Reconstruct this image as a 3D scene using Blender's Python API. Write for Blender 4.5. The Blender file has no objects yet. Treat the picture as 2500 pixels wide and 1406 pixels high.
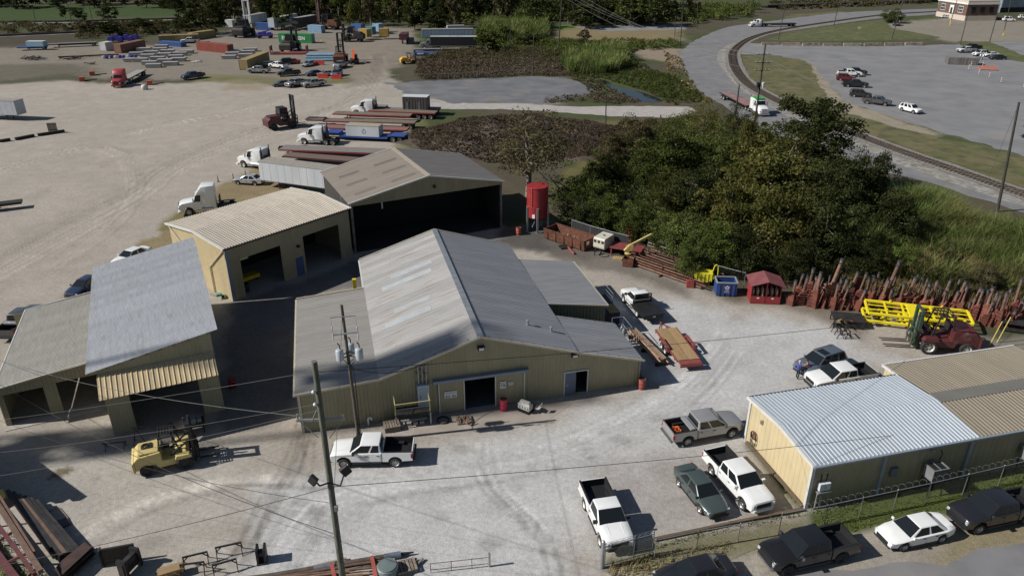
import bpy,bmesh,math,random
import numpy as np
from mathutils import Vector,Matrix
R=math.radians
rnd=random.Random(7)
scene=bpy.context.scene
COL=scene.collection
# ---------------------------------------------------------------- camera
CAM_H,PITCH,FPX=34.9,R(25.58),1830.0
cam=bpy.data.cameras.new('camera')
cam.sensor_width=36.0
cam.lens=36.0*FPX/2500.0
cam.clip_start,cam.clip_end=0.5,6000.0
cam_o=bpy.data.objects.new('camera',cam)
COL.objects.link(cam_o)
cam_o.location=(0,0,CAM_H)
cam_o.rotation_euler=(R(90)-PITCH,0,0)
scene.camera=cam_o
# ---------------------------------------------------------------- sky, sun, exposure
SUN_EL,SUN_AZ=R(37.0),math.atan2(-math.cos(R(10.5)),-math.sin(R(10.5)))
world=bpy.data.worlds.new('World')
scene.world=world
world.use_nodes=True
wn=world.node_tree
sky=wn.nodes.new('ShaderNodeTexSky')
sky.sky_type='NISHITA'
sky.sun_disc=False
sky.sun_elevation,sky.sun_rotation=SUN_EL,SUN_AZ
sky.air_density,sky.dust_density,sky.ozone_density=1.0,0.6,1.0
wn.links.new(sky.outputs[0],wn.nodes['Background'].inputs[0])
wn.nodes['Background'].inputs[1].default_value=0.05
sun=bpy.data.lights.new('sun','SUN')
sun.energy,sun.angle,sun.color=5.0,R(0.53),(1.0,0.955,0.885)
sun_o=bpy.data.objects.new('sun',sun)
COL.objects.link(sun_o)
sun_o.rotation_euler=Vector((-math.sin(SUN_AZ)*math.cos(SUN_EL),-math.cos(SUN_AZ)*math.cos(SUN_EL),-math.sin(SUN_EL))).to_track_quat('-Z','Y').to_euler()
vs=scene.view_settings
vs.view_transform,vs.look,vs.exposure,vs.gamma,vs.use_curve_mapping='Standard','None',0.1,1.0,False
scene.render.film_transparent=False
scene.cycles.max_bounces=6
scene.cycles.transparent_max_bounces=6
# ---------------------------------------------------------------- helpers
_s,_c=math.sin(PITCH),math.cos(PITCH)
def G(px,py,z=0.0):
 """ground point (at height z) that the photograph shows at a pixel of its 2500 x 1406 grid"""
 u,v=px-1250.0,py-703.0
 k=(CAM_H-z)/(FPX*_s+v*_c)
 return Vector((u*k,(FPX*_c-v*_s)*k,z))
def ZA(px,py,Y):
 """height of the point seen at a pixel when it stands at distance Y"""
 u,v=px-1250.0,py-703.0
 return CAM_H-(FPX*_s+v*_c)*Y/(FPX*_c-v*_s)
def head(a,b):
 return math.atan2(b.y-a.y,b.x-a.x)
MATS={}
def _n(nt,t,**kw):
 n=nt.nodes.new(t)
 for k,v in kw.items():setattr(n,k,v)
 return n
def mat(name,col,rough=0.7,metal=0.0,var=0.12,scale=2.0,bump=0.0,coat=0.0,col2=None,spec=None,stretch=None,rand=0.0,detail=4.0,cov=0.5):
 """principled material whose colour wanders with noise; col2 = colour of worn or dirty patches"""
 if name in MATS:return MATS[name]
 m=bpy.data.materials.new(name);m.use_nodes=True
 nt=m.node_tree;b=nt.nodes['Principled BSDF']
 b.inputs['Roughness'].default_value=rough
 b.inputs['Metallic'].default_value=metal
 b.inputs['Coat Weight'].default_value=coat
 if spec is not None:b.inputs['Specular IOR Level'].default_value=spec
 c=list(col)+[1]
 if var or col2 or rand:
  tc=_n(nt,'ShaderNodeTexCoord');oi=_n(nt,'ShaderNodeObjectInfo')
  mp=_n(nt,'ShaderNodeMapping')
  if stretch:mp.inputs['Scale'].default_value=stretch
  ad=_n(nt,'ShaderNodeVectorMath',operation='ADD')
  sc=_n(nt,'ShaderNodeVectorMath',operation='SCALE');sc.inputs[3].default_value=37.0
  nt.links.new(oi.outputs['Random'],sc.inputs[0])
  nt.links.new(tc.outputs['Object'],mp.inputs[0])
  nt.links.new(mp.outputs[0],ad.inputs[0]);nt.links.new(sc.outputs[0],ad.inputs[1])
  nz=_n(nt,'ShaderNodeTexNoise');nz.inputs['Scale'].default_value=scale;nz.inputs['Detail'].default_value=detail
  nt.links.new(ad.outputs[0],nz.inputs['Vector'])
  rp=_n(nt,'ShaderNodeValToRGB')
  rp.color_ramp.elements[0].position,rp.color_ramp.elements[1].position=0.3,0.7
  rp.color_ramp.elements[0].color=[x*(1-var)for x in col]+[1]
  rp.color_ramp.elements[1].color=[min(1,x*(1+var))for x in col]+[1]
  nt.links.new(nz.outputs['Fac'],rp.inputs[0])
  out=rp.outputs[0]
  if col2:
   nz2=_n(nt,'ShaderNodeTexNoise');nz2 .inputs['Scale'].default_value=scale*0.6;nz2 .inputs['Detail'].default_value=6.0;nz2 .inputs['Roughness'].default_value=0.65
   nt.links.new(ad.outputs[0],nz2 .inputs['Vector'])
   r2=_n(nt,'ShaderNodeValToRGB');r2 .color_ramp.elements[0].position,r2 .color_ramp.elements[1].position=cov,cov+0.2
   nt.links.new(nz2 .outputs['Fac'],r2 .inputs[0])
   mx=_n(nt,'ShaderNodeMixRGB');mx.inputs[2].default_value=list(col2)+[1]
   nt.links.new(r2 .outputs[0],mx.inputs[0]);nt.links.new(out,mx.inputs[1]);out=mx.outputs[0]
  if rand:
   mr=_n(nt,'ShaderNodeMapRange');mr.inputs[3].default_value,mr.inputs[4].default_value=1-rand,1+rand
   nt.links.new(oi.outputs['Random'],mr.inputs[0])
   hv=_n(nt,'ShaderNodeHueSaturation');nt.links.new(mr.outputs[0],hv.inputs['Value'])
   nt.links.new(out,hv.inputs['Color']);out=hv.outputs[0]
  nt.links.new(out,b.inputs['Base Color'])
  if bump:
   bp=_n(nt,'ShaderNodeBump');bp.inputs['Strength'].default_value=bump;bp.inputs['Distance'].default_value=0.05
   nt.links.new(nz.outputs['Fac'],bp.inputs['Height']);nt.links.new(bp.outputs[0],b.inputs['Normal'])
 else:
  b.inputs['Base Color'].default_value=c
 MATS[name]=m
 return m
def paint(name,col,rough=0.32,metal=0.0):
 return mat(name,col,rough,metal,var=0.05,scale=1.2,coat=0.8)
M={}
M['glass']=mat('tinted_glass',(0.012,0.015,0.018),0.06,0,var=0)
M['rubber']=mat('tyre_rubber',(0.022,0.022,0.022),0.85,var=0.3,scale=6)
M['alloy']=mat('wheel_alloy',(0.42,0.42,0.43),0.35,0.7,var=0.1)
M['steelwheel']=mat('steel_wheel',(0.55,0.54,0.52),0.5,0.2,var=0.2)
M['black']=mat('black_plastic',(0.018,0.018,0.02),0.55,var=0.2)
M['blackmetal']=mat('black_metal',(0.02,0.02,0.022),0.5,0.2,var=0.25,col2=(0.05,0.04,0.03),cov=0.6)
M['chrome']=mat('chrome',(0.6,0.6,0.62),0.18,1.0,var=0)
M['lamp']=mat('headlamp_lens',(0.6,0.62,0.64),0.12,0.3,var=0)
M['taillamp']=mat('tail_lamp_red',(0.25,0.012,0.01),0.2,var=0)
M['white']=paint('white_paint',(0.74,0.75,0.75))
M['wood']=mat('weathered_wood',(0.21,0.175,0.14),0.85,var=0.35,scale=5,stretch=(1,6,6),rand=0.2)
M['pole']=mat('pole_wood',(0.05,0.046,0.04),0.9,var=0.4,scale=5,stretch=(4,4,0.6))
M['galv']=mat('galvanised_steel',(0.36,0.38,0.4),0.45,0.6,var=0.15)
M['rust']=mat('rusty_steel',(0.12,0.045,0.025),0.85,var=0.4,scale=3,col2=(0.05,0.025,0.018))
M['rustlight']=mat('rusty_pipe',(0.17,0.1,0.07),0.8,var=0.35,scale=3,rand=0.3)
M['darksteel']=mat('dark_steel',(0.035,0.033,0.033),0.6,0.3,var=0.4,col2=(0.07,0.045,0.03),cov=0.58)
M['yellow']=mat('safety_yellow',(0.66,0.5,0.03),0.5,var=0.1,scale=2)
M['red']=mat('red_paint',(0.28,0.03,0.03),0.5,var=0.15,scale=2)
M['concrete']=mat('concrete',(0.36,0.34,0.32),0.9,var=0.15,scale=1.5,bump=0.2)
class MB:
 """collects polygons and links them as one mesh object"""
 def __init__(self):self.v,self.f,self.m,self.T=[],[],[],None
 def add(self,vs,fs,mi=0):
  o=len(self.v)
  if self.T is not None:vs=[self.T@Vector(p)for p in vs]
  self.v+=[tuple(p)for p in vs]
  for f in fs:self.f.append([i+o for i in f]);self.m.append(mi)
  return self
 def box(self,c,s,mi=0,rz=0.0,top=(1,1),ry=0.0):
  x,y,z=[q*0.5 for q in s];a,b=top
  vs=[Vector(p)for p in((-x,-y,-z),(x,-y,-z),(x,y,-z),(-x,y,-z),(-x*a,-y*b,z),(x*a,-y*b,z),(x*a,y*b,z),(-x*a,y*b,z))]
  if rz or ry:
   m=Matrix.Rotation(rz,3,'Z')@Matrix.Rotation(ry,3,'Y');vs=[m@p for p in vs]
  return self.add([p+Vector(c)for p in vs],[(0,3,2,1),(4,5,6,7),(0,1,5,4),(1,2,6,5),(2,3,7,6),(3,0,4,7)],mi)
 def bb(self,x0,x1,y0,y1,z0,z1,mi=0):
  return self.box(((x0+x1)/2,(y0+y1)/2,(z0+z1)/2),(abs(x1-x0),abs(y1-y0),abs(z1-z0)),mi)
 def poly(self,pts,mi=0):return self.add(pts,[tuple(range(len(pts)))],mi)
 def tube(self,p,q,r,r2=None,n=8,mi=0):
  p,q=Vector(p),Vector(q);d=q-p
  if d.length<1e-6:return self
  r2=r if r2 is None else r2
  qt=d.to_track_quat('Z','Y').to_matrix()
  vs=[]
  for c,rr in((p,r),(q,r2)):
   for i in range(n):
    a=2*math.pi*i/n
    vs.append(c+qt@Vector((math.cos(a)*rr,math.sin(a)*rr,0)))
  fs=[(i,(i+1)%n,n+(i+1)%n,n+i)for i in range(n)]+[tuple(reversed(range(n))),tuple(range(n,2*n))]
  return self.add(vs,fs,mi)
 def path(self,pts,r,n=6,mi=0,r2=None):
  for i in range(len(pts)-1):
   a=r if r2 is None else r+(r2-r)*i/(len(pts)-1)
   b=r if r2 is None else r+(r2-r)*(i+1)/(len(pts)-1)
   self.tube(pts[i],pts[i+1],a,b,n,mi)
  return self
 def bar(self,p,q,w,h,mi=0):
  p,q=Vector(p),Vector(q);d=q-p
  x=d.normalized();up=Vector((0,0,1))if abs(x.z)<0.95 else Vector((0,1,0))
  y=up.cross(x).normalized();z=x.cross(y)
  vs=[c+y*(sy*w/2)+z*(sz*h/2)for c in(p,q)for sy,sz in((-1,-1),(1,-1),(1,1),(-1,1))]
  return self.add(vs,[(0,3,2,1),(4,5,6,7),(0,1,5,4),(1,2,6,5),(2,3,7,6),(3,0,4,7)],mi)
 def lathe(self,prof,c=(0,0,0),n=16,mi=0,axis='z',cap=True):
  c=Vector(c);vs,fs=[],[]
  for r,h in prof:
   for i in range(n):
    a=2*math.pi*i/n;x,y=math.cos(a)*r,math.sin(a)*r
    vs.append(c+(Vector((x,y,h))if axis=='z' else Vector((x,h,y))if axis=='y' else Vector((h,x,y))))
  k=len(prof)
  for j in range(k-1):
   for i in range(n):
    q=(j*n+i,j*n+(i+1)%n,(j+1)*n+(i+1)%n,(j+1)*n+i)
    fs.append(q if axis!='y' else q[::-1])
  if cap:
   a,b=tuple(reversed(range(n))),tuple(range((k-1)*n,k*n))
   fs+=[a,b]if axis!='y' else[a[::-1],b[::-1]]
  return self.add(vs,fs,mi)
 def prism(self,ol,y0,y1,mi=0):
  """side outline (x, z) carried from y0 to y1"""
  n=len(ol)
  vs=[(x,y0,z)for x,z in ol]+[(x,y1,z)for x,z in ol]
  fs=[(i,(i+1)%n,n+(i+1)%n,n+i)for i in range(n)]+[tuple(reversed(range(n))),tuple(range(n,2*n))]
  return self.add(vs,fs,mi)
 def slab(self,ol,z0,z1,mi=0):
  """plan outline (x, y) carried from z0 to z1"""
  n=len(ol)
  vs=[(x,y,z0)for x,y in ol]+[(x,y,z1)for x,y in ol]
  fs=[(i,(i+1)%n,n+(i+1)%n,n+i)for i in range(n)]+[tuple(reversed(range(n))),tuple(range(n,2*n))]
  return self.add(vs,fs,mi)
 def mesh(self,name,mats,smooth=None,bevel=0.0,seg=2):
  me=bpy.data.meshes.new(name)
  me.from_pydata(self.v,[],self.f)
  for m in(mats if isinstance(mats,(list,tuple))else[mats]):me.materials.append(m)
  me.polygons.foreach_set('material_index',self.m)
  if True:
   bm=bmesh.new();bm.from_mesh(me)
   if bevel:
    bmesh.ops.remove_doubles(bm,verts=bm.verts,dist=1e-5)
   bmesh.ops.recalc_face_normals(bm,faces=bm.faces)
   if bevel:
    es=[e for e in bm.edges if len(e.link_faces)==2 and e.calc_face_angle(0)>0.5]
    bmesh.ops.bevel(bm,geom=es,offset=bevel,segments=seg,profile=0.5,affect='EDGES',clamp_overlap=True)
   bm.to_mesh(me);bm.free()
  if smooth is not None:
   me.polygons.foreach_set('use_smooth',[True]*len(me.polygons))
   me.set_sharp_from_angle(angle=R(smooth))
  return me
 def build(self,name,mats,parent=None,smooth=None,bevel=0.0,seg=2,loc=None,rz=None):
  return link(name,self.mesh(name,mats,smooth,bevel,seg),parent,loc,rz)
def link(name,me,parent=None,loc=None,rz=None):
 o=bpy.data.objects.new(name,me);COL.objects.link(o)
 if parent is not None:o.parent=parent;KIDS.setdefault(parent.name,[]).append(o)
 if loc is not None:o.location=loc
 if rz is not None:o.rotation_euler=(0,0,rz)
 return o
KIDS={}
def tag(o,label,cat,group=None,kind=None):
 o['label']=label;o['category']=cat
 if group:o['group']=group
 if kind:o['kind']=kind
 return o
def thing(name,label,cat,loc=(0,0,0),rz=0.0,group=None):
 o=bpy.data.objects.new(name,None);COL.objects.link(o)
 o.empty_display_size=0.3
 o.location=loc;o.rotation_euler=(0,0,rz)
 return tag(o,label,cat,group)
def struct(o):
 o['kind']='structure';return o
def stuff(o,label=None,cat=None):
 o['kind']='stuff'
 if label:o['label']=label
 if cat:o['category']=cat
 return o
def copy_tree(o,loc=None,rz=None,label=None,parent=None):
 c=o.copy();COL.objects.link(c);c.parent=parent
 if parent is not None:KIDS.setdefault(parent.name,[]).append(c)
 if loc is not None:c.location=loc
 if rz is not None:c.rotation_euler=(c.rotation_euler.x,c.rotation_euler.y,rz)
 if label:c['label']=label
 for k in list(KIDS.get(o.name,[])):copy_tree(k,parent=c)
 return c
 # ================================================================ SETTING: ground, roads, water
def vnoise(x,y,seed=0):
 xi,yi=np.floor(x).astype(np.int64),np.floor(y).astype(np.int64)
 fx,fy=x-xi,y-yi
 fx,fy=fx*fx*(3-2*fx),fy*fy*(3-2*fy)
 def h(a,b):
  n=(a*374761393+b*668265263+seed*144269)&0x7fffffff
  n=((n^(n>>13))*1274126177)&0x7fffffff
  return((n^(n>>16))&0xffff)/65535.0
 return(h(xi,yi)*(1-fx)+h(xi+1,yi)*fx)*(1-fy)+(h(xi,yi+1)*(1-fx)+h(xi+1,yi+1)*fx)*fy
def fbm(x,y,s=1.0,o=4,seed=0):
 t,a,k=0,0.5,0
 for i in range(o):
  t=t+a*vnoise(x*s,y*s,seed+i*17);k+=a;a*=0.5;s*=2.03
 return t/k
def sdist(X,Y,poly):
 """signed distance to a polygon, positive inside"""
 d=np.full(X.shape,1e9);ins=np.zeros(X.shape,bool);n=len(poly)
 for i in range(n):
  ax,ay=poly[i];bx,by=poly[(i+1)%n]
  ex,ey=bx-ax,by-ay
  t=np.clip(((X-ax)*ex+(Y-ay)*ey)/(ex*ex+ey*ey+1e-9),0,1)
  d=np.minimum(d,np.hypot(X-ax-t*ex,Y-ay-t*ey))
  if abs(ey)>1e-9:
   ins^=((ay>Y)!=(by>Y))&(X<ex*(Y-ay)/ey+ax)
 return np.where(ins,d,-d)
def ldist(X,Y,pts):
 d=np.full(X.shape,1e9)
 for(ax,ay),(bx,by)in zip(pts[:-1],pts[1:]):
  ex,ey=bx-ax,by-ay
  t=np.clip(((X-ax)*ex+(Y-ay)*ey)/(ex*ex+ey*ey+1e-9),0,1)
  d=np.minimum(d,np.hypot(X-ax-t*ex,Y-ay-t*ey))
 return d
def W(pts):return[(G(*p).x,G(*p).y)for p in pts]
def spline(pts,n=8):
 out=[]
 P=[Vector((p[0],p[1],0))for p in pts]
 for i in range(len(P)-1):
  p0,p1,p2,p3=P[max(i-1,0)],P[i],P[i+1],P[min(i+2,len(P)-1)]
  for k in range(n):
   t=k/n
   q=0.5*((2*p1)+(p2-p0)*t+(2*p0-5*p1+4*p2-p3)*t*t+(3*p1-p0-3*p2+p3)*t**3)
   out.append((q.x,q.y))
 out.append((P[-1].x,P[-1].y))
 return out
NR,NC=560,640
ys=20.0*(1400.0/20.0)**(np.linspace(0,1,NR))
ts=np.linspace(-0.95,0.95,NC)
Yg,Tg=np.meshgrid(ys,ts,indexing='ij')
Xg=Yg*Tg
def smooth(v,a,b):
 t=np.clip((v-a)/(b-a),0,1);return t*t*(3-2*t)
col=np.zeros(Xg.shape+(3,))
def lay(c,mask):
 global col
 col=col*(1-mask[...,None])+np.array(c)*mask[...,None]
n1=fbm(Xg,Yg,0.05,4,3);n2=fbm(Xg,Yg,0.35,4,9);n3=fbm(Xg,Yg,1.6,3,21)
lay((0.085,0.075,0.05),np.ones(Xg.shape))
lay((0.06,0.075,0.03),smooth(n1,0.45,0.6))
def zone(c,pts,soft=1.0,amp=2.0,k=1.0,s=None):
 P=W(pts);pad=soft+amp*2
 y0,y1=min(p[1]for p in P)-pad,max(p[1]for p in P)+pad
 x0,x1=min(p[0]for p in P)-pad,max(p[0]for p in P)+pad
 r=slice(max(0,np.searchsorted(ys,y0)-1),np.searchsorted(ys,y1)+1)
 ya,yb=max(y0,20),max(y1,20)
 cc=slice(max(0,np.searchsorted(ts,min(x0/ya,x0/yb))-1),np.searchsorted(ts,max(x1/ya,x1/yb))+1)
 if Xg[r,cc].size==0:return
 sd=sdist(Xg[r,cc],Yg[r,cc],P)+(n2[r,cc]-0.5)*amp*2+(n3[r,cc]-0.5)*amp*0.5
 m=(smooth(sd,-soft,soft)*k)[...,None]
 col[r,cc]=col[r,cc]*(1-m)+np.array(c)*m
zone((0.345,0.312,0.272),[(-1500,2300),(-900,500),(-500,250),(0,206),(150,196),(260,205),(420,205),(600,192),(700,215),(860,200),(845,140),(850,90),(960,92),(950,190),(1010,215),(1380,255),(1060,262),(1010,300),(985,350),(1000,380),(1230,560),(1330,545),(1400,600),(1540,640),(1700,690),(1800,735),(1900,735),(2080,770),(2400,830),(2560,840),(3200,900),(3800,2300)],1.5,1.5)
zone((0.21,0.186,0.156),[(-600,250),(-300,150),(0,118),(160,108),(420,112),(560,75),(820,62),(1010,70),(1020,110),(985,160),(950,175),(860,190),(700,205),(560,190),(420,196),(250,190),(150,180),(0,198)],2.5,3.0)
zone((0.09,0.085,0.06),[(-600,240),(-200,165),(0,158),(180,155),(250,180),(140,198),(0,208)],3,4,0.7)
zone((0.22,0.19,0.155),[(845,215),(850,150),(855,85),(960,85),(960,150),(935,200)],2,2,0.8)
zone((0.45,0.45,0.45),[(600,1500),(620,1200),(900,1080),(1350,1000),(1600,950),(1500,800),(1450,720),(1600,730),(1800,760),(2050,800),(2150,880),(2000,940),(1830,1000),(1830,1090),(1500,1150),(1450,1350),(1460,2000)],2.5,3.0,0.9)
zone((0.39,0.37,0.34),[(-200,1120),(250,1060),(600,1080),(640,1250),(500,1330),(-200,1420)],2.5,3.0,0.6)
zone((0.3,0.265,0.225),[(640,1040),(760,1040),(1000,1050),(1330,1000),(1420,985),(1350,1040),(1180,1075),(900,1140),(700,1110)],1.5,1.5,0.65)
zone((0.3,0.285,0.28),[(1430,1130),(1700,1090),(1830,1100),(1960,1230),(1700,1290),(1480,1330)],1.5,2,0.6)
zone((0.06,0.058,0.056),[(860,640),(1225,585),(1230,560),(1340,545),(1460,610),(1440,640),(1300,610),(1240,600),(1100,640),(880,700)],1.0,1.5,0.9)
zone((0.13,0.115,0.1),[(1340,590),(1460,610),(1560,650),(1700,700),(1680,725),(1500,670),(1360,640)],1.0,1.5,0.8)
zone((0.15,0.12,0.09),[(1700,690),(2080,760),(2110,830),(1990,770),(1900,745),(1790,740)],1.2,1.8,0.8)
zone((0.17,0.155,0.13),[(2380,820),(2560,830),(2560,900),(2400,880)],1.0,1.5,0.8)
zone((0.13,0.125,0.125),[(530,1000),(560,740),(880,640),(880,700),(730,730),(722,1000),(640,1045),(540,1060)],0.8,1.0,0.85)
zone((0.2,0.155,0.075),[(170,725),(290,630),(420,545),(455,500),(560,440),(640,402),(720,400),(790,470),(700,500),(420,600),(230,720)],0.8,1.8,0.85)
zone((0.13,0.12,0.045),[(390,560),(445,505),(480,520),(430,560)],1.0,1.5,0.7)
zone((0.16,0.15,0.07),[(500,182),(620,185),(720,195),(850,190),(860,205),(700,208),(480,200)],1.0,2,0.8)
zone((0.14,0.14,0.06),[(985,330),(1010,300),(1040,290),(1000,380),(960,372)],1.0,1.5,0.8)
zone((0.22,0.175,0.1),[(560,200),(660,205),(640,222),(540,220)],2.0,2.0,0.5)
zone((0.075,0.095,0.028),[(1965,1245),(2200,1180),(2500,1115),(2560,1110),(2560,1230),(2300,1260),(2000,1330),(1960,1290)],0.5,0.8)
zone((0.12,0.115,0.05),[(1470,1395),(1480,1360),(1960,1260),(2000,1310),(1820,1350),(1600,1402)],0.5,0.8,0.8)
zone((0.2,0.165,0.09),[(2230,1330),(2560,1230),(2560,1330),(2260,1400)],0.8,1.2,0.8)
zone((0.1,0.11,0.035),[(1820,1085),(1850,1080),(1975,1235),(1940,1245)],0.4,0.4,0.9)
zone((0.11,0.115,0.04),[(-60,1360),(0,1330),(100,1420),(120,1600),(-200,1600)],0.5,0.8,0.8)
zone((0.27,0.245,0.21),[(1440,1560),(1600,1425),(1800,1375),(2000,1330),(2120,1330),(2300,1300),(2320,1340),(2230,1384),(1750,1460),(1560,1620)],0.7,1.0,0.8)
zone((0.27,0.235,0.18),[(1960,140),(2000,160),(2040,215),(2075,250),(2215,300),(2290,325),(2270,335),(2120,300),(2040,272),(1990,210),(1975,170)],1.5,2.0)
zone((0.2,0.16,0.09),[(1330,62),(1400,65),(1660,70),(1670,95),(1640,110),(1350,100)],3,4)
zone((0.045,0.07,0.022),[(-500,60),(-300,12),(0,12),(450,16),(450,38),(120,50),(0,54)],3,3)
zone((0.07,0.15,0.03),[(1310,62),(1400,62),(1400,72),(1310,72)],3,3)
zone((0.06,0.05,0.038),[(-500,150),(-200,100),(0,80),(600,62),(1000,52),(1000,62),(560,72),(160,104),(0,112)],3,3,0.8)
zone((0.24,0.2,0.15),[(1520,118),(1665,118),(1680,175),(1640,155),(1560,140)],2,2)
zone((0.23,0.205,0.172),[(2150,60),(2300,45),(2700,60),(2700,130),(2450,120),(2300,100),(2180,75)],3,3)
zone((0.12,0.11,0.045),[(1430,300),(1640,290),(1560,330),(1400,460),(1330,480),(1400,400)],1,2)
zone((0.13,0.11,0.07),[(118,1168),(140,1148),(165,1140),(178,1145),(160,1158),(135,1164)],0.12,0.3,0.9)
zr=random.Random(21)
for cx0,cx1,cy0,cy1,nst in((560,900,1120,1380,16),(900,1450,1060,1350,22),(1300,1800,800,1150,16),(100,560,1110,1330,12),(300,900,230,420,14),(0,420,330,700,12),(1450,1800,1110,1290,10)):
 for _ in range(nst):
  x,y=zr.uniform(cx0,cx1),zr.uniform(cy0,cy1);g=G(x,y);r_=zr.uniform(.12,.6);el=zr.uniform(1,2.2);a0=zr.uniform(0,3)
  P=[(g.x+r_*el*math.cos(t/8*6.283)*zr.uniform(.6,1.2),g.y+r_*math.sin(t/8*6.283)*zr.uniform(.6,1.2))for t in range(8)]
  W_old=W;W=lambda q:q;dk=zr.uniform(.1,.26);zone((dk,dk*.95,dk*.9),P,.12+r_*.3,.12,zr.uniform(.12,.4));W=W_old
def track(pts,w,k):
 L=spline(W(pts),3)
 for a,e in zip(L[:-1],L[1:]):
  y0,y1=min(a[1],e[1])-1,max(a[1],e[1])+1
  r0,r1=np.searchsorted(ys,max(y0,20)),np.searchsorted(ys,max(y1,21))+1
  x0,x1=min(a[0],e[0])-1,max(a[0],e[0])+1
  c0=np.searchsorted(ts,min(x0/max(y0,20),x0/max(y1,20)));c1=np.searchsorted(ts,max(x1/max(y0,20),x1/max(y1,20)))+1
  sl=(slice(max(r0-1,0),r1),slice(max(c0-1,0),c1))
  if Xg[sl].size==0:continue
  d=ldist(Xg[sl],Yg[sl],[a,e])+(n3[sl]-0.5)*0.25
  m=np.clip(1-d/w,0,1)*(0.35+0.65*n2[sl])
  col[sl]*=(1+k*m[...,None])
tr=random.Random(3)
for base,cnt,sp in(([(-100,700),(150,560),(330,470),(430,400),(600,330),(760,285),(900,220),(930,130)],16,34),([(-50,430),(120,380),(260,360),(330,420),(300,520),(140,640)],9,26),([(300,330),(420,300),(560,280),(700,240),(870,215)],8,22),([(650,1400),(760,1250),(900,1190),(1150,1150),(1400,1090),(1650,960),(1750,840)],14,40),([(560,1380),(620,1250),(700,1130),(720,1040)],8,30),([(1330,1420),(1300,1300),(1180,1180),(1150,1080)],8,30),([(150,1330),(330,1230),(560,1170),(760,1180)],7,30)):
 for _ in range(cnt):
  dx,dy=tr.uniform(-1,1)*sp,tr.uniform(-1,1)*sp*0.7
  p=[(x+dx+tr.uniform(-8,8),y+dy*min(1,max(0.15,y/700))+tr.uniform(-4,4))for x,y in base]
  kk=tr.choice((-1,1,-1))*tr.uniform(0.08,0.24)
  for off in(0,1):
   track([(x+off*0.02*(y+170),y+off*3)for x,y in p],tr.uniform(0.16,0.36),kk)
col*=(0.84+0.22*n2+0.1*n1)[...,None]
col=np.clip(col,0.005,0.9)
gv=np.stack([Xg,Yg,np.zeros_like(Xg)],-1).reshape(-1,3)
idx=np.arange(NR*NC).reshape(NR,NC)
gf=np.stack([idx[:-1,:-1],idx[:-1,1:],idx[1:,1:],idx[1:,:-1]],-1).reshape(-1,4)
gm=bpy.data.meshes.new('ground')
gm.vertices.add(len(gv));gm.vertices.foreach_set('co',gv.ravel())
gm.loops.add(gf.size);gm.loops.foreach_set('vertex_index',gf.ravel().astype(np.int32))
gm.polygons.add(len(gf));gm.polygons.foreach_set('loop_start',np.arange(0,gf.size,4,dtype=np.int32))
gm.update(calc_edges=True)
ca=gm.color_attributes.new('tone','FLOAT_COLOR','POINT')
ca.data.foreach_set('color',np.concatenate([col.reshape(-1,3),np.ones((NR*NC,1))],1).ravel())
def ground_mat():
 m=bpy.data.materials.new('earth_and_gravel');m.use_nodes=True
 nt=m.node_tree;b=nt.nodes['Principled BSDF'];b.inputs['Roughness'].default_value=0.95;b.inputs['Specular IOR Level'].default_value=0.15
 at=_n(nt,'ShaderNodeVertexColor',layer_name='tone')
 tc=_n(nt,'ShaderNodeTexCoord')
 out=at.outputs[0]
 for sc,lo,hi in((0.5,0.9,1.08),(3.0,0.82,1.16),(11.0,0.74,1.24)):
  nz=_n(nt,'ShaderNodeTexNoise');nz.inputs['Scale'].default_value=sc;nz.inputs['Detail'].default_value=5;nz.inputs['Roughness'].default_value=0.65
  nt.links.new(tc.outputs['Object'],nz.inputs['Vector'])
  mr=_n(nt,'ShaderNodeMapRange');mr.inputs[1].default_value,mr.inputs[2].default_value=0.3,0.7
  mr.inputs[3].default_value,mr.inputs[4].default_value=lo,hi
  nt.links.new(nz.outputs['Fac'],mr.inputs[0])
  mx=_n(nt,'ShaderNodeMixRGB',blend_type='MULTIPLY');mx.inputs[0].default_value=1
  nt.links.new(out,mx.inputs[1]);nt.links.new(mr.outputs[0],mx.inputs[2]);out=mx.outputs[0]
 nt.links.new(out,b.inputs['Base Color'])
 bp=_n(nt,'ShaderNodeBump');bp.inputs['Strength'].default_value=0.5;bp.inputs['Distance'].default_value=0.06
 nt.links.new(nz.outputs['Fac'],bp.inputs['Height']);nt.links.new(bp.outputs[0],b.inputs['Normal'])
 return m
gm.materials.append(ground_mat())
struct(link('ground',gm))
o=MB().poly([(-5000,-3000,-0.05),(5000,-3000,-0.05),(5000,6000,-0.05),(-5000,6000,-0.05)]).build('outer_ground',mat('far_earth',(0.075,0.07,0.045),0.95,var=0.4,scale=0.02))
struct(o)
def sheet(name,px,z,m,jit=0.25,step=1.2,world=False,closed=True):
 """flat patch on the ground with a slightly ragged edge"""
 P=px if world else W(px)
 out=[]
 n=len(P)
 for i in range(n):
  a,b=P[i],P[(i+1)%n]
  L=math.hypot(b[0]-a[0],b[1]-a[1]);k=max(1,min(200,int(L/step)))
  for j in range(k):
   t=j/k;x,y=a[0]+(b[0]-a[0])*t,a[1]+(b[1]-a[1])*t
   q=np.array([x]),np.array([y])
   dx=(fbm(q[0],q[1],0.5,3,5)[0]-0.5)*4*jit;dy=(fbm(q[0],q[1],0.5,3,55)[0]-0.5)*4*jit
   out.append((x+dx,y+dy,z))
 bm=bmesh.new()
 f=bm.faces.new([bm.verts.new(p)for p in out])
 if f.normal.z<0 or True:
  f.normal_update()
  if f.normal.z<0:f.normal_flip()
 bmesh.ops.triangulate(bm,faces=[f])
 me=bpy.data.meshes.new(name);bm.to_mesh(me);bm.free()
 me.materials.append(m)
 return struct(link(name,me))
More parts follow.
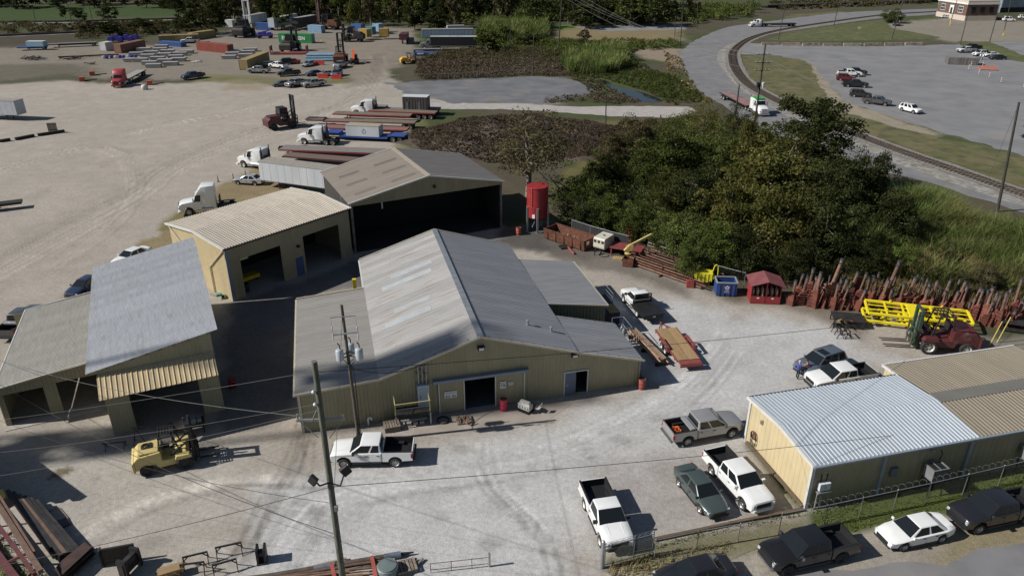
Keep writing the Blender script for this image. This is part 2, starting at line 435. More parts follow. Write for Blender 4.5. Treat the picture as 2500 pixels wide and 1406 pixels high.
M['asphalt']=mat('road_asphalt',(0.165,0.165,0.172),0.9,var=0.16,scale=0.35,col2=(0.21,0.2,0.195),cov=0.5,bump=0.1,detail=8)
M['asphalt2']=mat('lot_asphalt',(0.185,0.187,0.195),0.9,var=0.14,scale=0.2,col2=(0.23,0.215,0.2),cov=0.52,bump=0.1,detail=8)
M['asphalt3']=mat('old_asphalt',(0.13,0.132,0.145),0.9,var=0.22,scale=0.25,col2=(0.2,0.18,0.15),cov=0.55,bump=0.1,detail=8)
M['turf']=mat('mown_grass',(0.07,0.082,0.025),0.95,var=0.35,scale=0.5,col2=(0.13,0.115,0.045),cov=0.5,detail=8,bump=0.4)
M['turf2']=mat('dry_verge_grass',(0.085,0.085,0.03),0.95,var=0.35,scale=0.4,col2=(0.15,0.122,0.062),cov=0.48,detail=8,bump=0.4)
M['ballast']=mat('ballast_stone',(0.2,0.188,0.172),0.95,var=0.4,scale=3.0,col2=(0.11,0.09,0.07),cov=0.52,bump=0.4,detail=8)
M['path']=mat('pale_path_gravel',(0.34,0.32,0.3),0.95,var=0.12,scale=0.8,bump=0.2)
track_px=[(2700,545),(2499,475),(2355,424),(2211,374),(2096,331),(2000,291),(1924,259),(1873,234),(1830,209),(1803,180),(1790,150),(1794,122),(1834,94),(1906,74),(2032,54),(2154,38),(2276,30),(2420,22)]
track_w=spline(W(track_px),6)
def offset(pts,d):
 out=[]
 for i,p in enumerate(pts):
  a,b=pts[max(i-1,0)],pts[min(i+1,len(pts)-1)]
  tx,ty=b[0]-a[0],b[1]-a[1];l=math.hypot(tx,ty)or 1
  out.append((p[0]-ty/l*d,p[1]+tx/l*d))
 return out
lot_edge=[(1870,108),(2100,114),(2283,111),(2700,92),(3100,110),(3100,560),(2499,381),(2391,349),(2283,320),(2211,298),(2140,273),(2064,248),(2032,216),(2006,187),(1992,165),(1960,147),(1898,137),(1816,133),(1770,128),(1800,104)]
sheet('parking_lot',lot_edge,0.012,M['asphalt2'],0.7)
outer=[(2290,22),(2200,25),(2100,29),(2030,34),(1930,46),(1830,59),(1773,68),(1708,94),(1668,119),(1660,138),(1668,162),(1690,201),(1719,230),(1762,256),(1816,295),(1960,352),(2064,399),(2230,437),(2348,472),(2445,502),(2700,590)]
inner=[(2700,565),(2427,482),(2300,440),(2211,408),(2096,360),(1980,312),(1888,268),(1835,236),(1801,212),(1773,183),(1757,160),(1750,142),(1762,120),(1800,102),(1850,91),(1906,80),(2032,61),(2154,45),(2276,37),(2290,36)]
sheet('road',spline(W(outer),5)+spline(W(inner),5),0.02,M['asphalt'],0.35,world=True)
sheet('verge',spline(W([(1816,136),(1898,138),(1960,148),(1984,172),(1996,200),(2018,231),(2046,266),(2124,292),(2200,313),(2278,331),(2389,357),(2499,383),(2700,440)]),4)+offset(track_w,-2.6)[0:64],0.004,M['turf2'],0.7,world=True)
sheet('lawn',[(1872,98),(1924,80),(2032,63),(2154,49),(2170,60),(2178,70),(2294,91),(2283,96),(2104,100),(1942,102)],0.016,M['turf'],0.5)
sheet('grass_patch',[(2338,101),(2420,103),(2500,137),(2560,150),(2500,152),(2410,140),(2350,118)],0.022,M['turf'],0.5)
sheet('verge',[(1935,36),(2060,28),(2060,32),(1960,42),(1910,46)],0.008,M['turf2'],0.5)
sheet('old_lot',[(942,203),(1130,195),(1300,187),(1385,190),(1432,212),(1452,228),(1405,240),(1330,254),(1100,252),(1000,232)],0.012,M['asphalt3'],0.9)
sheet('far_slab',[(1395,66),(1660,60),(1680,66),(1670,73),(1470,77)],0.012,M['asphalt2'],0.9)
sheet('path',[(1000,247),(1100,254),(1300,256),(1390,261),(1500,260),(1680,261),(1700,272),(1660,288),(1500,285),(1400,278),(1250,268),(1060,266)],0.03,M['path'],0.4)
sheet('street',[(1560,1560),(1700,1440),(2000,1400),(2230,1376),(2350,1352),(2500,1322),(2800,1262),(3200,1700),(1900,1900)],0.012,M['asphalt'],0.35)
sheet('concrete_apron',[(1030,1012),(1105,1003),(1290,985),(1390,972),(1400,985),(1330,1030),(1060,1060),(1000,1070)],0.008,mat('apron_concrete',(0.3,0.265,0.23),0.9,var=0.14,scale=0.7,bump=0.1),0.12)
M['water']=mat('pond_water',(0.012,0.018,0.022),0.04,var=0)
sheet('pond',spline(W([(1458,194),(1480,198),(1504,213),(1560,224),(1590,234),(1622,246),(1600,251),(1574,249),(1532,238),(1490,216),(1458,194)]),3),0.03,M['water'],0.3,world=True)
sheet('pond',spline(W([(1490,470),(1540,452),(1590,470),(1600,520),(1560,545),(1500,540),(1480,505),(1490,470)]),3),0.03,M['water'],0.3,world=True)
rw=thing('railway_track','rusty single railway track curving between the road and the parking lot','railway track')
bl=sheet('ballast',offset(track_w,2.2)+offset(track_w,-2.4)[::-1],0.03,M['ballast'],0.3,world=True);bl.parent=rw;del bl['kind']
M['rail']=mat('rail_steel',(0.1,0.07,0.055),0.5,0.5,var=0.3)
for d in(-0.72,0.72):
 b=MB();q=offset(track_w,d)
 for a,e in zip(q[:-1],q[1:]):b.bar((a[0],a[1],0.16),(e[0],e[1],0.16),0.09,0.16)
 b.build('rail',M['rail'],rw)
b=MB();acc=0
for i in range(len(track_w)-1):
 a,e=track_w[i],track_w[i+1];L=math.hypot(e[0]-a[0],e[1]-a[1]);h=math.atan2(e[1]-a[1],e[0]-a[0])
 while acc<L:
  t=acc/L;b.box((a[0]+(e[0]-a[0])*t,a[1]+(e[1]-a[1])*t,0.06),(0.24,2.6,0.1),0,h+rnd.uniform(-.03,.03));acc+=0.75
 acc-=L
o=b.build('sleepers',mat('sleeper_wood',(0.06,0.045,0.035),0.9,var=0.4,scale=1.0),rw);o['kind']='stuff'
sheet('stone_verge',offset(track_w,2.3)[0:60]+spline(W(inner),5)[0:70][::-1],0.012,mat('white_stone',(0.25,0.238,0.222),0.95,var=0.35,scale=1.2,col2=(0.15,0.125,0.09),cov=0.5,bump=0.4),0.3,world=True)
for nm,pts,w,c in(('far_track_bed',[(-300,66),(0,57),(200,54),(420,48),(560,40),(700,36),(880,31),(1080,25)],6,(0.24,0.235,0.225)),('far_track_bed',[(-200,100),(0,90),(110,85),(200,81)],5,(0.22,0.205,0.19)),('far_track_bed',[(1860,20),(2000,15),(2200,9),(2400,4)],4,(0.1,0.09,0.08))):
 q=spline(W(pts),4)
 sheet(nm,offset(q,w/2)+offset(q,-w/2)[::-1],0.05,mat('bed_%g'%c[0],c,0.95,var=0.25,scale=0.2),0.5,world=True)
 for d in(-0.9,0.9):
  b=MB();q2=offset(q,d)
  for a,e in zip(q2[:-1],q2[1:]):b.bar((a[0],a[1],0.35),(e[0],e[1],0.35),0.2,0.5)
  o=b.build('far_rail',mat('far_rail_steel',(0.035,0.03,0.028),0.6,var=0.2));struct(o)
MC=G(1235,345)
def mound_z(x,y):
 dx,dy=(x-MC.x-2)/20.5,(y-MC.y-1)/15.0
 dx*=1+.18*math.sin(y*.31);dy*=1+.2*math.sin(x*.23+1)
 r2=dx*dx+dy*dy
 q=np.array([x]),np.array([y])
 return max(-0.3,3.2*(1-r2**1.1)*(1 if r2<1 else 0.3)+(fbm(q[0],q[1],0.25,4,2)[0]-0.5)*3.2*max(0,1-r2))
b=MB();N1,N2=70,50
for j in range(N2+1):
 for i in range(N1+1):
  x,y=MC.x-27+54*i/N1,MC.y-17+34*j/N2
  b.v.append((x,y,mound_z(x,y)-0.06))
for j in range(N2):
 for i in range(N1):
  k=j*(N1+1)+i;b.f.append([k,k+1,k+N1+2,k+N1+1]);b.m.append(0)
struct(b.build('mound',mat('mound_earth',(0.075,0.055,0.042),0.95,var=0.35,scale=0.5,col2=(0.05,0.035,0.028),cov=0.5,bump=0.6,detail=8),smooth=60))
# ================================================================ BUILDINGS
def metal_mat(name,col,streak,rough=0.45,metal=0.35,rand=0.12,sc=1.2,cov=0.5,dir=1):
 return mat(name,col,rough,metal,var=0.1,scale=sc,col2=streak,stretch=(6,0.35,1)if dir else(0.35,6,1),rand=rand,cov=cov)
M['wall_tan']=mat('tan_wall_sheet',(0.3,0.27,0.175),0.55,0.1,var=0.06,scale=0.8,rand=0.05,col2=(0.25,0.22,0.145),cov=0.6)
M['wall_cream']=mat('cream_wall_sheet',(0.55,0.46,0.285),0.55,0.05,var=0.05,scale=0.8,rand=0.04)
M['wall_grey']=mat('greyish_wall_sheet',(0.33,0.3,0.2),0.55,0.05,var=0.06,scale=0.8,rand=0.05)
M['trim']=mat('pale_trim',(0.52,0.47,0.36),0.5,0.1,var=0.08)
M['trimw']=mat('white_trim',(0.6,0.6,0.58),0.5,0.1,var=0.06)
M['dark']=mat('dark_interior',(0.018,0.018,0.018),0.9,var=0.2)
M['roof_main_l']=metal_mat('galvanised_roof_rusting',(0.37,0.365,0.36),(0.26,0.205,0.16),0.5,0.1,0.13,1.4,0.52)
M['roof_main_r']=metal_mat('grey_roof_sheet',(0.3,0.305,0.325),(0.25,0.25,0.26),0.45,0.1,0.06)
M['roof_lean']=metal_mat('tan_grey_roof',(0.335,0.32,0.3),(0.29,0.262,0.235),0.5,0.2,0.06)
M['roof_a']=metal_mat('weathered_galvanised',(0.4,0.42,0.45),(0.33,0.33,0.335),0.4,0.12,0.06,1.0,0.5,0)
M['roof_b']=metal_mat('dull_tan_roof',(0.33,0.32,0.29),(0.28,0.265,0.23),0.5,0.1,0.05,1.0,0.5,0)
M['roof_c']=metal_mat('tan_roof',(0.33,0.3,0.255),(0.28,0.245,0.2),0.5,0.2,0.05)
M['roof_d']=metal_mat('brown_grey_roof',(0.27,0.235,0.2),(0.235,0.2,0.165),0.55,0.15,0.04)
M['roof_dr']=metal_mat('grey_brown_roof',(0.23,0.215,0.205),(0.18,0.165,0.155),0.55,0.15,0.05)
M['roof_o']=metal_mat('bright_galvalume',(0.37,0.42,0.47),(0.34,0.38,0.42),0.4,0.2,0.03)
M['roof_o2']=metal_mat('aged_brown_roof',(0.215,0.185,0.14),(0.19,0.16,0.12),0.6,0.1,0.06)
M['rib_white']=mat('bright_rib',(0.75,0.78,0.8),0.4,0.2,var=0.03)
M['rib_tan']=mat('pale_rib',(0.37,0.34,0.28),0.5,0.1,var=0.05)
M['skylight']=mat('skylight_sheet',(0.4,0.425,0.44),0.35,0,var=0.08,scale=1)
class Frame:
 def __init__(s,o,deg):
  s.o=Vector((o[0],o[1],0));s.a=R(deg)
  s.e1=Vector((math.cos(s.a),math.sin(s.a),0));s.e2=Vector((-math.sin(s.a),math.cos(s.a),0))
 def w(s,l,m,z=0.0):return s.o+s.e1*l+s.e2*m+Vector((0,0,z))
_pm={}
def ribbed(L,w,m,ribm=None,ribs=3,rh=0.045,rw=0.09,key=''):
 """one sheet: x across (width w), y along (length L), ribs proud of z=0"""
 k=(round(L,2),round(w,3),m.name,ribm.name if ribm else '',ribs,rh,key)
 if k in _pm:return _pm[k]
 b=MB()
 xs=[-w/2];zz=[0];st=[]
 x0=0
 prof=[]
 for i in range(ribs):
  c=-w/2+w*(i+0.5)/ribs
  prof+=[(c-rw/2-0.02,0),(c-rw/4,rh),(c+rw/4,rh),(c+rw/2+0.02,0)]
 prof=[(-w/2,0)]+prof+[(w/2,0)]
 vs=[(x,0,z)for x,z in prof]+[(x,L,z)for x,z in prof]
 n=len(prof);fs=[];mi=[]
 for i in range(n-1):
  b.add([vs[i],vs[i+1],vs[n+i+1],vs[n+i]],[(0,1,2,3)],1 if(ribm and i%4==2)else 0)
 b.poly([(-w/2,0,0),(-w/2,0,-0.03),(w/2,0,-0.03),(w/2,0,0)]);b.poly([(-w/2,L,0),(w/2,L,0),(w/2,L,-0.03),(-w/2,L,-0.03)])
 b.poly([(-w/2,0,-0.03),(-w/2,L,-0.03),(w/2,L,-0.03),(w/2,0,-0.03)])
 me=bpy.data.meshes.new('sheet');me.from_pydata(b.v,[],b.f)
 me.materials.append(m);me.materials.append(ribm or m)
 me.polygons.foreach_set('material_index',b.m)
 _pm[k]=me
 return me
def place(name,me,parent,org,ax,ay):
 """put a mesh with its x along ax and y along ay (world vectors), parented"""
 az=ax.cross(ay).normalized()
 o=link(name,me,parent)
 o.matrix_world=Matrix(((ax.x,ay.x,az.x,org.x),(ax.y,ay.y,az.y,org.y),(ax.z,ay.z,az.z,org.z),(0,0,0,1)))
 return o
def roof(parent,a0,a1,b0,b1,m,ribm=None,pw=0.92,ribs=3,name='roof_sheet',rh=0.045,alt=None,rw=0.09,lift=0.0):
 """sheets side by side from a (eave line a0-a1) up to b (ridge line b0-b1)"""
 n=max(1,round((a1-a0).length/pw))
 for i in range(n):
  t0,t1=i/n,(i+1)/n
  e0,e1,r0,r1=a0 .lerp(a1,t0),a0 .lerp(a1,t1),b0 .lerp(b1,t0),b0 .lerp(b1,t1)
  e,r=(e0+e1)/2,(r0+r1)/2
  ay=(r-e);L=ay.length;ay.normalize()
  ax=(e1-e0);w=ax.length*0.997;ax.normalize()
  if ax.cross(ay).z<0:ax=-ax
  nz=ax.cross(ay).normalized()
  mm=alt if(alt and rnd.random()<0.0)else m
  place(name,ribbed(L,w,mm,ribm,ribs,rh,rw),parent,e+nz*lift,ax,ay)
def wall(parent,F,l0,l1,m_,side,zt,opens=(),m=None,pw=0.92,z0=0.0,ribs=3,name='wall_sheet',rh=0.03):
 """upright sheets along l (side 'f'/'b' at depth m_) or along m (side 'l'/'r' at l = m_); zt(l) = top"""
 cuts=sorted({l0,l1}|{c for o in opens for c in o[:2]if l0<c<l1})
 out={'f':-F.e2,'b':F.e2,'l':-F.e1,'r':F.e1}[side]
 up=Vector((0,0,1))
 ax=up.cross(out);ax=-ax if False else ax
 for c0,c1 in zip(cuts[:-1],cuts[1:]):
  n=max(1,round((c1-c0)/pw))
  for i in range(n):
   x0,x1=c0+(c1-c0)*i/n,c0+(c1-c0)*(i+1)/n
   xm=(x0+x1)/2;top=zt(xm)
   spans=[(z0,top)]
   for o in opens:
    if o[0]-1e-6<=xm<=o[1]+1e-6:spans=[q for q in((z0,o[2]),(o[3],top))if q[1]-q[0]>0.05]
   for s0,s1 in spans:
    p=F.w(xm,m_,s0)if side in 'fb' else F.w(m_,xm,s0)
    xa=-(F.e1 if side=='b' else-F.e1 if side=='f' else 0*F.e1)if side in 'fb' else None
    axx=up.cross(out).normalized()
    place(name,ribbed(s1-s0,x1-x0,m,None,ribs,rh),parent,p,-axx if(axx.cross(up)).dot(out)<0 else axx,up)
def solid(parent,F,name,m,bx,**k):
 b=MB()
 for(l0,l1,m0,m1,z0,z1)in bx:
  vs=[F.w(l,mm,z)for z in(z0,z1)for l,mm in((l0,m0),(l1,m0),(l1,m1),(l0,m1))]
  b.add(vs,[(0,3,2,1),(4,5,6,7),(0,1,5,4),(1,2,6,5),(2,3,7,6),(3,0,4,7)])
 inv=parent.matrix_world.inverted()if parent else Matrix()
 return b.build(name,m,parent,**k)
def trimline(parent,pts,w,h,m,name='trim'):
 b=MB()
 for a,e in zip(pts[:-1],pts[1:]):b.bar(a,e,w,h)
 return b.build(name,m,parent)
 # ---------------------------------------------------------------- main workshop
FM=Frame((-16.01,47.22),14)
mw=thing('workshop','large tan metal workshop with grey gabled roof in the centre of the yard','building')
DM=23.3
w=FM.w
ZR,ZB,ZL=6.62,4.0,3.6
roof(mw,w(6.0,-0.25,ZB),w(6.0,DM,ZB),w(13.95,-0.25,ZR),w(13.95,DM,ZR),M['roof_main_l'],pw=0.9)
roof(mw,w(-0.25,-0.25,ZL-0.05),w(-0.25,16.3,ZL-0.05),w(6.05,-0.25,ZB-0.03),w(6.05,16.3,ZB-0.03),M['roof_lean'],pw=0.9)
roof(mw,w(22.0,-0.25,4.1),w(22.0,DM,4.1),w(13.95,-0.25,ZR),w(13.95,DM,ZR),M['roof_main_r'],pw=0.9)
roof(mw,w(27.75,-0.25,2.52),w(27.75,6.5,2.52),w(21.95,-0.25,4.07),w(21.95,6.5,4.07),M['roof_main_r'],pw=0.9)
roof(mw,w(28.0,8.9,3.15),w(28.0,19.4,3.15),w(21.9,8.9,4.07),w(21.9,19.4,4.07),M['roof_lean']if False else metal_mat('pale_grey_roof',(0.3,0.305,0.315),(0.26,0.255,0.26),0.45,0.1,0.05),pw=0.9)
for m0,u0,u1 in((16.2,2.6,6.6),(14.4,1.6,6.3),(7.4,1.2,5.2),(9.3,2.2,5.4)):
 e=w(6+u0,m0,ZB+(ZR-ZB)*u0/7.95);r=w(6+u1,m0,ZB+(ZR-ZB)*u1/7.95)
 ay=(r-e).normalized();ax=FM.e2*-1
 nz=ax.cross(ay)
 place('skylight_sheet',ribbed((r-e).length,0.9,M['skylight'],None,3),mw,e+nz*0.012,ax,ay)
trimline(mw,[w(13.95,-0.25,ZR+0.03),w(13.95,DM,ZR+0.03)],0.5,0.05,M['galv'],'ridge_cap')
trimline(mw,[w(-0.3,-0.3,ZL-0.02),w(6.05,-0.3,ZB-0.02),w(13.95,-0.3,ZR+0.0),w(22.0,-0.3,4.08),w(27.8,-0.3,2.5)],0.12,0.16,M['trim'],'rake_trim')
trimline(mw,[w(-0.3,16.35,ZL),w(6.0,16.35,ZB)],0.1,0.14,M['trim'],'rake_trim')
trimline(mw,[w(6.0,DM+0.05,ZB),w(13.95,DM+0.05,ZR),w(22,DM+0.05,4.1)],0.1,0.14,M['trim'],'rake_trim')
trimline(mw,[w(22.0,8.85,4.02),w(28.0,8.85,3.1),w(28.05,19.4,3.1)],0.1,0.14,M['trim'],'rake_trim')
trimline(mw,[w(-0.32,-0.3,ZL-0.1),w(-0.32,16.3,ZL-0.1)],0.14,0.12,M['trim'],'gutter')
b=MB()
for i in range(17):b.bar(w(-0.42,i*1.0,ZL-0.06),w(-0.1,i*1.0,ZL-0.02),0.03,0.03)
b.build('gutter_brackets',M['trim'],mw)['kind']='stuff'
trimline(mw,[w(5.95,16.4,ZB-0.1),w(5.95,DM,ZB-0.1)],0.14,0.12,M['trimw'],'gutter')
def ztop(l):
 if l<6:return ZL+(ZB-ZL)*l/6-0.08
 if l<13.95:return ZB+(ZR-ZB)*(l-6)/7.95-0.06
 if l<22:return ZR+(4.1-ZR)*(l-13.95)/8.05-0.06
 return 4.07+(2.52-4.07)*(l-22)/5.75-0.06
DOOR=(10.4,18.4)
wall(mw,FM,0,6.0,0,'f',ztop,m=M['wall_tan'])
wall(mw,FM,6.0,27.5,0,'f',ztop,[(12.0,15.6,0,3.1),(21.0,22.9,0.1,2.2)],m=M['wall_tan'])
wall(mw,FM,0,16.2,0,'l',lambda m:ZL-0.1,m=M['wall_tan'])
wall(mw,FM,0,6.0,16.2,'b',ztop,m=M['wall_tan'])
wall(mw,FM,16.2,DM-0.1,6.0,'l',lambda m:ZB-0.1,m=M['wall_tan'])
wall(mw,FM,6.0,22.0,DM-0.1,'b',ztop,m=M['wall_tan'])
wall(mw,FM,0,6.3,27.5,'r',lambda m:2.5,m=M['wall_tan'])
wall(mw,FM,22.0,27.6,6.3,'b',ztop,m=M['wall_tan'])
wall(mw,FM,6.3,9.0,22.0,'r',lambda m:4.0,m=M['wall_tan'])
M['wall_green']=mat('grey_green_wall',(0.14,0.15,0.1),0.6,0.05,var=0.08)
wall(mw,FM,22.0,27.8,9.05,'f',lambda l:4.0-(l-22)*0.15-0.1,m=M['wall_green'])
wall(mw,FM,9.05,19.2,27.8,'r',lambda m:3.05,[(11,15,0,2.6)],m=M['wall_green'])
wall(mw,FM,22.0,27.8,19.2,'b',lambda l:4.0-(l-22)*0.15-0.1,m=M['wall_green'])
wall(mw,FM,19.2,DM,22.0,'r',lambda m:4.0,m=M['wall_green'])
solid(mw,FM,'floor',mat('shop_floor',(0.1,0.1,0.1),0.9,var=0.2),[(0.1,27.3,0.1,6.0,0.0,0.03),(6.1,21.9,6.0,DM-0.2,0.0,0.03)])
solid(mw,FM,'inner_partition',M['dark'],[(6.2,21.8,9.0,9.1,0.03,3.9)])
for l0,l1,zt_ in((10.55,12.55,2.95),(15.1,17.5,2.95)):
 dl=thing
 d=ribbed(zt_-0.06,l1-l0,M['wall_tan'],None,8,0.02)
 o=place('sliding_door',d,mw,w((l0+l1)/2,-0.13,0.06),FM.e1,Vector((0,0,1)))
 for l in(l0,l1):MB().bb(l-(l0+l1)/2-0.04,l-(l0+l1)/2+0.04,-0.03,zt_-0.03,0.0,0.07).build('edge_strip',M['trimw'],o)
solid(mw,FM,'door_rail',mat('blue_grey_flashing',(0.2,0.24,0.31),0.45,0.2,var=0.08),[(10.1,17.8,-0.42,-0.05,2.98,3.2)])
o=solid(mw,FM,'side_door',mat('slate_blue_door',(0.1,0.13,0.19),0.5,var=0.08),[(20.95,21.9,-0.1,-0.03,0.1,2.2)])
solid(o,FM,'handle',M['chrome'],[(21.1,21.22,-0.16,-0.1,1.0,1.06)])
solid(mw,FM,'door_frame',M['trimw'],[(20.88,20.95,-0.12,0.02,0,2.28),(22.9,22.97,-0.12,0.02,0,2.28),(20.95,22.9,-0.12,0.02,2.2,2.28)])
solid(mw,FM,'corner_post',M['trim'],[(-0.12,0.08,-0.12,0.08,0,ZL-0.1)])
solid(mw,FM,'corner_post',M['wall_tan'],[(27.45,27.58,-0.08,0.06,0,2.45)])
for l,z in((14.0,5.45),(21.7,3.7)):
 o=solid(mw,FM,'wall_lamp',M['blackmetal'],[(l-0.28,l+0.28,-0.3,-0.03,z,z+0.28)])
 solid(o,FM,'lens',M['lamp'],[(l-0.2,l+0.2,-0.33,-0.3,z+0.02,z+0.2)])
for l,m_ in((18.7,3.4),(20.6,2.9)):
 o=MB().lathe([(0.09,0),(0.09,0.35),(0.16,0.36),(0.16,0.45),(0.02,0.5)],w(l,m_,ZR+(4.1-ZR)*(l-13.95)/8.05),10).build('roof_vent',M['galv'],mw,smooth=40)
def board(parent,F,l0,l1,z0,z1,m_,marks,name='sign_board',base=None):
 o=solid(parent,F,name,base or mat('white_board',(0.62,0.62,0.62),0.5,var=0.04),[(l0,l1,m_-0.02,m_,z0,z1)])
 b=MB()
 for(u0,u1,v0,v1)in marks:
  p=[F.w(l0+(l1-l0)*u,m_-0.024,z0+(z1-z0)*v)for u,v in((u0,v0),(u1,v0),(u1,v1),(u0,v1))]
  b.poly(p)
 if marks:b.build('print',mat('sign_ink',(0.03,0.03,0.04),0.6,var=0),o)
 return o
def textline(u0,u1,v,h,n,seed=0):
 q=random.Random(seed);out=[];u=u0
 while u<u1:
  wd=q.uniform(0.02,0.06);out.append((u,min(u+wd,u1),v,v+h));u+=wd+0.02
 return out
board(mw,FM,10.95,11.95,1.45,2.05,-0.2,textline(.1,.9,.8,.05,9,1)+textline(.15,.85,.65,.04,9,2)+[(.1,.2,.1,.25),(.14,.26,.22,.36),(.3,.4,.12,.26),(.36,.44,.24,.36),(.62,.72,.12,.25),(.68,.76,.2,.38),(.78,.9,.14,.3)])
board(mw,FM,15.45,15.95,1.65,2.3,-0.2,textline(.12,.88,.8,.06,5,3)+textline(.12,.88,.62,.06,5,4)+[(.15,.4,.35,.5),(.55,.85,.3,.5)])
board(mw,FM,16.15,16.55,1.85,2.15,-0.2,textline(.1,.9,.65,.12,5,5)+textline(.1,.9,.3,.12,5,6))
o=solid(mw,FM,'electrical_cabinet',mat('cabinet_blue_grey',(0.42,0.49,0.56),0.45,0.2,var=0.05),[(8.85,9.75,-0.5,-0.03,1.15,3.05)])
solid(o,FM,'cabinet_door',mat('cabinet_door_blue',(0.3,0.38,0.47),0.45,0.2,var=0.05),[(8.98,9.65,-0.53,-0.5,1.25,2.9)])
solid(o,FM,'handle',M['black'],[(9.03,9.08,-0.57,-0.53,2.0,2.2)])
for k,l in enumerate((9.0,9.3,9.6)):
 b=MB().tube(w(l,-0.2,3.0),w(l,-0.2,4.55),0.055,n=8).lathe([(0.06,0),(0.1,0.05),(0.1,0.14),(0.03,0.22)],w(l,-0.2,4.5),8)
 b.build('service_riser',M['galv'],mw,smooth=40)
b=MB()
for k in range(14):
 a=w(8.95+rnd.uniform(0,.7),-0.22,3.2+rnd.uniform(0,1.3));e=a+Vector((rnd.uniform(-.5,.5),rnd.uniform(-.1,0.05),rnd.uniform(-.4,.4)));b.path([a,(a+e)/2-Vector((0,0,.1)),e],0.018,5)
b.build('cables',M['black'],mw)
# ---------------------------------------------------------------- office block on the right
FO=Frame((19.59,38.89),14)
ob=thing('office_building','low cream metal office with white-ribbed and brown roof on the right','building')
w=FO.w
ZE,ZT=3.62,3.98
roof(ob,w(-0.1,-0.2,ZE),w(12.75,-0.2,ZE),w(-0.1,3.9,ZT),w(12.75,3.9,ZT),M['roof_o'],M['rib_white'],0.92,3,rw=0.07)
roof(ob,w(-0.1,8.0,ZE),w(12.75,8.0,ZE),w(-0.1,3.9,ZT),w(12.75,3.9,ZT),M['roof_o'],M['rib_white'],0.92,3,rw=0.07)
roof(ob,w(12.78,-0.2,ZE),w(27,-0.2,ZE),w(12.78,3.6,ZT-0.02),w(27,3.6,ZT-0.02),M['roof_o2'],M['rib_tan'],0.92,3,rw=0.05)
roof(ob,w(12.78,9.6,ZE-0.1),w(25.4,9.6,ZE-0.1),w(12.78,4.7,ZT-0.02),w(25.4,4.7,ZT-0.02),M['roof_o2'],M['rib_tan'],0.92,3,rw=0.05)
solid(ob,FO,'ridge_strip',mat('grey_felt_strip',(0.15,0.145,0.13),0.8,var=0.1,scale=0.6),[(12.76,27,3.55,4.75,ZT-0.1,ZT+0.03)])
wall(ob,FO,0,27,0,'f',lambda l:ZE-0.05,m=M['wall_tan'],ribs=2)
wall(ob,FO,0,7.7,0,'l',lambda m:ZE-0.08+(ZT-ZE)*(1-abs(m-3.85)/3.85),m=M['wall_cream'],ribs=2)
wall(ob,FO,0,12.8,7.7,'b',lambda l:ZE-0.05,m=M['wall_tan'],ribs=2)
wall(ob,FO,7.7,9.4,12.8,'l',lambda m:ZE-0.12,m=M['wall_cream'],ribs=2)
wall(ob,FO,12.8,25.2,9.4,'b',lambda l:ZE-0.12,m=M['wall_tan'],ribs=2)
trimline(ob,[w(-0.16,-0.26,ZE-0.05),w(-0.16,3.9,ZT-0.05),w(-0.16,8.05,ZE-0.05)],0.16,0.22,M['trimw'],'rake_trim')
trimline(ob,[w(-0.16,-0.28,ZE-0.06),w(27,-0.28,ZE-0.06)],0.14,0.14,mat('blue_grey_gutter',(0.3,0.35,0.4),0.4,0.3,var=0.05),'gutter')
trimline(ob,[w(-0.16,8.06,ZE-0.04),w(12.75,8.06,ZE-0.04)],0.12,0.1,M['black'],'gutter')
trimline(ob,[w(12.7,7.9,ZE-0.06),w(12.7,9.65,ZE-0.12),w(25.4,9.65,ZE-0.12)],0.14,0.18,M['trimw'],'rake_trim')
solid(ob,FO,'corner_trim',M['trimw'],[(-0.12,0.12,-0.12,0.1,0,ZE-0.1)])
solid(ob,FO,'corner_trim',M['trimw'],[(-0.1,0.08,7.6,7.82,0,ZE-0.1)])
for l in(5.3,12.2,19.0):solid(ob,FO,'downpipe',mat('blue_grey_pipe',(0.26,0.32,0.38),0.4,0.2,var=0.06),[(l,l+0.22,-0.16,-0.04,0.0,ZE-0.1)])
solid(ob,FO,'meter_box',mat('white_box',(0.6,0.62,0.64),0.45,var=0.05),[(0.55,0.95,-0.35,-0.03,1.55,2.1),(1.0,1.35,-0.35,-0.03,1.55,2.1)])
solid(ob,FO,'meter_stand',M['galv'],[(0.45,1.45,-0.42,-0.03,1.35,1.45),(0.5,0.58,-0.3,-0.2,0,1.35),(0.85,0.93,-0.3,-0.2,0,1.35)])
solid(ob,FO,'meter_conduit',M['black'],[(0.72,0.76,-0.1,-0.04,2.1,2.7),(1.15,1.19,-0.1,-0.04,2.1,2.7)])
solid(ob,FO,'junction_box',mat('grey_box',(0.13,0.15,0.17),0.5,0.1,var=0.06),[(6.1,6.6,-0.22,-0.03,1.5,2.2)])
for l in(9.0,17.9):
 o=solid(ob,FO,'wall_lamp',M['galv'],[(l,l+0.22,-0.22,-0.03,3.05,3.3)])
o=MB().path([w(9.8,-0.1,3.0),w(9.8,-0.3,2.9),w(9.75,-0.25,2.2),w(9.6,-0.25,1.7)],0.035).build('conduit',M['black'],ob)
o=solid(ob,FO,'wall_lamp',M['galv'],[(-0.2,-0.03,5.9,6.05,2.65,2.95)])
o=MB().lathe([(0.26,-0.05),(0.33,-0.05),(0.33,0.05),(0.26,0.05)],(0,0,0),14,0,'x',False)
h=o.build('hose_reel',M['rust'],ob);h.location=w(-0.18,6.6,1.2);h.rotation_euler=(0,0,FO.a)
b=MB()
for k in range(5):b.path([w(-0.15,6.6+.38*math.cos(t/2+k),.9+.4*math.sin(t/2+k)-.06*k)for t in range(13)],0.014,4)
b.build('hose',M['black'],ob)
M['acgrey']=mat('ac_grey',(0.24,0.25,0.26),0.5,0.3,var=0.08)
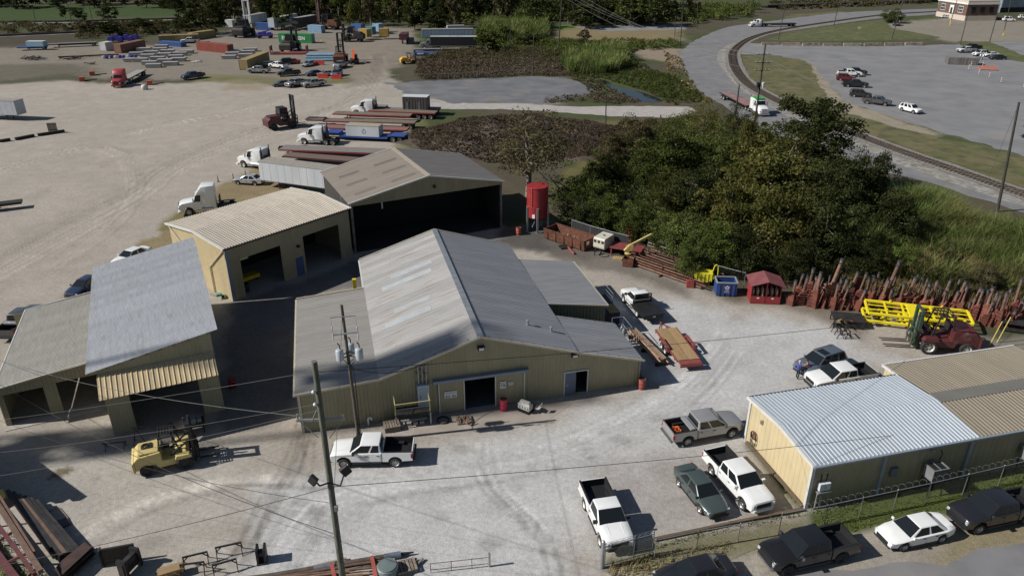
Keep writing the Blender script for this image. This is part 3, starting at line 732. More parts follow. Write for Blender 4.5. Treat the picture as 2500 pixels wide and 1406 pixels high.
for i,l in enumerate((8.6,16.6)):
 a=thing('cooling_unit',['grey caged cooling unit on a stand against the office, nearer its corner','grey caged cooling unit on a stand against the office, under the brown roof'][i],'air conditioner',group='cooling units behind the office')
 F2=Frame(w(l,-1.15),14)
 body=solid(a,F2,'casing',M['acgrey'],[(0,1.15,0,0.85,1.35,2.25)]);a.scale=(1,1,1)
 b=MB()
 for q in range(7):p=0.1+q*0.155;b.add([F2 .w(p,0.0,1.4),F2 .w(p+0.06,0.0,1.4),F2 .w(p+0.06,-0.02,2.2),F2 .w(p,-0.02,2.2)],[(0,1,2,3)])
 b.build('grille',M['black'],body)
 solid(body,F2,'fan_cover',M['blackmetal'],[(0.1,1.05,0.08,0.77,2.25,2.28)])
 solid(body,F2,'cage',M['galv'],[(-0.03,1.18,-0.05,-0.01,2.26,2.3),(-0.03,1.18,0.86,0.9,2.26,2.3),(0.5,0.54,-0.05,0.9,2.285,2.32),(-0.05,-0.01,-0.05,0.9,2.26,2.3),(1.16,1.2,-0.05,0.9,2.26,2.3)])
 for x,y in((0.0,0.0),(1.09,0.0),(0.0,0.79),(1.09,0.79)):solid(a,F2,'leg',M['blackmetal'],[(x,x+0.06,y,y+0.06,0,1.35)])
 solid(a,F2,'brace',M['blackmetal'],[(0,1.15,0.02,0.05,0.55,0.6),(0,1.15,0.8,0.83,0.55,0.6)])
 # ---------------------------------------------------------------- tall shed on the left, its awning and the lower wing
FA=Frame((-23.12,50.22),25.5)
sa=thing('tall_shed','tall open-fronted shed with sloping galvanised roof and ribbed tan awning','building')
w=FA.w
roof(sa,w(-8.75,-0.12,5.76),w(-8.75,20.9,5.76),w(0.58,-0.12,7.3),w(0.58,20.9,7.3),M['roof_a'],pw=0.92,ribs=4)
ztA=lambda l:5.76+1.54*(l+8.75)/9.33-0.08
wall(sa,FA,-8.0,0,0,'f',ztA,[(-6.4,-1.5,0,4.0)],m=M['wall_grey'])
wall(sa,FA,0,20.6,0,'r',lambda m:7.1,[(2,6,0,3.6),(8,12,0,3.6)],m=M['wall_grey'])
wall(sa,FA,0,20.6,-8.0,'l',lambda m:5.8,m=M['wall_grey'])
wall(sa,FA,-8.0,0,20.6,'b',ztA,m=M['wall_grey'])
roof(sa,w(-8.1,-2.05,4.45),w(0.0,-2.05,4.45),w(-8.1,-0.05,5.45),w(0.0,-0.05,5.45),mat('tan_awning',(0.5,0.4,0.24),0.55,0.05,var=0.08,col2=(0.36,0.31,0.22),cov=0.55,scale=0.6),None,0.345,1,'awning_sheet',0.05,rw=0.07)
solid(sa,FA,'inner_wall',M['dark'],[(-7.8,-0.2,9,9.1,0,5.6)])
b=MB()
for l in(-8.0,-4.0,0.0):b.bar(w(l,-1.95,4.42),w(l,-0.02,3.9),0.06,0.06)
b.build('awning_brackets',M['blackmetal'],sa)
solid(sa,FA,'notice',mat('notice_grey',(0.3,0.3,0.3),0.5,var=0.1),[(-0.95,-0.6,-0.06,-0.035,2.1,2.4)])
solid(sa,FA,'roll_door',mat('inner_roll_door',(0.035,0.035,0.034),0.7,var=0.2),[(-4.2,-1.7,8.8,8.9,0,3.2)])
sb=thing('low_shed','lower open bays with dull tan roof beside the tall shed, cut by left edge','building')
zb=lambda l:4.25+(l+9.2)*0.122
roof(sb,w(-15.6,4.7,zb(-15.6)),w(-14.6,18.6,zb(-14.6)),w(-8.2,4.7,zb(-8.2)),w(-8.2,18.6,zb(-8.2)),M['roof_b'],pw=0.92,ribs=4)
roof(sb,w(-24,4.7,zb(-24)+.6),w(-24,18.6,zb(-24)+.6),w(-15.62,4.7,zb(-15.6)-.02),w(-14.62,18.6,zb(-14.6)-.02),M['roof_b'],pw=0.92,ribs=4)if False else None
ztB=lambda l:zb(l)-0.1
wall(sb,FA,-15.6,-8.2,4.95,'f',ztB,[(-15.2,-12.5,0,2.75),(-11.6,-8.25,0,2.9)],m=M['wall_grey'])
wall(sb,FA,-15.6,-8.1,18.4,'b',ztB,m=M['wall_grey'])
b=MB()
pa,pb_=w(-15.55,4.95),w(-14.55,18.4)
b.add([pa,pb_,pb_+Vector((0,0,3.3)),pa+Vector((0,0,3.3))],[(0,1,2,3)]);b.build('end_wall',M['wall_grey'],sb)
trimline(sb,[w(-15.65,4.65,zb(-15.6)-.02),w(-8.2,4.65,zb(-8.2)-.02)],0.1,0.14,M['trim'],'rake_trim')
trimline(sb,[w(-15.65,4.7,zb(-15.65)),w(-14.65,18.65,zb(-14.65)),w(-8.2,18.65,zb(-8.2))],0.08,0.1,M['trimw'],'edge_trim')
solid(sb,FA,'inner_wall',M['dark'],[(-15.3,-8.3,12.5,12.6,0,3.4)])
solid(sb,FA,'slab',M['concrete'],[(-15.6,-8.0,4.2,5.4,0,0.05)])
# ---------------------------------------------------------------- shed with two roller doors, behind
FC=Frame((-28.98,69.75),50)
sc_=thing('two_bay_shed','tan shed with two dark vehicle bays and a blue door facing the alley','building')
w=FC.w
roof(sc_,w(-0.2,-0.2,5.92),w(15.9,-0.2,5.92),w(-0.2,5.6,6.45),w(15.9,5.6,6.45),M['roof_c'],pw=0.92,ribs=3,rh=0.07)
roof(sc_,w(-0.2,11.4,5.92),w(15.9,11.4,5.92),w(-0.2,5.6,6.45),w(15.9,5.6,6.45),M['roof_c'],pw=0.92,ribs=3,rh=0.07)
zc=lambda m:5.85+0.5*(1-abs(m-5.6)/5.6)
wall(sc_,FC,0,15.7,0,'f',lambda l:5.85,[(1.5,6.3,0,4.25),(7.97,9.0,0.05,2.2),(9.2,14.1,0,4.4)],m=M['wall_grey'])
wall(sc_,FC,0,11.2,0,'l',zc,m=M['wall_cream'],ribs=4)
wall(sc_,FC,0,11.2,15.7,'r',zc,m=M['wall_grey'])
wall(sc_,FC,0,15.7,11.2,'b',lambda l:5.85,m=M['wall_grey'])
o=solid(sc_,FC,'blue_door',mat('blue_door',(0.06,0.1,0.24),0.5,var=0.08),[(7.97,9.0,0.0,0.06,0.05,2.2)])
solid(o,FC,'handle',M['chrome'],[(8.08,8.18,-0.06,0.0,1.0,1.06)])
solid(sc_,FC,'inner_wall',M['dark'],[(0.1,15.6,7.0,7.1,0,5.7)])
trimline(sc_,[w(-0.26,-0.26,5.88),w(-0.26,5.6,6.42),w(-0.26,11.45,5.88)],0.14,0.2,M['trimw'],'rake_trim')
trimline(sc_,[w(15.95,-0.26,5.88),w(15.95,5.6,6.42),w(15.95,11.45,5.88)],0.14,0.2,M['trimw'],'rake_trim')
trimline(sc_,[w(-0.26,-0.27,5.84),w(15.95,-0.27,5.84)],0.1,0.12,M['blackmetal'],'gutter')
solid(sc_,FC,'corner_trim',mat('grey_blue_trim',(0.22,0.25,0.3),0.5,0.1,var=0.06),[(-0.1,0.35,-0.12,0.0,0,5.7)])
b=MB();b.path([w(-0.12,0.2,5.6),w(-0.12,3.4,3.0),w(-0.12,3.4,0.0)],0.07,8);b.build('downpipe',M['trim'],sc_)
b=MB();b.path([w(-0.12,11.1,5.7),w(-0.12,8.8,4.2),w(-0.12,8.8,0.0)],0.07,8);b.build('downpipe',M['trim'],sc_)
o=solid(sc_,FC,'wall_lamp',M['blackmetal'],[(8.3,8.6,-0.3,0.0,3.4,3.65)])
solid(sc_,FC,'shutter_box',M['trim'],[(1.5,2.4,-0.06,0.05,4.1,4.25)])
# ---------------------------------------------------------------- open hangar
D0=G(1224,556)
FD=Frame((D0 .x,D0 .y),26)
hd=thing('hangar','big open-fronted hangar with brown gabled roof and black interior','building')
w=FD.w
DD=13.8
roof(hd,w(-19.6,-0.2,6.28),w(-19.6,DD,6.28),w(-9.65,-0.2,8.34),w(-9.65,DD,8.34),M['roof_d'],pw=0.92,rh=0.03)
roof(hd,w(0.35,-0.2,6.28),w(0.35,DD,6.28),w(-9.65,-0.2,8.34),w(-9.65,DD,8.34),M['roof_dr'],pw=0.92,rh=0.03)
zd=lambda l:8.34-abs(l+9.65)*0.2065-0.1
wall(hd,FD,-19.3,0.05,0,'f',zd,m=M['wall_tan'],z0=5.83)
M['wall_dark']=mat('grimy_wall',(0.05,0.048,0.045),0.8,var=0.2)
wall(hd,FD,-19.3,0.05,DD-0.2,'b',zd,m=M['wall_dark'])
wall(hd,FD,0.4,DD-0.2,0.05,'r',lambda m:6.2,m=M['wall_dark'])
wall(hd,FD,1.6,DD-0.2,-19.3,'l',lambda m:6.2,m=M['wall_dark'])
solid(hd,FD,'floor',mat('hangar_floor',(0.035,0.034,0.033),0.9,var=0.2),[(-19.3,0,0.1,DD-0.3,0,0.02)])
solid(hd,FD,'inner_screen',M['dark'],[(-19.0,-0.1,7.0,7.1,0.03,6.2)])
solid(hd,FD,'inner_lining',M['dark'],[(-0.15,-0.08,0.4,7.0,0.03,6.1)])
for l,m_ in((-19.2,0.1),(0.0,0.1),(-19.2,4.6)):solid(hd,FD,'column',mat('grey_column',(0.2,0.19,0.18),0.6,0.1,var=0.2,col2=(0.08,0.07,0.06),cov=0.5),[(l-0.12,l+0.12,m_-0.12,m_+0.12,0,6.2)])
b=MB()
b.bar(w(-19.1,0.1,5.9),w(-19.1,4.6,3.8),0.08,0.08);b.bar(w(-19.1,4.6,5.9),w(-19.1,0.1,3.8),0.08,0.08);b.build('side_brace',M['blackmetal'],hd)
solid(hd,FD,'stub_column',mat('white_stub',(0.5,0.5,0.48),0.6,var=0.1),[(-15.6,-15.45,0.05,0.2,5.0,5.9)])
trimline(hd,[w(-19.65,-0.28,6.24),w(-9.65,-0.28,8.31),w(0.4,-0.28,6.24)],0.12,0.18,M['trimw'],'rake_trim')
trimline(hd,[w(-9.65,-0.2,8.37),w(-9.65,DD,8.37)],0.55,0.05,mat('ridge_tan',(0.4,0.35,0.28),0.5,0.1,var=0.05),'ridge_cap')
trimline(hd,[w(-19.65,DD+.05,6.24),w(-9.65,DD+.05,8.31),w(0.4,DD+.05,6.24)],0.1,0.14,M['trimw'],'rake_trim')
M['skyl2']=mat('grey_translucent',(0.15,0.14,0.12),0.5,0.0,var=0.08)
for mm in(1.9,5.6,9.3):
 for u0,u1 in((1.4,4.0),(6.0,9.0)):
  e=w(-19.6+u0,mm,6.28+u0*.207);r=w(-19.6+u1,mm,6.28+u1*.207);ay=(r-e).normalized();ax=-FD.e2
  place('skylight_sheet',ribbed((r-e).length,0.8,M['skyl2'],None,3,0.03),hd,e+ax.cross(ay)*0.012,ax,ay)
o=solid(hd,FD,'gable_lamp',M['blackmetal'],[(-9.1,-8.8,-0.3,-0.03,6.7,7.0)])
# ================================================================ VEGETATION
def leaf_mat(name,c1,c2,trans=0.25):
 m=bpy.data.materials.new(name);m.use_nodes=True
 nt=m.node_tree;nt.nodes.remove(nt.nodes['Principled BSDF']);out=nt.nodes['Material Output']
 at=_n(nt,'ShaderNodeVertexColor',layer_name='tone');sp=_n(nt,'ShaderNodeSeparateColor');nt.links.new(at.outputs[0],sp.inputs[0])
 oi=_n(nt,'ShaderNodeObjectInfo')
 mx=_n(nt,'ShaderNodeMixRGB');mx.inputs[1].default_value=list(c1)+[1];mx.inputs[2].default_value=list(c2)+[1]
 nt.links.new(sp.outputs[1],mx.inputs[0])
 ml=_n(nt,'ShaderNodeMixRGB',blend_type='MULTIPLY');ml.inputs[0].default_value=1
 cb=_n(nt,'ShaderNodeCombineColor')
 for i in range(3):nt.links.new(sp.outputs[0],cb.inputs[i])
 nt.links.new(mx.outputs[0],ml.inputs[1]);nt.links.new(cb.outputs[0],ml.inputs[2])
 mr=_n(nt,'ShaderNodeMapRange');mr.inputs[3].default_value,mr.inputs[4].default_value=0.8,1.2
 nt.links.new(oi.outputs['Random'],mr.inputs[0])
 hv=_n(nt,'ShaderNodeHueSaturation');nt.links.new(mr.outputs[0],hv.inputs['Value']);nt.links.new(ml.outputs[0],hv.inputs['Color'])
 d=_n(nt,'ShaderNodeBsdfDiffuse');t=_n(nt,'ShaderNodeBsdfTranslucent');ms=_n(nt,'ShaderNodeMixShader');ms.inputs[0].default_value=trans
 nt.links.new(hv.outputs[0],d.inputs[0]);nt.links.new(hv.outputs[0],t.inputs[0])
 nt.links.new(d.outputs[0],ms.inputs[1]);nt.links.new(t.outputs[0],ms.inputs[2]);nt.links.new(ms.outputs[0],out.inputs[0])
 return m
LM={'green':leaf_mat('green_leaves',(0.058,0.076,0.022),(0.1,0.118,0.036)),'lgreen':leaf_mat('fresh_leaves',(0.065,0.095,0.022),(0.11,0.14,0.04)),'dark':leaf_mat('dark_leaves',(0.03,0.038,0.015),(0.058,0.066,0.025)),'olive':leaf_mat('autumn_leaves',(0.074,0.084,0.025),(0.12,0.108,0.035)),'brown':leaf_mat('withered_leaves',(0.075,0.06,0.036),(0.11,0.1,0.05)),'brush':leaf_mat('dead_brush',(0.075,0.06,0.045),(0.125,0.1,0.07),0.15),'straw':leaf_mat('straw',(0.2,0.15,0.07),(0.3,0.24,0.12),0.2),'reed':leaf_mat('reed_leaves',(0.085,0.13,0.034),(0.195,0.215,0.08),0.3),'reedbrown':leaf_mat('reed_stems',(0.13,0.11,0.045),(0.2,0.16,0.08),0.2),'grass':leaf_mat('grass_blades',(0.06,0.1,0.02),(0.12,0.14,0.04),0.25)}
M['bark']=mat('bark',(0.2,0.175,0.145),0.9,var=0.3,scale=4)
nr=np.random.RandomState(5)
def unit(v):return v/(np.linalg.norm(v,axis=-1,keepdims=True)+1e-9)
def leaf_mesh(name,C,N,S,tone,hue,m,asp=0.6):
 n=len(C)
 t=unit(np.cross(N,unit(nr.normal(size=(n,3)))));b=np.cross(N,t)
 S=S[:,None]
 V=np.stack([C-t*S,C-b*S*asp,C+t*S,C+b*S*asp],1).reshape(-1,3)
 me=bpy.data.meshes.new(name)
 me.vertices.add(4*n);me.vertices.foreach_set('co',V.ravel())
 me.loops.add(4*n);me.loops.foreach_set('vertex_index',np.arange(4*n,dtype=np.int32))
 me.polygons.add(n);me.polygons.foreach_set('loop_start',np.arange(0,4*n,4,dtype=np.int32))
 me.update(calc_edges=True)
 ca=me.color_attributes.new('tone','FLOAT_COLOR','POINT')
 K=np.stack([tone,hue,tone,np.ones(n)],-1)
 ca.data.foreach_set('color',np.repeat(K,4,0).ravel())
 me.materials.append(m)
 return me
def clumps(cc,rr,nl,size,flat=0.8):
 """leaves on the skins of many small balls: centres cc, radii rr, nl leaves each"""
 k=len(cc)
 d=unit(nr.normal(size=(k,nl,3)));d[...,2]=np.where(d[...,2]<-0.3,-d[...,2],d[...,2])
 rad=rr[:,None,None]*(0.45+0.6*nr.rand(k,nl,1))
 P=cc[:,None,:]+d*rad*np.array([1,1,flat])
 Nn=unit(d+0.9*nr.normal(size=d.shape))
 tone=np.clip(nr.normal(1,0.22,size=(k,1))*(0.75+0.5*nr.rand(k,nl)),0.35,1.8)
 hue=np.clip(nr.rand(k,1)*0.9+0.25*nr.normal(size=(k,nl)),0,1)
 S=size*(0.6+0.8*nr.rand(k,nl))
 return P.reshape(-1,3),Nn.reshape(-1,3),S.ravel(),tone.ravel(),hue.ravel()
def crown_proto(i,nc,nl,leaf,sparse=False):
 d=unit(nr.normal(size=(nc,3)));rad=(nr.rand(nc,1)**0.45)
 cc=d*rad*np.array([4.0,4.0,3.4])
 a=np.arctan2(cc[:,1],cc[:,0])
 cc[:,:2]*=(0.8+0.28*np.sin(a*2+i)+0.16*np.sin(a*5+2*i))[:,None]
 cc[:,2]+=0.5*np.sin(a*3+i)
 rr=0.55+0.75*nr.rand(nc)
 me=leaf_mesh('crown',*clumps(cc,rr,nl,leaf),LM['green'])
 return me,cc
CROWN=[crown_proto(i,105,125,0.115)for i in range(6)]
SPARSE=[crown_proto(i+9,95,80,0.085)for i in range(2)]
FAR=[crown_proto(i+20,44,46,0.27)for i in range(5)]
def trunk_mesh(cc,h,r,limbs,seed,crown_z):
 q=random.Random(seed);b=MB()
 b.path([(0,0,-0.1),(q.uniform(-.1,.1),q.uniform(-.1,.1),h*0.35),(q.uniform(-.3,.3),q.uniform(-.3,.3),h*0.7)],r,7,0,r*0.45)
 for j in range(limbs):
  c=cc[q.randrange(len(cc))];e=Vector((c[0],c[1],c[2]+crown_z))
  s=Vector((q.uniform(-.15,.15),q.uniform(-.15,.15),h*q.uniform(0.15,0.6)))
  mid=s.lerp(e,0.5)+Vector((q.uniform(-.4,.4),q.uniform(-.4,.4),q.uniform(0,.6)))
  b.path([s,mid,e],r*0.4,5,0,r*0.1)
 return b.mesh('trunk',M['bark'],smooth=60)
TRK={}
def tree(cx,cy,wpx,h,kind,label,group=None,protos=CROWN,name='tree',cz=0.56,pz=None,limbs=16,squash=1.0):
 zc=h*cz
 p=G(cx,cy,zc);k=(p.y*_c+(CAM_H-zc)*_s)/FPX
 r=wpx*0.5*k
 i=rnd.randrange(len(protos));me,cc=protos[i]
 t=thing(name,label,'tree' if h>3.2 else 'shrub',(p.x,p.y,0),rnd.uniform(0,6.28),group)
 s=r/4.0;sz=(h*(1-cz))/3.6*squash
 o=link('crown',me,t,(0,0,zc));o.scale=(s,s,sz)
 o.material_slots[0].link='OBJECT';o.material_slots[0].material=LM[kind]
 key=(id(me),limbs)
 if key not in TRK:TRK[key]=trunk_mesh(cc,8,0.22,limbs,i,4.5)
 o=link('trunk',TRK[key],t);o.scale=(s,s,h/8.0)
 return t
nears=[(1290,362,300,12,'brown','half-bare brownish tree standing behind the red tank',SPARSE,0.6),(1655,375,190,10,'green','round dense green tree at the top of the thicket, left of the tall one',CROWN,0.55),(1985,325,240,14,'dark','tallest dark green tree of the thicket, overlapping the road',CROWN,0.62),(1880,425,250,12,'olive','large rust-tinged olive tree in the middle of the thicket',CROWN,0.55),(1790,505,190,9,'olive','olive tree low in the thicket above the rusty pipe stack',CROWN,0.5),(1905,545,230,9,'olive','broad orange-olive tree behind the red kiosk',CROWN,0.5),(1720,300,120,10,'olive','thin olive tree beside the short dark pole',SPARSE,0.6),(1560,330,120,6,'brown','brown-leaved tree at the thicket edge by the grass slope',CROWN,0.5),(1500,360,110,5,'brown','low brown tree nearest the grass slope',CROWN,0.5),(1590,420,130,7,'green','mid green tree above the dark pool',CROWN,0.5),(1490,420,110,5.5,'dark','dark shrubby tree left of the dark pool',CROWN,0.5),(1440,465,100,5,'green','low green tree behind the black screen fence, left',CROWN,0.5),(1410,520,90,4.5,'dark','dark low tree just right of the red tank',CROWN,0.5),(1478,520,105,4.6,'green','green tree hanging over the black screen fence',CROWN,0.5),(1565,545,125,5,'green','green tree behind the yellow boom',CROWN,0.5),(1650,575,140,6,'green','green tree behind the chain-link fence above the pipe stack',CROWN,0.5),(1720,470,150,8,'dark','shadowed tree between the pool and the olive trees',CROWN,0.5),(1740,610,130,6,'lgreen','fresh green tree behind the yellow hopper',CROWN,0.5),(1810,620,120,6,'dark','dark tree behind the blue skip',CROWN,0.5),(2060,470,170,10,'dark','dark tree below the tallest tree, at the road side',CROWN,0.55),(2130,455,110,10,'dark','narrow dark pointed tree at the road side',CROWN,0.55),(2010,560,190,9,'dark','dark tree behind the left end of the strut row',CROWN,0.5),(2090,580,150,7,'green','green tree with bare pale branches behind the strut row',SPARSE,0.5),(2180,540,150,7,'dark','dark tree where the thicket meets the reeds',CROWN,0.5),(1640,470,110,6,'olive','small olive tree right of the dark pool',CROWN,0.5),(1830,345,110,9,'olive','olive tree by the tall pole with crossarms',CROWN,0.55),(1680,640,90,4,'green','low tree behind the far end of the pipe stack',CROWN,0.5),(1770,385,130,9,'green','green tree between the round tree and the rust-tinged tree',CROWN,0.55),(1790,300,90,8,'dark','dark tree beside the green and white lorry',SPARSE,0.55),(1950,640,130,5,'dark','low dark tree right behind the kiosk roof',CROWN,0.5),(2200,640,120,4,'lgreen','bright green low bush behind the struts',CROWN,0.45),(2300,640,120,3.6,'dark','dark low bush behind the struts under the reeds',CROWN,0.45),(2110,640,120,4.5,'dark','dark low bush behind the left struts',CROWN,0.45),(2400,690,110,3.5,'brown','withered bush at the foot of the reeds',CROWN,0.45)]
for cx,cy,wp,h,kd,lb,pr,cz in nears:
 tree(cx,cy,wp,h,kd,lb,'trees of the thicket',pr,cz=cz)
tree(2180,42,54,5.6,'green','round clipped green bush on the lawn by the dark pickup',None,CROWN,'round_bush',0.42)
tree(1426,92,44,6,'brown','lone dark brown tree on the dry grass behind the old lot',None,FAR,'tree',0.55)
for cx,cy,wp,h,kd,lb in((862,35,55,12,'olive','yellow-green tree behind the far containers'),(688,30,50,12,'green','narrow green tree between the far trailers'),(1010,40,80,9,'dark','dark tree left of the far light-blue trailers'),(1065,50,90,9,'dark','dark bushy tree behind the far light-blue trailers'),(1190,95,90,7,'green','green tree overhanging the black trailer'),(1230,80,70,6,'green','green tree right of the black trailer'),(1290,95,80,5,'dark','dark tree left of the tall pole on the far bank'),(1310,40,90,8,'dark','dark tree at the far side of the reeds'),(1430,35,110,9,'dark','broad dark tree behind the dry grass, left'),(1540,25,120,11,'green','green tree behind the dry grass, right'),(1600,25,110,11,'dark','dark tree beside the far road, right'),(1480,20,100,10,'brown','brownish tree behind the dry grass'),(470,45,80,10,'dark','dark tree in front of the far railway, left of the trailers'),(520,40,80,12,'dark','dark tree by the far railway next to the container handler'),(262,30,50,8,'dark','dark round tree on the green field'),(155,30,26,6,'dark','small dark tree on the green field'),(265,72,90,6,'dark','dark shrubby tree in front of the far railway'),(205,62,60,4,'brown','brown shrub by the far railway'),(340,58,60,4,'dark','dark shrub by the far railway, right'),(190,36,46,6,'dark','dark bush at the field edge'),(1520,130,60,4,'green','dark green bush at the dirt driveway')):
 tree(cx,cy,wp,h,kd,lb,'far trees',FAR,cz=0.55,limbs=6)
q=random.Random(11)
for i in range(92):
 cx=-60+i*18.5+q.uniform(-9,9)
 if 0<=i:tree(cx,(-6 if cx<520 else 4 if cx<1050 else 8)+q.uniform(-9,9),q.uniform(40,75),q.uniform(9,16)if cx>480 else q.uniform(7,10),(kk:=q.choice(('dark','dark','green','brown'))),{'dark':'black-green','green':'olive-green','brown':'brownish'}[kk]+' tree in the dark wood along the top edge','trees of the far wood',FAR,cz=0.5,limbs=5)
for i in range(46):
 cx=440+i*31+q.uniform(-12,12)
 if cx<1700:tree(cx,18+q.uniform(-8,8),q.uniform(40,70),q.uniform(7,12),(kk:=q.choice(('dark','dark','green','brown'))),{'dark':'black-green','green':'olive-green','brown':'brownish'}[kk]+' tree in the front row of the dark far wood','trees of the far wood',FAR,cz=0.5,limbs=5)
def in_poly(P,n,seed=0):
 r=np.random.RandomState(seed);P=np.array(P)
 lo,hi=P.min(0),P.max(0);out=np.zeros((0,2))
 while len(out)<n:
  c=lo+(hi-lo)*r.rand(n*2,2);c=c[sdist(c[:,0],c[:,1],[tuple(p)for p in P])>0]
  out=np.concatenate([out,c])
 return out[:n]
def area(P):
 return abs(sum(P[i][0]*P[(i+1)%len(P)][1]-P[(i+1)%len(P)][0]*P[i][1]for i in range(len(P))))/2
def scrub(name,label,cat,px,dens,r0,r1,kind,leaf=0.25,nl=14,zf=None,world=False,seed=1):
 P=px if world else W(px)
 n=max(8,int(area(P)*dens));c=in_poly(P,n,seed)
 nz=fbm(c[:,0],c[:,1],0.12,3,seed)
 rr=r0+(r1-r0)*np.clip((nz-0.3)*2.2,0,1)*(0.6+0.6*nr.rand(n))
 z=rr*0.45+(np.array([max(0,zf(x,y))for x,y in c])if zf else 0)
 me=leaf_mesh(name,*clumps(np.stack([c[:,0],c[:,1],z],-1),rr,nl,leaf),LM[kind])
 return stuff(link(name,me),label,cat)
def blades(name,label,cat,px,dens,h0,h1,kind,w=0.05,lean=0.35,seed=2,world=False,hue=None):
 P=px if world else W(px)
 n=max(8,int(area(P)*dens));c=in_poly(P,n,seed);r=np.random.RandomState(seed)
 nz=np.clip((fbm(c[:,0],c[:,1],0.2,3,seed)-0.25)*2,0,1)
 h=(h0+(h1-h0)*nz)*(0.6+0.6*r.rand(n));a=r.rand(n)*6.28
 d=np.stack([np.cos(a),np.sin(a),np.zeros(n)],-1);s=np.stack([-np.sin(a),np.cos(a),np.zeros(n)],-1)
 b=np.concatenate([c,np.zeros((n,1))],1);up=np.array([0,0,1.0])
 ln=(lean*(0.3+r.rand(n))*h)[:,None];ww=(w*(0.6+0.8*r.rand(n)))[:,None];H=h[:,None]
 p=[b-s*ww,b+s*ww,b+d*ln*0.3+up*H*0.6+s*ww*1.1,b+d*ln*0.3+up*H*0.6-s*ww*1.1,b+d*ln+up*H]
 V=np.stack(p,1).reshape(-1,3);o5=np.arange(n)[:,None]*5
 li=np.concatenate([o5+np.array([[0,1,2,3]]),o5+np.array([[3,2,4]])],1).ravel().astype(np.int32)
 ls=(np.arange(n)[:,None]*7+np.array([[0,4]])).ravel().astype(np.int32)
 me=bpy.data.meshes.new(name);me.vertices.add(5*n);me.vertices.foreach_set('co',V.ravel())
 me.loops.add(7*n);me.loops.foreach_set('vertex_index',li);me.polygons.add(2*n);me.polygons.foreach_set('loop_start',ls);me.update(calc_edges=True)
 tone=np.clip(r.normal(1,0.25,n)*(0.7+0.6*nz),0.4,1.7);hu=np.clip(fbm(c[:,0],c[:,1],0.3,2,seed+4)*1.6-0.3+0.2*r.normal(size=n),0,1)
 ca=me.color_attributes.new('tone','FLOAT_COLOR','POINT');ca.data.foreach_set('color',np.repeat(np.stack([tone,hu,tone,np.ones(n)],-1),5,0).ravel())
 me.materials.append(LM[kind])
 return stuff(link(name,me),label,cat)
thick=[(1340,515),(1400,470),(1470,350),(1560,310),(1700,290),(1800,330),(1950,370),(2060,410),(2120,440),(2140,560),(2100,670),(1990,680),(1820,680),(1700,650),(1560,600),(1400,545)]
scrub('undergrowth','dark tangled undergrowth beneath the thicket','undergrowth',thick,1.0,0.5,2.2,'green',0.12,56)
scrub('undergrowth','withered brown undergrowth among the thicket','undergrowth',thick,0.35,0.4,1.4,'brown',0.11,40,seed=8)
reedA=[(2150,575),(2150,512),(2230,506),(2350,542),(2500,590),(2700,650),(2750,760),(2500,745),(2300,715),(2150,690),(2090,640)]
blades('reeds','tall green reeds leaning beside the road on the right','reeds',reedA,60,1.8,3.9,'reed',0.032,0.7,3)
blades('reeds','dry brown reed stems among the green reeds','reeds',reedA,34,1.2,3.3,'reedbrown',0.026,0.9,4)
blades('reeds','brown dry weeds between the struts and the reeds','weeds',[(1980,685),(2100,645),(2300,680),(2500,715),(2700,750),(2700,780),(2400,745),(2200,718)],40,0.5,1.7,'reedbrown',0.024,0.8,5)
scrub('bank_scrub','brown dead brush covering the earth mound','brush',[(MC.x-18,MC.y),(MC.x-13,MC.y-10),(MC.x,MC.y-15),(MC.x+17,MC.y-10),(MC.x+24,MC.y),(MC.x+17,MC.y+11),(MC.x,MC.y+15),(MC.x-13,MC.y+11)],6.0,0.15,0.6,'brush',0.085,30,mound_z,True)
scrub('bank_scrub','dead brown brush on the far bank behind the old lot','brush',[(1015,195),(1020,150),(1120,135),(1300,150),(1390,165),(1400,188),(1300,185),(1130,193)],1.6,0.4,1.4,'brush',0.14,40)
scrub('bank_scrub','brown and green growth on the far bank','brush',[(1030,150),(1100,125),(1250,118),(1400,130),(1450,160),(1400,175),(1250,145)],1.0,0.5,1.8,'brown',0.15,40,seed=4)
scrub('bank_scrub','green bushes along the top of the far bank','brush',[(1150,110),(1200,80),(1330,60),(1340,105),(1640,105),(1660,118),(1500,130),(1380,140)],0.5,0.6,2.4,'green',0.2,50,seed=5)
scrub('bank_scrub','olive growth on the slopes either side of the ditch','brush',[(1380,165),(1440,150),(1540,150),(1620,180),(1680,215),(1720,250),(1640,258),(1570,222),(1470,192),(1400,195)],1.2,0.3,1.1,'green',0.14,40,seed=6)
scrub('bank_scrub','dark growth on the near side of the ditch','brush',[(1400,196),(1455,196),(1500,222),(1560,250),(1500,256),(1400,248),(1330,255),(1330,245),(1440,232),(1430,212)],1.0,0.3,0.9,'brush',0.13,34,seed=7)
blades('reeds','bright green reed bed beyond the ditch','reeds',[(1365,160),(1400,135),(1520,130),(1535,165),(1470,185),(1390,180)],20,2.0,4.0,'reed',0.06,0.5,7)
blades('reeds','green reed bed behind the black trailer','reeds',[(1160,110),(1180,60),(1260,45),(1330,60),(1340,100),(1260,110)],12,2.5,5.0,'reed',0.09,0.45,8)
scrub('bank_scrub','shrubs along the far railway on the left','brush',[(-100,90),(0,62),(200,60),(420,55),(560,60),(500,78),(330,92),(190,98),(180,78),(0,84)],0.1,0.6,1.9,'brown',0.25,80,seed=9)
scrub('bank_scrub','dark bushes along the far railway','brush',[(200,88),(260,62),(330,62),(560,52),(860,40),(1000,45),(1000,58),(700,58),(480,72),(330,90)],0.08,0.8,2.4,'dark',0.28,80,seed=10)
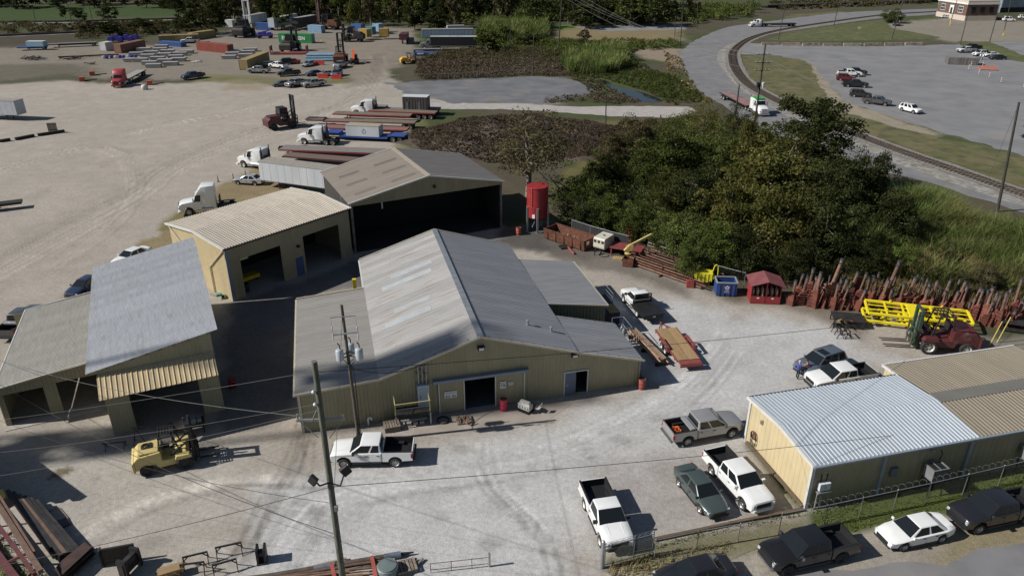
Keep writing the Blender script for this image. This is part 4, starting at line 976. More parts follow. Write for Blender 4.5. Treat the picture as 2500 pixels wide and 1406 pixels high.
scrub('bank_scrub','dark bushes in front of the far wood','brush',[(860,45),(1000,30),(1300,20),(1700,16),(1860,22),(1840,40),(1700,60),(1400,60),(1320,52),(1150,60),(1000,55)],0.07,1.2,4.0,'green',0.36,90,seed=12)
scrub('bank_scrub','dry brown growth along the road verge','brush',[(1620,130),(1660,140),(1670,165),(1700,215),(1740,250),(1700,255),(1660,210),(1630,170)],0.6,0.2,0.7,'straw',0.22,12,seed=13)
scrub('bank_scrub','brown growth on the slope above the thicket','brush',[(1480,360),(1540,310),(1660,288),(1700,300),(1600,330),(1500,400)],1.0,0.3,0.9,'brown',0.22,13,seed=14)
scrub('bank_scrub','growth along the far tracks at the top right','brush',[(1880,8),(2280,-8),(2290,8),(2100,18),(1900,26)],0.12,0.6,2.2,'brown',0.5,26,seed=15)
blades('grass','dry straw tufts along the street fence','grass',[(1475,1400),(1500,1372),(1600,1350),(1780,1318),(1800,1340),(1640,1385),(1520,1425)],60,0.15,0.55,'straw',0.02,0.6,11)
blades('grass','green grass strip between the office and the street fence','grass',[(1975,1240),(2200,1190),(2500,1120),(2600,1100),(2600,1200),(2300,1245),(2010,1318)],55,0.06,0.22,'grass',0.022,0.5,12)
blades('grass','weeds along the timber kerb by the parked cars','grass',[(1500,1350),(1700,1302),(1960,1248),(1965,1258),(1720,1312),(1510,1362)],45,0.08,0.28,'grass',0.02,0.6,13)
blades('grass','weeds between the kerb and the office end wall','grass',[(1822,1080),(1838,1082),(1972,1238),(1950,1240)],60,0.06,0.25,'grass',0.02,0.6,14)
blades('grass','weeds at the foot of the red truss frames','grass',[(-40,1300),(40,1300),(140,1420),(60,1460),(-80,1400)],40,0.1,0.35,'grass',0.02,0.6,15)
# ================================================================ VEHICLES
_wm={}
def wheel(parent,x,y,r,w,rim='alloy',dual=False,name='wheel',flip=1):
 """a wheel with tyre and rim; flip = +1 when its outer face looks to +y"""
 k=(r,w,rim,dual)
 if k not in _wm:
  t=MB().lathe([(r*.62,-w/2),(r*.9,-w/2),(r,-w*.34),(r,w*.34),(r*.9,w/2),(r*.62,w/2),(r*.62,-w/2)],(0,0,0),20,0,'y',False)
  if dual:t.lathe([(r*.62,-w*1.6),(r*.9,-w*1.6),(r,-w*1.44),(r,-w*.76),(r*.9,-w*.6),(r*.62,-w*.6),(r*.62,-w*1.6)],(0,0,0),20,0,'y',False)
  dish=-0.25 if dual else 0.3
  c=MB().lathe([(0.01,w*dish),(r*.2,w*dish),(r*.26,w*(dish-.12)),(r*.5,w*(dish-.1)),(r*.63,w*.46),(r*.66,w*.46),(r*.66,-w*.4),(0.01,-w*.4)],(0,0,0),20,0,'y',False)
  for i in range(6):
   a=2*math.pi*i/6
   p=[(math.cos(a+d)*r*q,w*(dish-.085),math.sin(a+d)*r*q)for q,d in((.3,-.16),(.48,-.3),(.48,.3),(.3,.16))]
   c.poly(p,1)
  _wm[k]=(t.mesh('tyre',M['rubber'],smooth=45),c.mesh('rim',[M[rim],M['black']],smooth=40))
 e=bpy.data.objects.new(name,None);COL.objects.link(e);e.parent=parent;KIDS.setdefault(parent.name,[]).append(e)
 e.empty_display_size=0.1
 e.location=(x,y,r);e.rotation_euler=(0,0,0 if flip>0 else math.pi)
 link('tyre',_wm[k][0],e);link('rim',_wm[k][1],e)
 return e
def arc(cx,cz,r,a0,a1,n=7):
 return[(cx+r*math.cos(R(a0+(a1-a0)*i/n)),cz+r*math.sin(R(a0+(a1-a0)*i/n)))for i in range(n+1)]
def hull(ol,w,inset=0.05,taper=0.08,crown=0.02,L=None,x0=0.7,tuck=0.0):
 """closed side outline (x, z) swept across the width with rounded shoulders, nose and tail drawn in"""
 n=len(ol);L=L or max(abs(p[0])for p in ol)
 cx,cz=sum(p[0]for p in ol)/n,sum(p[1]for p in ol)/n
 A=sum(ol[i][0]*ol[(i+1)%n][1]-ol[(i+1)%n][0]*ol[i][1]for i in range(n))
 sg=1 if A>0 else-1
 ins=[]
 for i in range(n):
  a,b,c=ol[i-1],ol[i],ol[(i+1)%n]
  d1=Vector((b[0]-a[0],b[1]-a[1]));d2=Vector((c[0]-b[0],c[1]-b[1]))
  d1=d1 .normalized()if d1 .length>1e-6 else d2 .normalized();d2=d2 .normalized()if d2 .length>1e-6 else d1
  nn=Vector((-(d1 .y+d2 .y),d1 .x+d2 .x));nn=nn.normalized()*sg if nn.length>1e-4 else Vector((0,0))
  ins.append((b[0]+nn.x*inset,b[1]+nn.y*inset))
 rows=[(-1,ins,0),(-1+1.1*inset/w,ol,0),(-0.55,ol,1),(0.55,ol,1),(1-1.1*inset/w,ol,0),(1,ins,0)]
 b=MB();vs=[]
 zmax=max(p[1]for p in ol)
 for t,o,mid in rows:
  for x,z in o:
   q=max(0.0,(abs(x)-x0*L)/((1-x0)*L+1e-6))
   y=t*w*(1-taper*q*q)
   if tuck and z<0.75:y*=1-tuck*(0.75-z)
   vs.append((x,y,z+(crown if mid and z>zmax*0.6 else 0)))
 fs=[]
 for r in range(5):
  for i in range(n):
   j=(i+1)%n
   fs.append((r*n+i,r*n+j,(r+1)*n+j,(r+1)*n+i))
 fs+=[tuple(range(n)),tuple(range(5*n,6*n))]
 b.add(vs,fs)
 return b
def lerp3(a,b,t):return Vector(a).lerp(Vector(b),t)
def pane(c,u0,u1,v0,v1,off=0.012):
 """quad inside face c = (bl, br, tr, tl), pushed outwards"""
 bl,br,tr,tl=[Vector(p)for p in c]
 nrm=(br-bl).cross(tl-bl).normalized()*off
 f=lambda u,v:lerp3(lerp3(bl,br,u),lerp3(tl,tr,u),v)+nrm
 return[f(u0,v0),f(u1,v0),f(u1,v1),f(u0,v1)]
def greenhouse(t,xb0,xb1,xr0,xr1,zb,zr,wb,wr,paintm,splits,roofn='cab',front=True,rear=True,glassname=None,sunroof=False):
 """cabin: belt from xb1 (rear) to xb0 (front), roof from xr1 to xr0; splits = side window spans (0 = rear, 1 = front)"""
 B=[(xb0,wb,zb),(xb0,-wb,zb),(xb1,-wb,zb),(xb1,wb,zb)]
 xm=(xr0+xr1)/2
 T=[(xr0,wr,zr),(xr0,-wr,zr),(xr1,-wr,zr),(xr1,wr,zr)]
 b=MB();b.add(B+T,[(3,2,1,0),(4,5,6,7),(0,1,5,4),(1,2,6,5),(2,3,7,6),(3,0,4,7)])
 cab=b.build(roofn,paintm,t,smooth=50,bevel=0.07,seg=3)
 if front:MB().poly(pane((B[1],B[0],T[0],T[1]),0.03,0.97,0.04,0.93)).build('windshield',M['glass'],t)
 if rear:MB().poly(pane((B[3],B[2],T[2],T[3]),0.08,0.92,0.12,0.86)).build('rear_window',M['glass'],t)
 for(u0,u1)in splits:
  s0,s1=u0+0.01,u1-0.01
  MB().poly(pane((B[2],B[1],T[1],T[2]),s0,s1,0.07,0.9)).build('side_window',M['glass'],t)
  MB().poly(pane((B[0],B[3],T[3],T[0]),1-s1,1-s0,0.07,0.9)).build('side_window',M['glass'],t)
 if sunroof:
  MB().bb(xr0-0.9,xr0-0.15,-wr*.68,wr*.68,zr-0.01,zr+0.012).build('sunroof',M['glass'],t)
 return cab
def fit(fp,rp,side,wb,tw):
 """ground position and heading from the two wheel contacts seen on one side"""
 a,b=G(*fp),G(*rp);d=a-b;hd=math.atan2(d.y,d.x)
 right=Vector((math.sin(hd),-math.cos(hd),0))
 c=(a+b)/2+(right if side=='L' else-right)*(tw/2)
 return c,hd
def lights(t,xf,xr,yf,zf,zr,hh=0.16,tailx=0.06,yr=None):
 yr=yr or yf
 for s in(-1,1):
  MB().box((xf,s*yf,zf),(0.16,0.36,hh),0,s*-0.25).build('headlight',M['lamp'],t,bevel=0.02)
  MB().box((xr,s*yr,zr),(0.1,0.14,hh*2.2)).build('tail_light',M['taillamp'],t,bevel=0.02)
def mirror(t,x,y,z,m,big=1.0):
 for s in(-1,1):
  MB().box((x,s*(y+0.14*big),z),(0.14*big,0.22*big,0.2*big)).bar((x,s*y,z-.04),(x,s*(y+.1*big),z-.04),0.05,0.05).build('mirror',m,t,bevel=0.02)
def doorset(t,spans,y,z0,z1,m,hz):
 for(x0,x1)in spans:
  for s in(-1,1):
   b=MB().prism([(x0+.03,z0),(x1-.03,z0),(x1-.015,z1),(x0+.015,z1)],s*y,s*(y+0.012))
   d=b.build('door',m,t)
   MB().box((x0+0.17,s*(y+0.03),hz),(0.2,0.03,0.04)).build('handle',M['black'],d)
def pickup(label,paintm,pos,cab='crew',bed='short',rim='alloy',low=None,lift=0.0,group=None,rack=None,box=False,load=None,name='pickup_truck',grille=None,flat=False,detail=True):
 c,hd=pos
 t=thing(name,label,'pickup truck',(c.x,c.y,0),hd,group)
 r=0.41
 xr={'crew':-0.95,'double':-0.72,'regular':-0.35}[cab]
 rear={'crew':-2.95,'double':-2.92,'regular':-2.78}[cab]
 fa,ra=1.98,{'crew':-1.72,'double':-1.68,'regular':-1.4}[cab]
 z0=0.52
 ol=[(2.9,0.55),(2.96,0.72),(2.95,1.0),(2.88,1.12),(2.6,1.2),(1.9,1.26),(1.5,1.3),(xr,1.31),(xr,z0),(1.45,z0)]+arc(fa,0.47,0.52,175,5)+[(2.5,0.52)]
 hull(ol,0.99,0.05,0.1,0.03,2.96,0.72).build('body',paintm,t,smooth=38)
 gh=greenhouse(t,1.56,xr+0.02,0.72,xr+0.1,1.28,1.9,0.95,0.79,paintm,{'crew':[(0.05,.42),(.46,.94)],'double':[(0.06,.36),(.41,.94)],'regular':[(0.08,.92)]}[cab])
 doorset(t,{'crew':[(-.86,.2),(.22,1.32)],'double':[(-.66,.2),(.22,1.32)],'regular':[(-.25,1.3)]}[cab],0.99,0.6,1.22,paintm,1.08)
 if not flat:
  b=MB();bz=1.31
  so=[(xr-0.05,z0+.03),(xr-.05,bz),(rear,bz),(rear,.62)]+[(ra-.56,.58)]+arc(ra,0.47,0.52,175,5)[:]+[(ra+.55,z0+.03)]
  for s in(-1,1):b.prism(so,s*0.86,s*0.99)
  b.bb(rear,rear+.08,-.99+.13,.99-.13,.7,bz-0.02);b.bb(xr-.11,xr-.05,-.86,.86,.7,bz)
  b.build('cargo_bed',paintm,t,smooth=38)
  m=MB().bb(rear+.08,xr-.11,-.86,.86,.74,.78)
  for s in(-1,1):m.bb(rear+.08,xr-.11,s*.855,s*.83,.78,bz+.012).bb(rear,xr-.06,s*.85,s*.97,bz,bz+.015).bb(ra-.5,ra+.5,s*.83,s*.6,.78,.98)
  m.bb(rear+.08,rear+.1,-.83,.83,.78,bz).bb(xr-.13,xr-.11,-.83,.83,.78,bz)
  bedo=m.build('bed_liner',M['black'],t)
  g=MB()
  for i in range(9):g.bb(rear+.15,xr-.2,-.56+i*.14-.03,-.56+i*.14+.03,.78,.795)
  o=g.build('bed_ribs',M['blackmetal'],bedo);o['kind']='stuff'
 MB().bb(rear-.14,rear,-.92,.92,.5,.68).build('rear_bumper',M['chrome']if not low else low,t,bevel=0.03)
 MB().add([(2.86,-.9,.45),(3.04,-.72,.45),(3.04,.72,.45),(2.86,.9,.45),(2.86,-.9,.68),(3.04,-.72,.68),(3.04,.72,.68),(2.86,.9,.68)],[(0,3,2,1),(4,5,6,7),(0,1,5,4),(1,2,6,5),(2,3,7,6),(3,0,4,7)]).build('front_bumper',low or M['chrome'],t,bevel=0.03)
 gr=MB().bb(2.94,2.985,-.56,.56,.74,1.06).build('grille',grille or M['black'],t,bevel=0.02)
 for z in(.82,.9,.98):MB().bb(2.985,2.995,-.5,.5,z-.015,z+.015).build('grille_bar',M['blackmetal']if grille is None else M['chrome'],gr)
 for s in(-1,1):
  MB().box((2.87,s*.72,.95),(.2,.3,.2),0,s*-.35).build('headlight',M['lamp'],t,bevel=0.03)
  if not flat:MB().bb(rear-.01,rear+.12,s*.86,s*1.0,.82,1.22).build('tail_light',M['taillamp'],t,bevel=0.02)
 mirror(t,1.25,.93,1.36,low if low else M['black'],1.15)
 MB().bb(rear+.3,2.6,-.7,.7,.36,.56).build('underbody',M['black'],t)
 for s in(-1,1):MB().bb(xr+.05,1.4,s*.9,s*1.04,.42,.53).build('running_board',M['black'],t)
 for s in(-1,1):MB().prism([(2.5,1.215),(1.6,1.3),(1.6,1.33),(2.45,1.25)],s*.42,s*.5).build('hood_crease',paintm,t)
 for x in(fa,ra):
  for s in(-1,1):wheel(t,x,s*.86,r,.27,rim,flip=s)
 return t
def car(label,paintm,pos,kind='sedan',rim='alloy',group=None,name=None,sunroof=False,scale=1.0,roofm=None):
 c,hd=pos
 suv=kind in('suv','van')
 t=thing(name or{'sedan':'sedan_car','suv':'suv_car','van':'van'}[kind],label,'van' if kind=='van' else 'car',(c.x,c.y,0),hd,group)
 if kind=='sedan':
  fa,ra,r=1.42,-1.36,.335
  ol=[(2.36,.32),(2.42,.5),(2.38,.66),(2.2,.76),(1.6,.86),(1.0,.93),(-1.6,.97),(-1.75,1.0),(-2.3,.97),(-2.42,.85),(-2.42,.5),(-2.36,.34),(ra-.42,.3)]+arc(ra,.34,.4,175,5)+[(ra+.44,.26),(fa-.44,.26)]+arc(fa,.34,.4,175,5)+[(fa+.44,.3)]
  W_=.91
  hull(ol,W_,0.07,0.2,0.035,2.42,0.6,0.12).build('body',paintm,t,smooth=40)
  greenhouse(t,1.12,-1.82,.28,-1.02,.93,1.43,.83,.6,roofm or paintm,[(.12,.48),(.52,.92)],'roof',sunroof=sunroof)
  doorset(t,[(-1.0,-.1),(-.08,.95)],W_*.985,.38,.86,paintm,.78)
  lights(t,2.22,-2.36,.64,.66,.8,.14)
  gz,top=.55,.8
 else:
  fa,ra,r=1.48,-1.42,.38
  if kind=='van':top,zb=2.05,1.15
  else:top,zb=1.72,1.08
  ol=[(2.36,.4),(2.42,.6),(2.4,.82),(2.25,.95),(1.7,1.04),(1.05,zb),(-2.1,zb+.04),(-2.36,zb),(-2.42,.8),(-2.42,.5),(-2.3,.4),(ra-.46,.36)]+arc(ra,.39,.45,175,5)+[(ra+.5,.34),(fa-.5,.34)]+arc(fa,.39,.45,175,5)+[(fa+.5,.38)]
  W_=.96
  hull(ol,W_,0.07,0.16,0.035,2.42,0.65,0.1).build('body',paintm,t,smooth=40)
  greenhouse(t,1.2,-2.3,.36,-1.98,zb,top,.88,.7,roofm or paintm,[(.06,.3),(.34,.62),(.66,.94)],'roof',sunroof=sunroof)
  doorset(t,[(-1.02,-.05),(-.03,1.02)],W_*.985,.46,zb-.04,paintm,zb-.12)
  lights(t,2.24,-2.36,.66,.82,.95,.16)
  gz=.72
  if kind=='suv':
   for s in(-1,1):MB().bb(-1.8,.3,s*.66,s*.7,top+.01,top+.05).build('roof_rail',M['black'],t)
 MB().bb(2.38,2.43,-.5,.5,gz-.12,gz+.12).build('grille',M['black'],t,bevel=0.02)
 MB().bb(2.3,2.44,-.7,.7,.3,.42).build('bumper_lip',M['black'],t,bevel=0.02)
 MB().bb(-2.46,-2.38,-.26,.26,.6,.74).build('plate',M['white'],t)
 mirror(t,.95,.84,1.02 if kind=='sedan' else zb+.08,paintm,.8)
 MB().bb(-2.2,2.2,-.62,.62,.2,.4).build('underbody',M['black'],t)
 for s in(-1,1):MB().bb(ra+.45,fa-.45,s*(W_-.1),s*(W_+.005),.22,.33).build('sill_trim',M['black'],t)
 for x in(fa,ra):
  for s in(-1,1):wheel(t,x,s*(W_-.12),r,.22,rim,flip=s)
 return t
 # ---- placements near the camera
P={k:paint(k+'_car_paint',c,0.3,m)for k,c,m in(('silver',(0.36,0.36,0.36),.4),('green',(0.085,0.11,0.105),.35),('black',(0.012,0.012,0.013),.0),('charcoal',(0.022,0.022,0.027),.2),('bluegrey',(0.15,0.18,0.22),.4),('navy',(0.025,0.035,0.08),.2),('maroon',(0.16,0.018,0.025),.2),('brown',(0.05,0.042,0.038),.3),('grey',(0.1,0.1,0.105),.4),('red',(0.4,0.03,0.03),.1),('tan',(0.3,0.26,0.2),.2))}
wp=pickup('white extended-cab pickup parked side-on in front of the workshop',M['white'],fit((848,1141),(971,1138.6),'L',3.66,1.72),'double',rim='steelwheel',low=M['black'])
b=MB()
for v,u0,u1,h in((1.06,.2,.86,.05),(.98,.14,.94,.06),(.9,.3,.78,.05),(.8,.2,.9,.035),(.74,.3,.8,.035)):
 for a0,a1,_,_ in textline(0,1,0,1,9,int(v*100)):
  x0,x1=u0+(u1-u0)*a0,u0+(u1-u0)*a1
  b.poly([(x0,1.004+.01,v),(x1,1.004+.01,v),(x1,1.004+.01,v+h),(x0,1.004+.01,v+h)])
b.build('door_lettering',mat('lettering_grey',(0.2,0.21,0.23),.6,var=0),wp)
sp=pickup('silver crew-cab pickup with toolbox and orange hoses, parked by the office corner',P['silver'],fit((1786,1067),(1667,1089),'R',3.7,1.72),'crew',low=P['grey'])
o=MB().bb(-1.5,-1.12,-.84,.84,1.24,1.42).build('tool_box',mat('tool_box_alloy',(.55,.56,.58),.35,.6,var=.05),sp,bevel=.02)
b=MB()
for k in range(5):b.path([(-2.2+.3*math.cos(i*.6+k),.1+.34*math.sin(i*.55+k*2),.84+.03*(i%3)+.02*k)for i in range(14)],.022,5)
o=b.build('hose_coil',mat('orange_hose',(.6,.12,.03),.6,var=.1));o.location=sp.location;o.rotation_euler=sp.rotation_euler;tag(o,'tangled orange hoses in the bed of the silver pickup','hose')
pickup('white crew-cab pickup nose-out beside the cream office wall',M['white'],fit((1813,1244),(1732,1152),'R',3.7,1.72),'crew',low=M['white'])
car('grey-green sedan parked between two white pickups',P['green'],fit((1711,1254),(1656,1184),'R',2.78,1.58))
pickup('white single-cab pickup with open bed behind the chain-link gate',M['white'],fit((1466,1330),(1424,1231),'R',3.4,1.72),'regular',rim='steelwheel',low=M['black'])
bp_=fit((1920,1402.7),(2056,1370),'L',3.7,1.72)
pickup('black crew-cab pickup on the street shoulder in front of the fence',P['black'],bp_,'crew',low=M['chrome'],rim='blackmetal')
ws=fit((2203,1344),(2297,1323),'L',2.78,1.58)
car('white sedan on the street shoulder between two dark pickups',M['white'],ws)
h8=ws[1]
f8=G(2384,1302);rt=Vector((math.sin(h8),-math.cos(h8),0))
pickup('charcoal pickup with pale bed rail at the right edge of the street',P['charcoal'],(f8+rt*-.86*-1-Vector((math.cos(h8),math.sin(h8),0))*1.98,h8),'crew',low=P['charcoal'])
c9=G(1700,1378,1.35);car('dark sedan cut off by the bottom edge, only its roof showing',P['charcoal'],(Vector((c9 .x,c9 .y,0)),bp_[1]))
a,e=G(1950,903,.6),G(2052,872,.6)
gs=car('grey-blue car with a sunroof, two people at its bonnet',P['bluegrey'],(((a+e)/2).to_2d().to_3d(),head(e,a)),'suv',sunroof=True)
a,e=G(1972,932,.8),G(2132,906,.9)
pickup('white pickup with black bed half hidden behind the office roof',M['white'],(((a+e)/2).to_2d().to_3d(),head(e,a)),'crew',low=M['black'])
a,e=G(98,744,1.0),G(8,815,1.0)
lp=pickup('dark grey pickup with a silver toolbox at the left edge behind the low shed',P['grey'],(e.lerp(a,.5).to_2d().to_3d(),head(e,a)),'crew',low=M['black'])
MB().bb(-1.6,-1.15,-.84,.84,1.2,1.38).build('tool_box',MATS['tool_box_alloy'],lp,bevel=.02)
a,e=G(172,719,.6),G(245,676,.6)
car('dark navy car showing its nose beyond the low shed roof',P['navy'],(((a+e)/2).to_2d().to_3d(),head(e,a)))
a,e=G(290,640,.6),G(352,612,.6)
car('white car whose bonnet peeps over the tall shed roof',M['white'],(((a+e)/2).to_2d().to_3d(),head(e,a)))
car('silver sedan on the dry grass in front of the long white trailer',paint('bright_silver',(.45,.46,.48),.28,.45),fit((581.6,451),(624,453.6),'L',2.78,1.58))
fb=pickup('white single-cab flatbed truck with a black deck and headache rack',M['white'],fit((1518,733),(1566,786),'L',3.7,1.8),'regular',rim='steelwheel',low=M['black'],flat=True,name='flatbed_truck')
fb['category']='truck'
MB().bb(-3.3,-.5,-1.12,1.12,.98,1.1).build('deck',M['blackmetal'],fb)
for s in(-1,1):MB().bb(-3.1,-.2,s*1.1,s*1.17,.82,1.0).build('side_rail',M['blackmetal'],fb)
b=MB();b.T=Matrix.Translation((-.36,0,0));b.bb(-.12,-.04,-1.0,1.0,1.1,1.2).bb(-.12,-.04,-.85,.85,1.92,2.02)
for s in(-1,1):b.bb(-.12,-.04,s*1.0,s*.9,1.1,1.97)
for i in range(5):b.bb(-.1,-.06,-.95,.95,1.28+i*.13,1.33+i*.13)
b.build('headache_rack',M['blackmetal'],fb)
MB().bb(-3.24,-3.12,-1.0,1.0,.6,1.0).build('tail_plate',M['blackmetal'],fb)
MB().bb(-3.26,-3.24,-.2,.1,.78,.9).build('plate',M['white'],fb)
for s in(-1,1):MB().bb(-2.2,-.3,s*.4,s*.5,.6,.98).build('chassis_rail',M['black'],fb)
MB().bb(1.5,2.2,-.3,.3,1.25,1.31).build('hood_scoop',M['white'],fb)
def C(px,py,deg):return(G(px,py),R(deg))
grpN='vehicles parked in the north yard'
pickup('silver pickup beside the tan container in the north yard',P['silver'],fit((614,180),(645,180.5),'L',3.6,1.72),'crew',group=grpN,low=M['black'])
pickup('white pickup at the end of the tan container',M['white'],fit((662,167),(687,170),'L',3.6,1.72),'crew',group=grpN,low=M['white'])
car('grey car tucked behind the silver pickup by the tan container',P['grey'],C(648,163,190),group=grpN)
car('black car behind the white pickup in the north yard',P['black'],C(694,158,200),'suv',group=grpN)
car('red car behind the black car in the north yard',P['red'],C(713,156,200),group=grpN)
pickup('dark blue-grey pickup in the front of the north parking row',P['charcoal'],fit((693,188),(722,186),'L',3.6,1.72),'crew',group=grpN,low=M['black'])
car('pale silver sedan nosing towards us beside the pipe stack',paint('bright_silver',(.45,.46,.48)),C(754,162,245),group=grpN)
car('navy sedan parked left of the red barriers',P['navy'],C(768,185,215),group=grpN)
car('pale car parked behind the left red barrier',P['silver'],C(797,186,205),group=grpN)
car('dark silver car parked behind the right red barrier',P['bluegrey'],C(823,186,262),'suv',group=grpN)
pickup('silver pickup facing us beside the orange loader',P['silver'],C(832,166,255),'crew',group=grpN,low=M['chrome'])
car('dark green sedan, left of the three cars on the yard edge',P['green'],C(690,211,205),group=grpN)
pickup('silver pickup, middle of the three cars on the yard edge',P['silver'],C(724,211,235),'crew',group=grpN,low=M['chrome'])
pickup('silver pickup, right of the three cars on the yard edge',P['silver'],C(767,212,218),'crew',group=grpN,low=M['chrome'])
pickup('navy pickup alone near the red lorry',P['navy'],C(472,193,230),'crew',group=grpN,low=M['black'])
pickup('white pickup left of the long rust-red container',M['white'],C(465,106,195),'crew',group=grpN,low=M['black'])
grpR='vehicles parked in the right-hand lot'
pickup('white pickup at the head of the row in the right lot',M['white'],C(2073,187,350),'crew',group=grpR,low=M['white'])
pickup('black pickup behind the white pickup in the right lot',P['black'],C(2086,183,345),'crew',group=grpR,low=M['black'])
car('maroon car with a white door panel in the right lot',P['maroon'],C(2064,197,345),'suv',group=grpR)
pickup('black open-backed truck in the right lot',P['black'],C(2086,213,345),'crew',group=grpR,low=M['black'])
car('dark brown car in the right lot, behind the grey pickup',P['brown'],C(2099,237,343),'suv',group=grpR)
pickup('grey pickup with a white door panel in the right lot',P['grey'],fit((2157,259.7),(2116,254.7),'R',3.7,1.72),'crew',group=grpR,low=P['grey'])
car('white sport utility car parked last in the row of the right lot',M['white'],fit((2229.5,278.8),(2200,271.6),'R',2.9,1.68),'suv',group=grpR)
grpF='vehicles at the far right plank enclosure'
pickup('white pickup behind the plank enclosure',M['white'],C(2358,129,190),'crew',group=grpF,low=M['black'])
pickup('black pickup behind the white pickup at the plank enclosure',P['black'],C(2372,122,190),'crew',group=grpF,low=M['black'])
car('white car right of the plank enclosure beside two people',M['white'],C(2392,137,195),'suv',group=grpF)
car('white hatchback between the white car and the dark sedan',M['white'],C(2418,139,190),group=grpF)
car('charcoal sedan at the right end of the plank enclosure',P['charcoal'],C(2434,146,182),group=grpF)
pickup('black pickup beside the round clipped bush',P['charcoal'],C(2188,63,235),'crew',low=M['black'])
car('white van near the brick building',M['white'],C(2462,53,350),'van')
car('white car beyond the white van, cut by the right edge',M['white'],C(2500,47,350),'suv')
car('white car parked in front of the brick building',M['white'],C(2307,45,185),'sedan')
# ================================================================ LORRIES, TRAILERS, FORKLIFTS, CONTAINERS
M['deckwood']=mat('deck_planks',(0.15,0.115,0.09),0.9,var=0.3,scale=2,stretch=(0.3,8,1))
M['deckgrey']=mat('grey_deck',(0.17,0.16,0.155),0.85,var=0.25,scale=2,stretch=(0.3,8,1))
M['trailred']=mat('trailer_red',(0.2,0.03,0.025),0.6,var=0.25)
M['blue']=mat('blue_paint',(0.03,0.07,0.25),0.45,var=0.15)
M['purple']=mat('violet_blue_paint',(0.05,0.04,0.3),0.45,var=0.15)
M['maroon']=mat('maroon_paint',(0.075,0.02,0.024),0.5,var=0.2)
M['vanwhite']=mat('van_white',(0.5,0.53,0.57),0.5,0.1,var=0.08,scale=0.5,col2=(0.4,0.4,0.4),stretch=(1,1,.2),cov=.55)
def tractor(label,cm,pos,style='mid',roofm=None,group=None,rear_axles=True,stacks=True,name='lorry_tractor',length=7.4,chrome=False):
 """conventional tractor unit; x forward, origin under the middle"""
 c,hd=pos
 t=thing(name,label,'truck',(c.x,c.y,0),hd,group)
 fx=length/2
 fa=fx-1.25
 ol=[(fx,.62),(fx,1.25),(fx-.12,1.6),(fx-.5,1.78),(fx-2.05,1.98),(fx-2.05,.75),(fa-.72,.72)]+arc(fa,.55,.66,165,15)+[(fa+.68,.6)]
 hull(ol,1.1,.07,.16,.05,fx,.78).build('bonnet',cm,t,smooth=40)
 cb0,cb1=fx-1.95,fx-3.35
 top={'mid':2.95,'low':2.75,'high':2.9}[style]
 MB().bb(cb1,cb0,-1.1,1.1,.75,1.85).build('cab_lower',cm,t,bevel=.05)
 greenhouse(t,cb0+.03,cb1,cb0-.38,cb1,1.8,top-.05,1.08,1.0,cm,[(.3,.92)],'cab',rear=False)
 for s in(-1,1):
  d=MB().bb(cb1+.25,cb0-.12,s*1.1,s*1.115,.85,1.8).build('door',cm,t)
  MB().bb(cb1+.32,cb1+.5,s*1.115,s*1.14,1.55,1.6).build('handle',M['chrome'],d)
 sl1=cb1-(1.5 if style!='low' else 1.0)
 st={'mid':3.2,'low':2.8,'high':3.95}[style]
 b=MB();ws=1.18
 if style=='high':b.prism([(cb0-.45,2.85),(cb0-.9,3.5),(cb1+.1,st-.05),(sl1,st),(sl1,.8),(cb1,.8),(cb1,2.85)],-ws,ws)
 elif style=='mid':b.prism([(cb0-.55,2.88),(cb1+.3,st),(sl1,st),(sl1,.8),(cb1,.8),(cb1,2.88)],-ws,ws)
 else:b.bb(sl1,cb1,-ws,ws,.8,st)
 b.build('sleeper',roofm if(roofm and style!='mid')else cm,t,bevel=.08,smooth=40)
 if roofm:MB().bb(sl1+.02,cb0-.5,-1.1,1.1,st-.02,st+.06).build('roof_cap',roofm,t,bevel=.03)
 for s in(-1,1):
  MB().lathe([(.02,-.75),(.33,-.75),(.34,0),(.33,.75),(.02,.75)],(cb1-.35,s*.98,.78),14,0,'x').build('fuel_tank',M['chrome'],t,smooth=40)
  MB().bb(cb1+.3,cb0-.1,s*.85,s*1.12,.4,.72).build('step',M['chrome'],t)
  MB().bb(-fx,fa,s*.38,s*.5,.68,.95).build('frame_rail',M['black'],t)
  if stacks:MB().tube((sl1-.14,s*1.0,.9),(sl1-.14,s*1.0,st+.45),.08,n=10).tube((sl1-.14,s*1.0,1.2),(sl1-.14,s*1.0,st-.4),.13,n=10).build('exhaust_stack',M['chrome']if chrome else M['darksteel'],t,smooth=40)
  MB().box((cb0-.1,s*1.42,2.2),(.12,.28,.62)).bar((cb0-.1,s*1.1,2.4),(cb0-.1,s*1.4,2.4),.04,.04).build('mirror',M['chrome']if chrome else cm,t)
  MB().box((fx-.1,s*.86,1.12),(.22,.3,.26),0,s*-.2).build('headlight',M['lamp'],t,bevel=.03)
  wheel(t,fa,s*.98,.52,.3,'steelwheel',flip=s)
  MB().bb(-fx+.25,-fx+2.5,s*.72,s*1.2,1.1,1.14).build('mudguard',M['black'],t)if rear_axles else None
  if rear_axles:
   for x in(-fx+.75,-fx+2.05):wheel(t,x,s*1.0,.52,.27,'steelwheel',True,flip=s)
 MB().bb(fx-.02,fx+.04,-.55,.55,.8,1.6).build('grille',M['chrome']if chrome else M['black'],t,bevel=.03)
 MB().bb(fx-.25,fx+.14,-1.2,1.2,.42,.74).build('bumper',M['chrome']if chrome else cm,t,bevel=.06)
 MB().lathe([(.02,0),(.5,0),(.5,.1),(.02,.12)],(-fx+1.4,0,.98),14).build('fifth_wheel',M['darksteel'],t)
 MB().bb(sl1-.5,sl1-.35,-.7,.7,1.0,2.2).build('headboard',M['black'],t)
 return t
